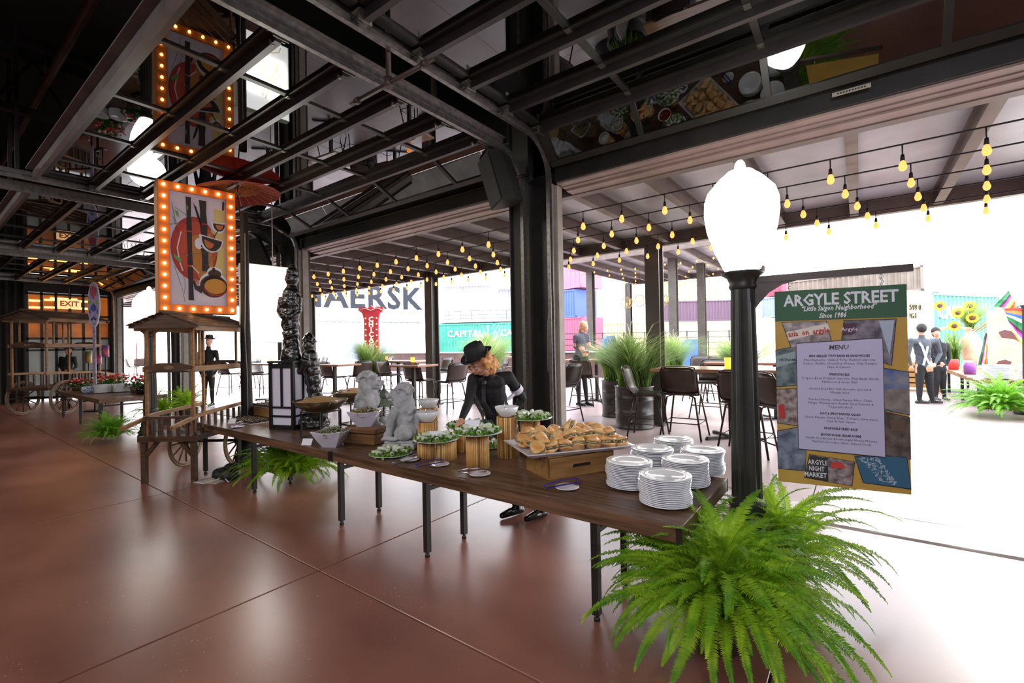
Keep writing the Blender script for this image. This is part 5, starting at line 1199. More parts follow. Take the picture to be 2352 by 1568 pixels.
photo([(.26, .845), (.60, .865), (.575, .985), (.215, .965)], '5a4a4e', 'a9989c', 26); slab([(.26, .85), (.40, .855), (.40, .975), (.22, .965)], '2b2b30', 4.4, 'night_market_panel'); slab([(.42, .88), (.5, .87), (.54, .9), (.42, .905)], 'c93a30', 4.4, 'red_awning')
for i, wd_ in enumerate(('ARGYLE', 'NIGHT', 'MARKET')): words(wd_, .32-.01*i, .883+.032*i, .034, 'd8d4dc', .0007, 0, 6, .85, fit=(.155, .12, .175)[i])
slab([(.60, .835), (.975, .815), (1, .975), (.66, .965)], '14202c', 2, 'map_edge'); slab([(.605, .838), (.97, .819), (.995, .970), (.665, .962)], '2f6080', 3, 'map_panel')
rr = random.Random(4); b = MB()
for i in range(150):
    v_ = rr.random(); u_ = .68+.17*v_+rr.uniform(-.06, .09)*(1-.3*v_); b.box((X_(min(u_, .985)), -.0045, Z_(.835+.125*v_)), (rr.uniform(.006, .016), .0006, .003), (0, rr.choice((0, 0, pi/2)), 0))
ob('map_blocks', b, M('map_ink', 'b9c4d4', None), t, kind='stuff')
slab([(.168, .272), (.826, .252), (.826, .832), (.168, .822)], '1c1826', 5, 'menu_edge'); slab([(.172, .276), (.822, .256), (.822, .828), (.172, .818)], 'bdb8d8', 6, 'menu_sheet')
menu = [('MENU', .295, .037, 1), ('MINI GRILLED TOFU BANH MI SANDWICHES', .337, .0185, 1), ('Mini Baguette, Grilled Tofu, Pickled Carrots,', .357, .0175, 0), ('Daikon, Radish, Cucumber, Fresno Chili, Kewpie', .375, .0175, 0), ('Mayo & Cilantro', .393, .0175, 0),
 ('SPRING ROLLS', .43, .0185, 1), ('5-Spice Beef, Pickled Carrots, Thai Basil, Enoki', .45, .0175, 0), ('Mushroom & Sweet Chili', .468, .0175, 0), ('Smoked Duck BLT with Avocado, Sprouts &', .503, .0175, 0), ('Wasabi Aioli', .521, .0175, 0),
 ('Poached Shrimp, Green Papaya, Nuoc Cham,', .557, .0175, 0), ('Mango, Watermelon Radish, Spicy Peanuts &', .575, .0175, 0), ('Togarashi Aioli', .593, .0175, 0), ('HOT & SPICY PAPAYA SALAD', .628, .0185, 1), ('Green Papaya, String Bean, Tomato, Lime Juice,', .648, .0175, 0), ('Chili & Fish Sauce', .666, .0175, 0),
 ('VEGETABLE FRIED RICE', .702, .0185, 1), ('BROWN SUGAR SESAME BOMBE', .735, .0185, 1), ('Vanilla Shortbread, Brown Sugar Honey Mousse,', .754, .0175, 0), ('Marbled Chocolate Glaze, Sesame Seeds', .772, .0175, 0)]
for s_, v_, z_, bd in menu: words(s_, .5, v_+.003, z_*.85, '4a4454', .0006*bd, .12, 7, 1.0, fit=min(.58, len(s_)*.0128*(1.0 if bd else .94)*(2.9 if s_ == 'MENU' else 1)))
# arm and rings
arm0 = lc_+Vector((0, 0, 0)); zA = PL.z+HB2/2+.085
dirb = (PR-PL).normalized(); e1 = PL-dirb*.05; e2 = PR+dirb*.03
t2 = thing('sign_arm', 'long dark steel arm holding the menu board out from the lamp post', 'arm', (0, 0, 0)); s1 = Vector((lc_.x, lc_.y, zA))
b = MB(); b.bar(s1, Vector((e2.x, e2.y, zA+.012)), .03, .045); ob('arm_bar', b, rust_steel, t2)
b = MB(); mdir = (Vector((e2.x, e2.y, 0))-Vector((s1.x, s1.y, 0))).normalized(); pz = mdir.cross(Vector((0, 0, 1)))
mm = Matrix((mdir, pz, Vector((0, 0, 1)))).transposed().to_4x4(); mm.translation = s1
b.prism([(.06, .0), (.06, -.22), (.10, -.16), (.16, -.09), (.24, -.04), (.32, -.02), (.32, 0)], .02, mm @ RX(pi/2) @ T(0, 0, -.01)); ob('curved_brace', b, rust_steel, t2)
for u_ in (.13, .83):
    pt = mx @ Vector((X_(u_), .008, HB2/2)); k1 = pt
    b = MB()
    for i in range(4):
        c_ = pt.lerp(Vector((k1.x, k1.y, zA-.02)), (i+.3)/4); b.tube([c_+(dirb if i % 2 else Vector((dirb.y, -dirb.x, 0)))*(.009*cos(a_*pi/5))+Vector((0, 0, .017*sin(a_*pi/5))) for a_ in range(10)], .0025, 5, closed=True)
    ob('chain', b, chrome, t2)
print('board', PL, PR, Wb, HB2, 'globe z', ztop, 'sign', Wm, Hm)
# ================================================================ CARTS, FAR TABLES, PEOPLE, RIGHT STATION, BACKGROUND
def make_cart(loc, rz, lab, s=1, long_=1.15, wide=.31):
    t = thing('flower_cart', lab, 'cart', loc, rz); t.scale = (s, s, s); wd = wide; g = long_
    for sx in (-1, 1):
        b = MB(); b.box((sx*wd, 0, .29), (.06, .05, .58)); ob('leg', b, darkwood, t)
        b = MB(); b.bar((sx*wd, 0, .32), (sx*(wd-.19), 0, .54), .045, .035, (0, 1, 0)); ob('leg_brace', b, darkwood, t)
    b = MB(); b.bb(-wd-.05, wd+.05, -.05, g, .52, .585); ob('platform', b, darkwood, t)
    R = .34; yw = g*.73
    for sx in (-1, 1):
        w_ = MB()
        n = 36; rim = MB(); xw = sx*(wd+.07)
        rim.tube([(xw, yw+R*cos(2*pi*k/n), R+.012+R*sin(2*pi*k/n)) for k in range(n)], .016, 6, closed=True)
        rim.tube([(xw, yw+(R-.03)*cos(2*pi*k/n), R+.012+(R-.03)*sin(2*pi*k/n)) for k in range(n)], .018, 6, closed=True)
        wh = ob('wheel_rim', rim, M('wheel_wood', '6a5746', '8a735c', 5, .6, .3), t)
        for k in range(12):
            a = 2*pi*k/12; b = MB(); b.tube([(xw, yw+.04*cos(a), R+.012+.04*sin(a)), (xw, yw+(R-.03)*cos(a), R+.012+(R-.03)*sin(a))], [.013, .010], 6); ob('spoke', b, darkwood, wh)
        b = MB(); b.tube([(xw-.05, yw, R+.012), (xw+.05, yw, R+.012)], [.05, .035], 12); ob('hub', b, darkwood, wh)
    b = MB(); b.tube([(-wd-.1, yw, R+.012), (wd+.1, yw, R+.012)], .02, 8); ob('axle', b, black_steel, t)
    for sx in (-1, 1):
        b = MB(); b.bar((sx*(wd-.02), -.36, .74), (sx*(wd+.0), .15, .83), .035, .045); b.bar((sx*wd, .15, .83), (sx*wd, g, .86), .035, .045); ob('handle_rail', b, lightwood if 0 else M('rail_wood', '7d5733', '9c7246', 3, .5, .2, stretch=(9, 1, 9)), t)
        for k in range(9): y = .02+k*(g-.06)/8; b = MB(); b.bb(sx*wd-.012, sx*wd+.012, y-.018, y+.018, .585, .82); ob('spindle', b, darkwood, t)
    for k in range(5): x = -wd+.08+k*(2*wd-.16)/4; b = MB(); b.bb(x-.018, x+.018, -.01, .012, .585, .80); ob('spindle', b, darkwood, t)
    b = MB(); b.bb(-wd, wd, -.02, .02, .80, .83); ob('front_rail', b, darkwood, t)
    ZR = 1.93
    for sx in (-1, 1):
        for y in (.03, g-.05): b = MB(); b.box((sx*(wd-.02), y, (.585+ZR)/2), (.032, .032, ZR-.585)); ob('post', b, M('rail_wood', '7d5733', '9c7246'), t)
        for y in (.16, g-.2): b = MB(); b.box((sx*(wd-.02), y, (1.42+ZR)/2), (.026, .026, ZR-1.42)); ob('post', b, M('rail_wood', '7d5733'), t)
    # scalloped hand boards with an oval hole
    for y in (.0, g-.02):
        out = [(-wd-.02, 1.38), (wd+.02, 1.38), (wd+.02, 1.44), (wd*.55, 1.47), (0, 1.50), (-wd*.55, 1.47), (-wd-.02, 1.44)]
        hole = [(.075*cos(2*pi*k/16), 1.44+.022*sin(2*pi*k/16)) for k in range(16)]
        b = MB(); n = 16; outer = []
        for k in range(n):
            a = 2*pi*k/n; dx, dz = cos(a), sin(a); tt = min((wd+.02)/abs(dx) if abs(dx) > 1e-6 else 9, (.055 if dz > 0 else .06)/abs(dz) if abs(dz) > 1e-6 else 9); outer.append((dx*tt, 1.44+dz*tt))
        vs = [(x, y+d, z) for d in (0, .022) for x, z in hole+outer]
        fs = []
        for k in range(n):
            k2 = (k+1) % n; fs += [(k, n+k, n+k2, k2), (2*n+k, 2*n+k2, 3*n+k2, 3*n+k), (k, k2, 2*n+k2, 2*n+k), (n+k, 3*n+k, 3*n+k2, n+k2)]
        b.add(vs, fs); ob('hand_board', b, darkwood, t)
    for sx in (-1, 1): b = MB(); b.bb(sx*wd-.012, sx*wd+.012, 0, g, 1.385, 1.45); ob('side_board', b, M('rail_wood', '7d5733'), t)
    b = MB(); b.bb(-wd, wd, .02, g-.03, 1.375, 1.39); ob('shelf', b, darkwood, t)
    for y in (-.06, g+.03):
        b = MB(); b.prism([(-wd-.12, 0), (wd+.12, 0), (wd+.12, .03), (.0, .19), (-wd-.12, .03)], .03, T(0, y+.015, ZR) @ RX(pi/2)); ob('gable', b, darkwood, t)
    for sx in (-1, 1):
        b = MB(); b.bb(sx*(wd+.06)-.015, sx*(wd+.06)+.015, -.05, g+.03, ZR-.03, ZR+.05); ob('eave_board', b, M('rail_wood', '7d5733'), t)
        for k in range(5):
            u = (k+.5)/5; x = sx*(wd+.13)*(1-u); z = ZR+.035+.165*u; b = MB(); b.box((x, g/2, z), (.075, g+.22, .012), (0, sx*radians(20), 0)); ob('roof_slat', b, darkwood, t)
    b = MB(); b.bb(-.03, .03, -.1, g+.1, ZR+.19, ZR+.22); ob('ridge', b, darkwood, t)
    return t
make_cart((-6.93, 2.06, 0), radians(37), 'dark wooden flower cart with gabled roof and spoked wheels below the marquee sign')
p = P(98, 945, 0); p = Vector((-18.3, 3.4, 0)); fc = make_cart((p.x, p.y, 0), radians(218), 'far wooden cart with roof and trays of bread, before the black curtain', 1.3, 1.3, .36)
# bread on the far cart
pz = Vector((p.x, p.y, 1.6)); b = MB(); rr = random.Random(2)
for i in range(26): b.sph((rr.uniform(-.38, .38), rr.uniform(.12, 1.5), rr.uniform(.04, .08)), .06, 7, 5, (1.2, 1, .6))
one('bread_pile', b, bun, 'pile of small breads on the shelf of the far cart', 'bread', (p.x, p.y, 1.81), radians(218))['kind'] = 'stuff'
# folded cloth on the cart rails
# ---- far serving tables and plates
buffet(-16.3, -12.42, 2.5, 3.66, [-16.1, -14.3, -12.6], 'dark serving table at the far left with three plate stacks', yl=(2.56, 3.3))
for k, (q, nm) in enumerate((((234, 880), 'left'), ((277, 878), 'middle'), ((316, 876), 'right'))):
    tp = PD(q[0], q[1], 12.6); tp = P(q[0]+3, q[1]+22, ZT)
    tp = Vector((max(-15.7, min(tp.x, -12.65)), max(2.68, min(tp.y, 3.5)), 0))
    for i in range(16):
        o = bpy.data.objects.new('dinner_plate', PLM); COL.objects.link(o); o.location = (tp.x+random.uniform(-.003, .003), tp.y, ZT+.0005+i*.0118); kk = 15-i
        o.scale = (1.12, 1.12, 1.12)
        o['label'] = 'white plate, %s in the %s stack on the far left table' % ('topmost' if kk == 0 else ('lowest' if i == 0 else ordn(kk)+' from top'), nm); o['category'] = 'plate'; o['group'] = 'white plates stacked on the far left table'
leafy_m = leafmat('geranium_leaf', '24521f', '3f7a2e', .3, 20); redf = M('geranium_red', 'b51f24', 'd9413a', 30, .5); whf = M('blossom_cream', 'e3cdb8', None, rough=.6)
def flowers(c, R, H, lab, seed, reds=40, whites=0):
    t = thing('potted_flowers', lab, 'flowers', c); rr = random.Random(seed)
    b = MB(); b.lathe([(R*.5, 0), (R*.65, H*.35), (R*.6, H*.35), (R*.45, .01)], 16); ob('pot', b, M('pot_dark', '3a2a20'), t)
    b = MB(); leafy(b, (0, 0, H*.35), R, 160, seed, 0, .05, H*.45, .03); ob('leaves', b, leafy_m, t, kind='stuff')
    b = MB(); 
    for i in range(reds+whites):
        b.cur = 0 if i < reds else 1; a = rr.uniform(0, 2*pi); r = R*sqrt(rr.random()); b.sph((cos(a)*r, sin(a)*r, H*rr.uniform(.6, 1)), rr.uniform(.02, .035), 6, 4, (1, 1, .7))
    ob('blossoms', b, [redf, whf], t, kind='stuff')
flowers(Vector((-14.6, 3.2, ZT)), .32, .42, 'big pot of red geraniums in the middle of the far left table', 1, 46, 6)
flowers(Vector((-16.0, 2.85, ZT)), .26, .30, 'low bed of red and yellow blossoms near the far cart', 2, 36, 18)
flowers(Vector((-15.35, 3.3, ZT)), .22, .30, 'small cream blossoms on the far left table', 3, 2, 34)
flowers(Vector((-13.6, 3.45, ZT)), .26, .40, 'small red geraniums at the right of the far left table', 4, 28, 4)
b = MB(); b.lathe([(0, 0), (.10, 0), (.14, .10), (.12, .16), (.10, .16), (.12, .10), (0, .02)], 20, cap=False); one('patterned_pot', b, M('blue_white_pot', 'd5d9e6', '4a5a8a', 28, .3), 'blue and white patterned pot left of the far plate stacks', 'pot', (-14.55, 2.75, ZT))
for i, (x, y, lab) in enumerate(((-13.0, 3.4, 'right'), (-14.1, 3.5, 'left'))):
    b = MB(); b.lathe([(.0, 0), (.22, 0), (.24, .07), (.26, .08), (.20, .14), (.08, .19), (.02, .20), (.02, .22), (0, .22)], 24, cap=False, sq=.65); one('chafing_dish', b, M('chafer', '3c3c40', None, rough=.2, metal=.8), 'covered dark steel dish at the %s rear of the far left table' % lab, 'dish', (x, y, ZT))
# painted tins on rods
cols = (('3a5a9a', 'c9402f'), ('d98a4a', '3f8a5a'), ('c9402f', '3a5a9a'))
for (q, d_, h_), (ca, cb_), lab in zip((((242, 806), 13.2, .34), ((203, 820), 14.0, .36), ((225, 826), 13.3, .24)), cols, ('highest', 'left', 'middle')):
    c = PD(q[0], q[1], d_); t = thing('painted_tin', 'brightly painted tin on a rod over the far flowers, the %s one' % lab, 'tin', (c.x, c.y, ZT)); z = c.z-ZT
    b = MB(); b.lathe([(.075, z-h_/2), (.08, z-h_/2+.01), (.08, z+h_/2)], 18); ob('tin', b, M('tin_'+ca+cb_, ca, cb_, 9, .35), t)
    b = MB(); b.tube([(0, 0, 0), (0, 0, z-h_/2)], .015, 6); b.lathe([(.09, 0), (.09, .02)], 12); ob('rod', b, black_steel, t)
# oval decorated sign on a striped pole
c = PD(216, 699, 13.0); t = thing('oval_sign', 'tall oval lilac sign with a painted face pattern on a pole at the far left', 'sign', (c.x, c.y, 0), rot=(0, 0, radians(40)))
b = MB(); b.prism([(.16*cos(2*pi*k/32), .64*sin(2*pi*k/32)) for k in range(32)], .03, T(0, .015, c.z) @ RX(pi/2)); ob('oval_board', b, M('oval_rim', 'd9d2e0', None), t)
b = MB(); b.prism([(.145*cos(2*pi*k/32), .61*sin(2*pi*k/32)) for k in range(32)], .004, T(0, -.015, c.z) @ RX(pi/2)); ob('oval_face', b, M('oval_pattern', 'b9a9c4', '8f8fb8', 22, .6), t)
for cl, els in (('b5566a', ((0, .36, .09, .16), (0, .18, .05, .03), (-.07, .42, .02, .05), (.07, .42, .02, .05))), ('8fa04a', ((-.08, .06, .03, .07), (.08, .06, .03, .07))), ('4a4aa0', ((0, -.10, .08, .10), (0, -.38, .04, .05), (-.1, -.2, .02, .07), (.1, -.2, .02, .07))), ('2a2a3a', ((-.05, -.42, .025, .035), (.05, -.42, .025, .035), (0, .0, .012, .05)))):
    b = MB(); [b.prism([(x+rx*cos(2*pi*k/14), z+rz_*sin(2*pi*k/14)) for k in range(14)], .002, T(0, -.019, c.z) @ RX(pi/2)) for x, z, rx, rz_ in els]; ob('painted_motif', b, M('oval_'+cl, cl, None), t, kind='stuff')
b = MB(); b.box((0, 0, (c.z-.62)/2+ZT/2+.0), (.07, .03, c.z-.62-ZT)); ob('pole', b, M('oval_pole', 'b9b0d0', '9a7f9a', 12, .6), t); b = MB(); b.bb(-.2, .2, -.15, .15, 0, .03); b.bb(-.02, .02, -.02, .02, .03, ZT+.02); ob('foot', b, black_steel, t)
# red column sign just inside the far doorway
q = P(314, 862, 0); t = thing('red_column_sign', 'tall thin red sign leg standing outside the far left doorway', 'sign', (q.x, q.y, 0)); b = MB(); b.box((0, 0, 1.1), (.16, .06, 2.2)); ob('red_leg', b, M('sign_red', 'b5202a', 'c9343a', 4, .4), t)
# ---- CHICAGO theatre style sign across the patio
Dc = 15.8; c = PD(855, 760, Dc); sg = frame((c.x, c.y, 0), _rt); t = thing('chicago_sign', 'red theatre shaped sign with white letters CHICAGO across the left patio', 'sign'); t.matrix_world = sg
def zz(y): return PD(855, y, Dc).z
pxm = Dc/FPX; b = MB(); hw = 16*pxm; tw = 29*pxm; z1, z2, z3, z4 = zz(806), zz(735), zz(716), zz(704)
body = [(-hw, .05), (hw, .05), (hw*1.0, z2), (hw*1.25, z3-.05), (tw, z3+.05), (tw*.95, z4-.04), (tw*.5, z4+.0), (tw*.25, z4-.06), (0, z4+.03), (-tw*.25, z4-.06), (-tw*.5, z4), (-tw*.95, z4-.04), (-tw, z3+.05), (-hw*1.25, z3-.05), (-hw, z2)]
b.prism(body, .12, RX(pi/2)); ob('sign_body', b, M('chicago_red', 'd23440', 'dc4a50', 4, .4), t)
b = MB(); b.tube([(-tw, -.13, z3+.03), (-tw*.5, -.13, z3+.12), (0, -.13, z3+.04), (tw*.5, -.13, z3+.12), (tw, -.13, z3+.03)], .012, 5); ob('white_line', b, M('sign_white', 'f2f0ea', None), t)
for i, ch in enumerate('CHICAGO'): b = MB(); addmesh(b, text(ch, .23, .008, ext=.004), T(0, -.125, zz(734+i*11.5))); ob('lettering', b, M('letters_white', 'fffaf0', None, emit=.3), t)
dot = MB(); dot.sph((0, 0, 0), .026, 8, 5); dm_ = dot.mesh('bulb', M('dot_bulb', 'f4e6a0', None, emit=1.2))
for i in range(6):
    for s in (-1, 1): ob('bulb', dm_, None, t, loc=(s*hw*.78, -.13, zz(731+13*i)))
# ---- people
skin = M('skin', 'c98f74', 'd39d82', 12, .5, .05, sss=.1); skin2 = M('skin_dark', '8f5f48', None, rough=.5)
blackc = M('black_cloth_shirt', '141416', '1c1c1f', 25, .8, .2); trous = M('black_trousers', '121213', '1a1a1c', 20, .8); shoe = M('black_shoe', '0f0f10', None, rough=.2, coat=.5)
greyc = M('grey_shirt', '4a4650', '56525c', 12, .8); vestc = M('vest_grey', '3c4048', '4a4e58', 14, .7)
def figure(name, lab, J, mats, voxel=.012, s=1, sleeve='long', fingers=True, extras=None, shortleg=False):
    "J: joints in world space; one continuous body surface, coloured by region"
    t = thing(name, lab, 'person', (J['anL'].x*.5+J['anR'].x*.5, J['anL'].y*.5+J['anR'].y*.5, 0)); o0 = t.location.copy()
    J = {k: (v-o0 if isinstance(v, Vector) and k not in ('fwd', 'hfwd', 'toe') else v) for k, v in J.items()}
    fw = J['fwd'].normalized(); sd = (J['shR']-J['shL']).normalized(); b = MB()
    def el(c, r, sx, sy, sz, fwd=fw, n=14, k=10):
        z = Vector((0, 0, 1)); f_ = Vector(fwd); x = f_.cross(z).normalized(); u = x.cross(f_).normalized(); m_ = Matrix((x, f_, u)).transposed().to_4x4(); m_.translation = c
        b.sph((0, 0, 0), r*s, n, k, (sx, sy, sz), mx=m_)
    def limb(pts, rs):
        b.tube(pts, [r*s for r in rs], 12)
        for p_, r in zip(pts, rs): b.sph(p_, r*s*.985, 12, 8)
    hip, ch, nk, hd = J['hip'], J['chest'], J['neck'], J['head']; wa = hip.lerp(ch, .45)
    el(hip, .165, 1.0, .72, .85); el(wa, .14, 1.0, .72, 1.0); el(hip.lerp(wa, .5), .15, 1, .72, 1); el(ch, .165, 1.0, .70, 1.0); el(wa.lerp(ch, .5), .15, 1, .72, 1); el(ch.lerp(nk, .45), .13, 1.25, .65, .6)
    limb([ch.lerp(nk, .5), nk, hd.lerp(nk, .45)], [.07, .055, .052])
    for a in 'LR':
        limb([ch.lerp(J['sh'+a], .55)+Vector((0, 0, .03)), J['sh'+a]], [.075, .062]); limb([J['sh'+a], J['sh'+a].lerp(J['el'+a], .5), J['el'+a]], [.060, .050, .042]); limb([J['el'+a], J['el'+a].lerp(J['wr'+a], .35), J['wr'+a]], [.042, .040, .028])
        hp = hip+(sd*(.085 if a == 'R' else -.085))*s; limb([hp, hp.lerp(J['kn'+a], .5), J['kn'+a]], [.092, .080, .058]); limb([J['kn'+a], J['kn'+a].lerp(J['an'+a], .35), J['an'+a]], [.057, .055, .038])
        tv = J['toe'].normalized(); an = J['an'+a]; fz = Vector((an.x, an.y, .0)); limb([Vector((an.x, an.y, .045*s))-tv*.05*s, Vector((an.x, an.y, .048*s))+tv*.07*s, Vector((an.x, an.y, .035*s))+tv*.17*s], [.040, .042, .030]); limb([an, Vector((an.x, an.y, .05*s))], [.040, .042])
        hv = (J['wr'+a]-J['el'+a]).normalized(); px_ = hv.cross(fw).normalized() if abs(hv.dot(fw)) < .95 else sd; up_ = px_.cross(hv)
        pc_ = J['wr'+a]+hv*.055*s; m_ = Matrix((px_, hv, up_)).transposed().to_4x4(); m_.translation = pc_; b.sph((0, 0, 0), .045*s, 10, 8, (.95, 1.15, .5), mx=m_)
        if fingers:
            for i, (off, ln) in enumerate(((-.033, .062), (-.012, .074), (.010, .070), (.031, .055))):
                r0 = pc_+px_*off*s+hv*.035*s; b.tube([r0, r0+hv*ln*.55*s-up_*.006*s, r0+hv*ln*s-up_*.022*s], [.0088*s, .0085*s, .0065*s], 8)
            r0 = pc_-px_*.036*s-hv*.02*s; b.tube([r0, r0-px_*.025*s+hv*.025*s, r0-px_*.03*s+hv*.055*s-up_*.01*s], [.011*s, .010*s, .007*s], 8)
    hf = J.get('hfwd', fw).normalized(); z = Vector((0, 0, 1)); hx = hf.cross(z).normalized(); hu = hx.cross(hf).normalized(); hm = Matrix((hx, hf, hu)).transposed().to_4x4(); hm.translation = hd
    def H(x, y, z_, r, sx=1, sy=1, sz=1): b.sph((0, 0, 0), r*s, 12, 9, (sx, sy, sz), mx=hm @ T(x*s, y*s, z_*s))
    H(0, -.01, .02, .098, .80, .98, 1.08); H(0, .025, -.045, .066, .86, .9, 1.0); H(0, .05, -.085, .026, 1.1, .9, .8); H(0, .098, -.012, .016, .8, 1.1, 1.5); H(0, .105, -.025, .013, 1.1, 1, .9); H(0, .088, -.055, .014, 1.8, .7, .55); H(0, .082, .022, .03, 1.7, .5, .4)
    for q in (-1, 1): H(q*.078, -.005, -.01, .02, .45, .9, 1.4); H(q*.035, .068, -.03, .022)
    segs = []
    def sg_(a_, c_, z_, w_=1): segs.append((a_, c_, z_, w_))
    sg_(nk.lerp(hd, .35), hd, 0, 1); sg_(hd+hf*.04*s, hd-hf*.04*s, 0, 1); sg_(hip, ch, 1); sg_(ch, nk, 1)
    for a in 'LR':
        sg_(ch, J['sh'+a], 1); sg_(J['sh'+a], J['el'+a].lerp(J['sh'+a], .0 if sleeve == 'long' else .45), 1)
        if sleeve == 'long': sg_(J['el'+a], J['wr'+a].lerp(J['el'+a], .06), 1)
        else: sg_(J['el'+a].lerp(J['sh'+a], .3), J['wr'+a], 0, .062*s)
        sg_(J['wr'+a]+(J['wr'+a]-J['el'+a]).normalized()*.03*s, J['wr'+a]+(J['wr'+a]-J['el'+a]).normalized()*.15*s, 0)
        hp = hip+(sd*(.085 if a == 'R' else -.085))*s-Vector((0, 0, .06*s)); sg_(hp, J['kn'+a], 2)
        kk = J['kn'+a]; sg_(kk, J['an'+a].lerp(kk, .12), 0 if shortleg else 2); sg_(Vector((J['an'+a].x, J['an'+a].y, .06)), Vector((J['an'+a].x, J['an'+a].y, .02))+J['toe'].normalized()*.15*s, 3)
    def zone(c_):
        best, bz = 9, 0
        for a_, d_, z_, w_ in segs:
            ab = d_-a_; l2 = ab.length_squared or 1e-9; u_ = max(0, min(1, (c_-a_).dot(ab)/l2)); dd = (c_-a_-ab*u_).length
            if dd < best and (w_ == 1 or dd < w_): best, bz = dd, z_
        return bz
    me = fuse(b, 'body', mats, voxel*s if voxel < .015 else voxel, 3, zone=zone); ob('body', me, None, t)
    e = MB()
    for q in (-1, 1): e.sph((0, 0, 0), .0105*s, 10, 7, (1.25, 1, .62), mx=hm @ T(q*.031*s, .0845*s, .002*s))
    ob('eyes', e, M('eye_white', 'd9d2cc', None, rough=.2), t)
    e = MB()
    for q in (-1, 1): e.sph((0, 0, 0), .0048*s, 8, 6, mx=hm @ T(q*.031*s, .0915*s, .001*s)); e.tube([hm @ Vector((q*.018*s, .098*s, .028*s)), hm @ Vector((q*.035*s, .098*s, .034*s)), hm @ Vector((q*.052*s, .088*s, .028*s))], .003*s, 5)
    ob('brows', e, M('brow_brown', '3a2418', None), t)
    e = MB(); e.tube([hm @ Vector((-.022*s, .096*s, -.054*s)), hm @ Vector((0, .101*s, -.056*s)), hm @ Vector((.022*s, .096*s, -.054*s))], [.003*s, .005*s, .003*s], 6); ob('lips', e, M('lips', 'a85a50', None, rough=.4), t)
    if extras: extras(t, J, hm, s, fw, sd)
    return t
def hat(t, hm, s, mt=blackc, tilt=.12):
    m_ = hm @ T(0, -.012*s, .062*s) @ RX(tilt) @ Matrix.Diagonal((s, s, s, 1))
    b = MB(); prof = [(.146, .006), (.150, .012), (.140, .010), (.104, .0), (.100, .004), (.097, .03), (.090, .10), (.080, .118), (.05, .108), (.0, .100)]
    n = 36; vs = []
    for r, z in prof:
        for j in range(n):
            a = 2*pi*j/n; zz_ = z+(.018*(abs(cos(a))**2) if r > .12 else 0)-(.012*(abs(cos(a)) < .25)*(z > .1)); vs.append((r*cos(a)*.92, r*sin(a)*1.08, zz_))
    fs = [(i*n+j, i*n+(j+1) % n, (i+1)*n+(j+1) % n, (i+1)*n+j) for i in range(len(prof)-1) for j in range(n)]
    b.smooth = True; b.add(vs, fs, m_); b.smooth = False; ob('hat', b, mt, t)
    b = MB(); b.tube([m_ @ Vector((.101*cos(2*pi*j/24)*.92, .101*sin(2*pi*j/24)*1.08, .014)) for j in range(24)], .007*s, 5, closed=True); ob('hat_band', b, M('hat_band', '0b0b0c', None, rough=.5), t)
def curls(t, hm, s, col, c2, n=150, length=.11, seed=3, back=True):
    b = MB(); rr = random.Random(seed)
    for i in range(n):
        a = rr.uniform(-.15*pi, 1.15*pi)+pi if back else rr.uniform(0, 2*pi); h = rr.uniform(-length, .06); r = .088+.022*rr.random()+(.02 if h < -.03 else 0)
        if sin(a) > .55 and h < .05: continue
        b.sph((0, 0, 0), rr.uniform(.014, .026)*s, 7, 5, (1, 1, rr.uniform(.9, 1.7)), mx=hm @ T(cos(a)*r*s, (sin(a)*r*1.05-.015)*s, h*s))
    ob('hair', fuse(b, 'hair', M('hair_'+col, col, c2, 22, .5, .4), .008*s, 1, .012*s, .02), None, t)
def strap(b, pts, w_, nrm, th=.004):
    for p_, q_ in zip(pts[:-1], pts[1:]): b.bar(p_, q_+(q_-p_)*.03, w_, th, nrm)
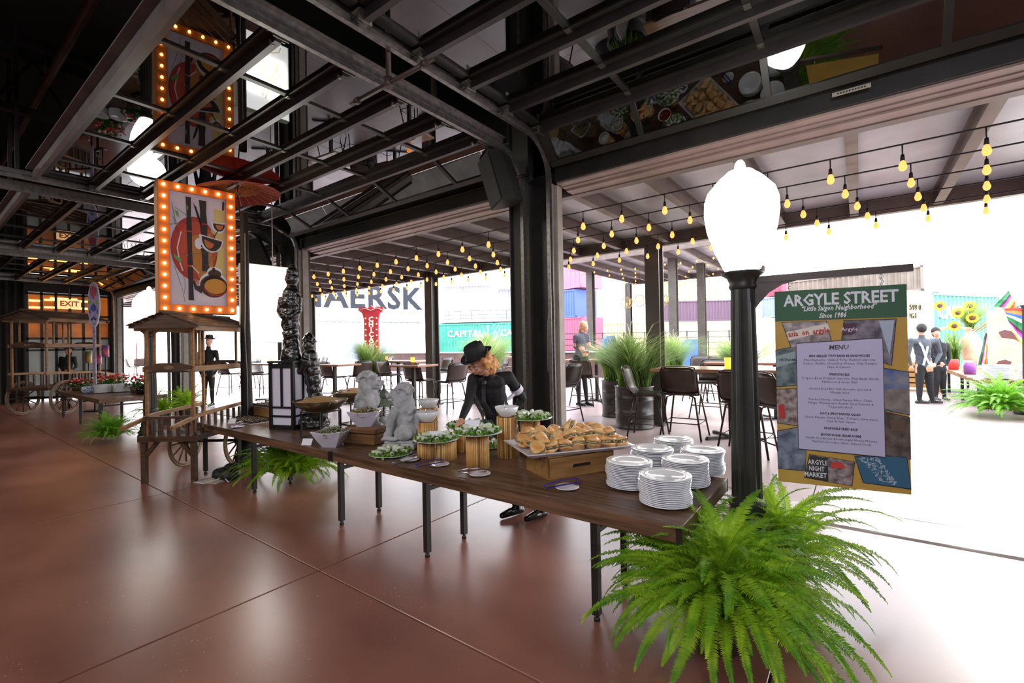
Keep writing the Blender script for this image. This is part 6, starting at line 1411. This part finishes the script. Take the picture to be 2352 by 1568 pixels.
def srv_extras(t, J, hm, s, fw, sd):
    hat(t, hm, s); curls(t, hm, s, 'b5713a', 'd9a05e')
    sus = M('suspender_grey', '4c4e54', '5a5c64', 10, .6); ch = J['chest']; hip = J['hip']
    for q in (-1, 1):
        b = MB(); pts = [ch+sd*q*.095*s+Vector((0, 0, .15))+fw*(.02), ch+sd*q*.10*s+Vector((0, 0, .09))+fw*.105, ch+sd*q*.10*s+fw*.128+Vector((0, 0, -.03)), hip.lerp(ch, .45)+sd*q*.085*s+fw*.115, hip.lerp(ch, .12)+sd*q*.08*s+fw*.125]
        strap(b, pts, .042, fw); ob('suspender', b, sus, t)
        b = MB(); b.box(pts[3].lerp(pts[4], .3)+fw*.006, (.03, .012, .03)); ob('clasp', b, chrome, t)
    b = MB(); pts = [J['neck'].lerp(ch, .35)+fw*.085, ch+Vector((0, 0, .04))+fw*.128, ch+Vector((0, 0, -.08))+fw*.128, hip.lerp(ch, .4)+fw*.115]
    strap(b, pts, .04, fw); b.box(pts[0]+fw*.01, (.035, .025, .03)); ob('necktie', b, M('tie_grey', '3a3b40', None, rough=.5), t)
    b = MB(); 
    for q in (-1, 1): b.box(J['neck'].lerp(ch, .30)+sd*q*.035+fw*.07+Vector((0, 0, .02)), (.055, .02, .03), (0, q*.4, atan2(sd.y, sd.x)))
    ob('collar', b, blackc, t)
    b = MB(); c_ = J['shR'].lerp(J['elR'], .55); ax = (J['elR']-J['shR']).normalized(); b.tube([c_-ax*.03, c_+ax*.03], .061*s, 14, cap=False); b.tube([c_+ax*.02, c_+ax*.02+fw*.06-sd*.06-Vector((0, 0, .05)), c_+fw*.09-sd*.16-Vector((0, 0, .09))], [.02, .018, .008], 8); ob('white_sleeve_garter', b, M('garter_white', 'c9c4d4', None, rough=.6), t)
    b = MB(); vs = []; n = 12
    for k in range(5):
        for j in range(n+1):
            a = -1.1+2.2*j/n; vs.append(tuple(hip+Vector((0, 0, .09-.14*k))+sd*sin(a)*(.17+.012*k)*s+fw*cos(a)*(.135+.01*k)*s))
    b.smooth = True; b.add(vs, [(k*(n+1)+j, k*(n+1)+j+1, (k+1)*(n+1)+j+1, (k+1)*(n+1)+j) for k in range(4) for j in range(n)]); ob('apron', b, M('apron_grey', '3c3d38', '484942', 8, .8), t)
pp = PD; fwd0 = Vector((.12, -1, -.12))
hipS = pp(1150, 972, 4.62); J = dict(hip=hipS, chest=pp(1124, 893, 4.42), neck=pp(1121, 858, 4.30), head=pp(1101, 832, 4.18), shL=pp(1088, 871, 4.32), shR=pp(1168, 866, 4.46), elL=pp(1076, 925, 4.22), wrL=pp(1060, 962, 4.05), elR=pp(1201, 915, 4.62), wrR=pp(1172, 962, 4.60),
 knL=Vector((-2.72, 3.66, .48)), knR=Vector((-2.50, 3.70, .48)), anL=Vector((-2.68, 3.60, .09)), anR=Vector((-2.44, 3.66, .09)), fwd=Vector((.25, -1, -.25)), hfwd=Vector((-.12, -1, -.75)), toe=Vector((-.30, -1, 0)))
# knees follow hip
for a in 'LR': J['kn'+a] = (J['hip']+J['an'+a])/2+Vector((0, -.05, .0))
figure('person', 'person in black with suspenders, black hat and curly ginger hair leaning over the food', J, [skin, blackc, trous, shoe], .0085, 1.0, extras=srv_extras)
def mk(d, ppl): return {k: (pp(v[0], v[1], d+(v[2] if len(v) > 2 else 0)) if isinstance(v, tuple) else v) for k, v in ppl.items()}
d = 12.1; sc_ = 1.18
J = mk(d, dict(hip=(1334, 818), chest=(1335, 782), neck=(1337, 765), head=(1342, 752), shL=(1322, 773), shR=(1349, 772), elL=(1321, 797), wrL=(1345, 807, -.15), elR=(1353, 795), wrR=(1365, 800, -.2), knL=(1328, 868), knR=(1342, 866), anL=(1330, 918), anR=(1348, 915)))
J['fwd'] = Vector((.9, -.35, 0)); J['hfwd'] = Vector((.9, -.3, -.3)); J['toe'] = Vector((1, -.2, 0))
for a in 'LR': J['an'+a].z = .09
def ex2(t, J, hm, s, fw, sd):
    b = MB(); rr = random.Random(5)
    for i in range(60): a = rr.uniform(0, 2*pi); h = rr.uniform(-.34, .10); y = -.03-.03*rr.random(); b.sph((0, 0, 0), .032*s, 7, 5, (1, .8, 1.6), mx=hm @ T(cos(a)*.075*s, (sin(a)*.06+y)*s, h*s))
    ob('hair', fuse(b, 'hair', M('hair_blond', 'b07a4a', 'd0a070', 12, .5), .02, 2), None, t)
    b = MB(); c_ = (J['wrL']+J['wrR'])/2+fw*.12; b.box(c_, (.5, .36, .012), (0, -.12, .3)); b.box(c_+Vector((.04, .03, .012)), (.48, .34, .006), (0, -.12, .4)); ob('paper_sheets', b, paper, t)
figure('person', 'person in grey shirt with long fair hair carrying white papers across the patio', J, [skin, greyc, trous, shoe], .018, sc_, 'short', False, ex2)
d = 11.3
J = mk(d, dict(hip=(2122, 842), chest=(2118, 795), neck=(2117, 772), head=(2116, 757), shL=(2150, 782), shR=(2092, 782), elL=(2160, 812), wrL=(2148, 835, -.1), elR=(2086, 815), wrR=(2092, 838), knL=(2136, 895), knR=(2112, 895), anL=(2142, 937), anR=(2112, 942)))
J['fwd'] = Vector((-.3, 1, 0)); J['toe'] = Vector((.8, .3, 0))
for a in 'LR': J['an'+a].z = .09
def ex3(t, J, hm, s, fw, sd):
    b = MB(); b.sph((0, 0, 0), .105*s, 14, 10, (.84, 1.0, 1.02), mx=hm @ T(0, -.02*s, .035*s)); ob('hair', b, M('hair_dark', '1c1614', None), t)
    b = MB(); ch = J['chest']; hip = J['hip']; wa = hip.lerp(ch, .5)
    for q in (-1, 1): strap(b, [ch+sd*q*.12*s-fw*.03+Vector((0, 0, .16)), ch+sd*q*.06*s-fw*.128*s, wa-fw*.118*s, hip.lerp(ch, .1)+sd*q*.07*s-fw*.135*s], .045, fw)
    ob('suspenders', b, M('pale_suspender', 'c4c6cc', None), t)
figure('person', 'person with pale crossed suspenders, back to us, right of the menu board', J, [skin, vestc, trous, shoe], .018, 1.12, 'long', False, ex3)
def ex4(t, J, hm, s, fw, sd):
    b = MB(); b.sph((0, 0, 0), .103*s, 14, 10, (.86, 1.0, .98), mx=hm @ T(0, -.022*s, .045*s)); b.sph((0, 0, 0), .09*s, 14, 10, (.86, .9, 1.1), mx=hm @ T(0, -.035*s, -.01*s)); ob('hair', b, M('hair_dark', '1c1614', None), t)
d = 11.9
J = mk(d, dict(hip=(2156, 846), chest=(2156, 802), neck=(2154, 780), head=(2150, 764), shL=(2134, 790), shR=(2174, 792), elL=(2140, 818), wrL=(2160, 832, -.15), elR=(2180, 822), wrR=(2172, 842), knL=(2150, 892), knR=(2166, 892), anL=(2150, 932), anR=(2170, 930)))
J['fwd'] = Vector((.2, -1, 0)); J['toe'] = Vector((.4, -1, 0))
for a in 'LR': J['an'+a].z = .09
figure('person', 'person in dark clothes facing us, half behind the one with crossed suspenders', J, [skin, blackc, trous, shoe], .02, 1.05, 'long', False, ex4)
d = 16.2
J = mk(d, dict(hip=(152, 862), chest=(155, 832), neck=(156, 816), head=(157, 806), shL=(140, 822), shR=(171, 822), elL=(137, 842), wrL=(150, 850, -.3), elR=(175, 842), wrR=(165, 850, -.3), knL=(146, 895), knR=(160, 895), anL=(146, 925), anR=(160, 925)))
J['fwd'] = Vector((.8, -.6, 0)); J['toe'] = Vector((.8, -.6, 0))
for a in 'LR': J['an'+a].z = .09
def ex5(t, J, hm, s, fw, sd): hat(t, hm, s)
figure('person', 'person in black with a black hat serving behind the far left cart', J, [skin, blackc, trous, shoe], .022, 1.05, 'long', False, ex5)
d = 13.6
J = mk(d, dict(hip=(478, 855), chest=(478, 818), neck=(479, 798), head=(480, 784), shL=(460, 808), shR=(496, 808), elL=(454, 838), wrL=(462, 860, -.2), elR=(502, 838), wrR=(492, 860, -.2), knL=(470, 893), knR=(487, 893), anL=(470, 922), anR=(488, 922)))
J['fwd'] = Vector((.6, -.8, 0)); J['toe'] = Vector((.6, -.8, 0))
for a in 'LR': J['an'+a].z = .09
figure('person', 'person in black with suspenders and hat standing beyond the flower cart', J, [skin, blackc, trous, shoe], .022, 1.1, 'long', False, ex5)
# ---- right hand station out on the patio
rt_ = Vector((2.02, 14.2, 0)); t = thing('serving_table', 'long serving table on thin black legs at the right edge, with white plate stacks', 'table', rt_)
b = MB(); b.bb(0, 1.9, 0, 6.5, ZT-.09, ZT); ob('tabletop', b, M('table_brown', '7a5a45', '94705a', 3, .4, .1), t)
for x in (.06, .7, 1.8):
    for y in (.1, 2.2, 4.4, 6.2): b = MB(); b.box((x, y, (ZT-.09)/2), (.06, .06, ZT-.09)); ob('leg', b, black_steel, t)
for k, (x, y) in enumerate(((2.42, 14.55), (2.98, 14.6))):
    for i in range(17):
        o = bpy.data.objects.new('dinner_plate', PLM); COL.objects.link(o); o.location = (x+random.uniform(-.004, .004), y, ZT+.001+i*.0175); o.scale = (1.6, 1.6, 1.6); kk = 16-i
        o['label'] = 'white plate, %s in the %s stack on the right edge table' % ('topmost' if kk == 0 else ('lowest' if i == 0 else ordn(kk)+' from top'), ('left', 'right')[k]); o['category'] = 'plate'; o['group'] = 'white plates stacked on the right edge table'
def vase(c, lab):
    t = thing('flower_vase', lab, 'vase', c); b = MB(); b.lathe([(.0, 0), (.14, 0), (.22, .25), (.27, .6), (.24, .85), (.13, 1.05), (.12, 1.12), (.15, 1.18), (.13, 1.18), (.10, 1.1)], 24, cap=False); ob('vase_body', b, M('vase_clay', 'c9a38a', 'dab89f', 6, .6), t)
    rr = random.Random(7); b = MB(); blades(b, 240, 1.3, 1.2, .08, .016, .4, 3, 1.1); ob('grass_sprays', b, grassm, t, kind='stuff')
    for i, (x, z) in enumerate(((-.75, 1.95), (-.33, 1.70), (.0, 1.52), (-.42, 1.28), (.80, 1.95), (-.05, 1.9))):
        f = MB(); f.sph((0, -.02, 0), .07, 10, 6, (1, .4, 1)); fl_ = ob('sunflower', f, M('sunflower_heart', '5a3418', None), t, loc=(x, -.35, z))
        for k in range(12): a = 2*pi*k/12; f = MB(); f.sph((cos(a)*.115, 0, sin(a)*.115), .045, 6, 4, (1.0, .35, 1.0)); ob('petal', f, M('petal_yellow', 'f2b81f', 'f6cc3a', 8, .5), fl_)
    for k in range(3):
        b = MB(); b.tube([(.1*k, -.1, 1.1), (.45+.2*k, -.2, 1.5+.1*k), (.7+.35*k, -.2, 1.95), (.62+.45*k, -.2, 2.25-.1*k)], [.02, .03, .06, .02], 7); ob('plume', b, plumem, t)
    b = MB(); b.tube([(0, -.2, 1.2), (-.5, -.3, 1.25), (-.95, -.3, 1.15)], [.03, .05, .06], 7); ob('plume', b, plumem, t)
q = PD(2240, 855, 14.4); vase(Vector((q.x, q.y+.6, ZT)), 'clay vase of sunflowers and grass plumes on the right edge table')
q = PD(2200, 860, 14.4); b = MB(); blades(b, 160, 1.3, .35, .12, .02, .3, 12); t = one('wheatgrass', b, grassm, 'upright bunch of dry green grass left of the sunflower vase', 'grass', (q.x, q.y+.5, ZT)); t['kind'] = 'stuff'
q = PD(2312, 820, 12.9); Hb = 118*12.9/FPX; t = thing('tan_board', 'tan board with dark mustache shaped cutouts behind the right plate stacks', 'board', (q.x, q.y, ZT), radians(-25))
b = MB(); b.bb(-.38, .38, 0, .05, 0, PD(2312, 710, 12.9).z-ZT); ob('panel', b, M('tan_board', 'c9ab90', 'd4b89e', 3, .6), t)
def mous(x, z, s_, fl): return [(x+fl*dx*s_, z+dz*s_) for dx, dz in ((0, .1), (.12, .16), (.26, .12), (.34, -.02), (.44, -.22), (.34, -.12), (.2, -.08), (.06, -.06))]
for x, z, f in ((-.15, .95, 1), (.1, .12, -1)):
    pl_ = mous(x, z, 1.0, f); b = MB(); b.prism(pl_ if f > 0 else pl_[::-1], .004, T(0, -.001, 0) @ RX(pi/2)); ob('dark_cutout', b, M('cutout_maroon', '6a4444', None), t)
# striped blanket strips
def serape(pts, w_, lab, seed):
    t = thing('striped_blanket', lab, 'blanket', (0, 0, 0)); cl = ['d8402f', 'e8803a', '3a62b8', 'dfe4ee', '1f6a3c', '2f7a4a', '4a1f3a', 'c9409a', 'f0eef2', 'e8b03a']; n = 20
    pts = [Vector(p_) for p_ in pts]; a_, b_, c_, d_ = pts
    for i in range(n):
        u0, u1 = i/n, (i+1)/n; b = MB(); m_ = 5; vs = []
        for u_ in (u0, u1):
            for j in range(m_+1): v_ = j/m_; p_ = a_.lerp(b_, v_).lerp(d_.lerp(c_, v_), u_); vs.append(p_+Vector((0, .04*sin(v_*9+u_*4), 0)))
        b.add(vs, [(j, j+1, m_+2+j, m_+1+j) for j in range(m_)]); ob('stripe', b, M('blanket_'+cl[(i//2+seed) % 10], cl[(i//2+seed) % 10], None, rough=.8), t)
serape((PD(2306, 708, 12.3), PD(2352, 706, 12.0), PD(2350, 800, 12.0), PD(2322, 752, 12.2)), .5, 'bright striped blanket hanging over the tan board at the right edge', 0)
serape((PD(2244, 838, 13.9), PD(2262, 762, 13.7), PD(2275, 772, 13.7), PD(2268, 838, 13.9)), .3, 'folded striped blanket in front of the clay vase', 3)
serape((PD(2282, 703, 12.6), PD(2322, 662, 12.6), PD(2352, 680, 12.5), PD(2345, 712, 12.4)), .5, 'green and white striped cloth draped toward the right lamp globe', 4)
# pallet boxes behind
q = P(2200, 905, 0); t = thing('pallet_crates', 'low wooden pallet stack under the right edge table', 'pallet', (.75, 18.9, 0))
for z in range(5): b = MB(); b.bb(-1.2, 1.2, -.5, .5, .12+z*.16, .24+z*.16); ob('slat', b, crm, t)
for x in (-1.1, 0, 1.1): b = MB(); b.bb(x-.08, x+.08, -.5, .5, 0, .12); ob('block', b, crm, t)
# small goods along the right table
for i, (x, y, c_, lab) in enumerate(((2.2, 16.2, '8a4a9a', 'violet'), (2.3, 17.2, 'd9d2cc', 'white'), (2.15, 18.3, 'c9342f', 'red'))):
    b = MB(); b.lathe([(0, 0), (.11, 0), (.12, .2), (.1, .3), (.0, .3)], 14, cap=False); one('food_tub', b, M('tub_'+c_, c_, None, rough=.4), lab+' tub on the right edge table before the sunflowers', 'tub', (x, y, ZT))
# ---- distance: buildings, tower, poles, trees
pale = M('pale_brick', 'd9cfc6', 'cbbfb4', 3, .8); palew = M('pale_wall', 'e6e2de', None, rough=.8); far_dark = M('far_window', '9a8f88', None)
def building(pxl, pxr, ytop, D, lab, mt, wins=()):
    a, c = PD(pxl, 800, D), PD(pxr, 800, D); H = PD((pxl+pxr)/2, ytop, D).z; a.z = c.z = 0; W = (c-a).length
    t = thing('building', lab, 'building'); t.matrix_world = frame((a+c)/2, c-a); b = MB(); b.bb(-W/2, W/2, 0, 12, 0, H); b.bb(-W/2-.2, W/2+.2, -.2, 12.2, H, H+.3); ob('wall', b, mt, t)
    for x, z, w_, h_ in wins: b = MB(); b.bb(x*W-w_/2, x*W+w_/2, -.05, .02, z*H-h_/2, z*H+h_/2); ob('window', b, far_dark, t)
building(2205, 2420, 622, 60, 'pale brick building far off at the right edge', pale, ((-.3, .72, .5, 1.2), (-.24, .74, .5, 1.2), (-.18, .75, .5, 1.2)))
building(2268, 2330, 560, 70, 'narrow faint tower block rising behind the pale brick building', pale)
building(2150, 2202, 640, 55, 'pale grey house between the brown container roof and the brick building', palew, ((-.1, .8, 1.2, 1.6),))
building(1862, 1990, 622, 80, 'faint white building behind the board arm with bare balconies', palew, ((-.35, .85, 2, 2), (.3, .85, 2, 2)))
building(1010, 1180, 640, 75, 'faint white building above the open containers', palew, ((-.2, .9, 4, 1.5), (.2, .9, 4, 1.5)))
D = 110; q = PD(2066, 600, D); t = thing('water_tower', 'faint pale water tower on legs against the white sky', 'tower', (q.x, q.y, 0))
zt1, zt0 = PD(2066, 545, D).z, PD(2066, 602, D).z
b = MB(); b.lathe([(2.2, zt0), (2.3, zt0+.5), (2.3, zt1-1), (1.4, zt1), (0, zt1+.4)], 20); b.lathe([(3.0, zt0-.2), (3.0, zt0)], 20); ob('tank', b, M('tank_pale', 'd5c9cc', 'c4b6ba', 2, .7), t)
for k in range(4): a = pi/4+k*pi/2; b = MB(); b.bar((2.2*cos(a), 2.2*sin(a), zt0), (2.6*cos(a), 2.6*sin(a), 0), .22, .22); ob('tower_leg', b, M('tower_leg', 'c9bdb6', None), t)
for px_, yt, D, lab in ((2308, 540, 34, 'leaning grey utility pole at the far right'), (2187, 600, 40, 'thin utility pole above the green container'), (2125, 640, 50, 'short pale pole at the end of the brown roof')):
    q = PD(px_, yt, D); b = MB(); b.tube([(q.x, q.y, 0), (q.x-.5, q.y, q.z)], [.16, .11], 8); b.bar((q.x-1.4, q.y, q.z-.8), (q.x+.5, q.y, q.z-.8), .1, .1); one('utility_pole', b, M('pole_grey', 'a39a96', None), lab, 'pole')
for i, (x0, y0, x1, y1, sg_) in enumerate(((2190, 640, 2310, 590, 1.5), (2200, 700, 2352, 600, 2), (2310, 570, 2352, 560, .8), (2140, 650, 2350, 640, 2), (2190, 610, 2352, 655, 2))):
    a, c = PD(x0, y0, 36), PD(x1, y1, 34); b = MB(); b.tube([a.lerp(c, u/8)-Vector((0, 0, sg_*4*(u/8)*(1-u/8)*.4)) for u in range(9)], .02, 4); one('overhead_wire', b, M('wire_grey', '9a9290', None), '%s overhead wire from the left in the pale sky at the far right' % ordn(i), 'wire')
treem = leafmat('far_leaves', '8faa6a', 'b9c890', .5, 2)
def tree(px_, py_, D, R, lab, seed):
    q = PD(px_, py_, D); rr = random.Random(seed); t = thing('tree', lab, 'tree', (q.x, q.y, 0)); b = MB(); b.tube([(0, 0, 0), (.1, 0, q.z*.5), (0, 0, q.z)], [.2, .15, .06], 7)
    for k in range(7): a = rr.uniform(0, 6.3); b.tube([(0, 0, q.z*.6), (cos(a)*R*.6, sin(a)*R*.6, q.z+rr.uniform(-.3, .5)*R)], [.07, .02], 5)
    ob('trunk', b, M('bark_pale', '8a7a6c', None), t); b = MB()
    for i in range(900):
        v = Vector((rr.gauss(0, 1), rr.gauss(0, 1), rr.gauss(0, .8))).normalized()*R*rr.random()**.4; s_ = .16; m_ = Matrix.Translation(Vector((0, 0, q.z))+v) @ Euler((rr.random()*6, rr.random()*6, rr.random()*6)).to_matrix().to_4x4(); b.add([(-s_, 0, 0), (0, -s_*.5, 0), (s_, 0, 0), (0, s_*.5, 0)], [(0, 1, 2, 3)], m_)
    ob('crown', b, treem, t, kind='stuff')
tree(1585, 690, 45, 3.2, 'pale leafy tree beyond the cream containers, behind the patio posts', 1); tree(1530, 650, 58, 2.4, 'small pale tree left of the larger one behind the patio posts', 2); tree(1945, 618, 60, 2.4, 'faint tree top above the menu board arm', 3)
# railing, bins, wire globes beyond the brown wall
a, c = PD(1288, 800, 33), PD(1700, 800, 33); t = thing('railing', 'thin black railing before the cream container', 'railing'); t.matrix_world = frame((a.x, a.y, 0), Vector((c.x-a.x, c.y-a.y, 0))); Lr = (Vector((c.x, c.y, 0))-Vector((a.x, a.y, 0))).length
for z in (1.1, 1.5, 1.9, 2.3): b = MB(); b.bb(0, Lr, -.02, .02, z-.02, z+.02); ob('rail', b, black_steel, t)
for k in range(int(Lr/1.5)+1): b = MB(); b.bb(k*1.5-.03, k*1.5+.03, -.03, .03, 0, 2.35); ob('baluster', b, black_steel, t)
blu = M('blue_bin', '4a7ab8', '5a88c4', 2, .5)
for x0, x1, y0, D, lab in ((1389, 1418, 771, 30, 'tall blue bin with rounded top beyond the brown wall'), (1562, 1617, 779, 30, 'wide blue bin beyond the brown wall behind the grasses')):
    a, c = PD(x0, 800, D), PD(x1, 800, D); zt1 = PD(x0, y0, D).z; W = (c-a).length; t = thing('blue_bin', lab, 'bin'); t.matrix_world = frame((a.x, a.y, 0), Vector((c.x-a.x, c.y-a.y, 0)))
    b = MB(); b.prism([(0, 0), (W, 0), (W*1.03, zt1*.85), (W*.8, zt1), (W*.2, zt1), (-.03*W, zt1*.85)], .9, T(0, .9, 0) @ RX(pi/2)); ob('bin_body', b, blu, t); b = MB(); b.bb(-.04, W+.04, -.04, .94, zt1*.85, zt1*.88); ob('lid_rim', b, blu, t)
for x, y in ((1440, 695), (1470, 690), (1524, 690)):
    q = PD(x, y, 28); t = thing('wire_globe', 'round wire globe lamp hanging under the far canopy, %s' % ('leftmost' if x == 1440 else ('middle' if x == 1470 else 'rightmost')), 'lamp', q); b = MB()
    for k in range(6): b.tube([(.35*cos(k*pi/6)*cos(a_*pi/10), .35*sin(k*pi/6)*cos(a_*pi/10), .35*sin(a_*pi/10)) for a_ in range(20)], .012, 4, closed=True)
    ob('wire_cage', b, M('gold_wire', 'b59a5a', None, rough=.4), t); b = MB(); b.tube([(0, 0, .35), (0, 0, 2.2)], .01, 4); ob('cord', b, black_steel, t)
    for k in range(8): ob('bulb', BLS, None, t, loc=(.2*cos(k), .2*sin(k), .15*sin(2*k)+.1))
# black bag and white cable under the left table
q = P(520, 1098, 0); b = MB(); b.sph((0, 0, .06), .16, 16, 9, (1.5, .9, .5)); b.sph((.12, .03, .15), .11, 12, 8, (1.3, .8, .5)); b.sph((-.08, .0, .03), .14, 12, 8, (1.4, .9, .3))
one('black_bag', fuse(b, 'black_bag', M('bag_black', '111112', '191919', 12, .6), .015, 2, .04, .08), None, 'crumpled black bag on the floor beside the fern under the left table', 'bag', (q.x, q.y, 0))
b = MB(); b.tube([(.0, 0, .012), (-.12, -.05, .01), (-.2, -.16, .01), (-.1, -.24, .01), (.05, -.2, .014), (.02, -.05, .02), (.12, .0, .05), (.25, .0, .012)], .006, 6); one('white_cable', b, M('cable_white', 'd9d6dc', None, rough=.4), 'looped white cable on the floor beside the black bag', 'cable', (q.x+.02, q.y-.08, 0))
b = MB(); b.box((0, 0, .008), (.42, .28, .012)); one('cardboard_sheet', b, M('card_pale', 'b9aca2', None), 'flat pale card lying under the black bag', 'card', (q.x-.06, q.y-.14, 0), .4)
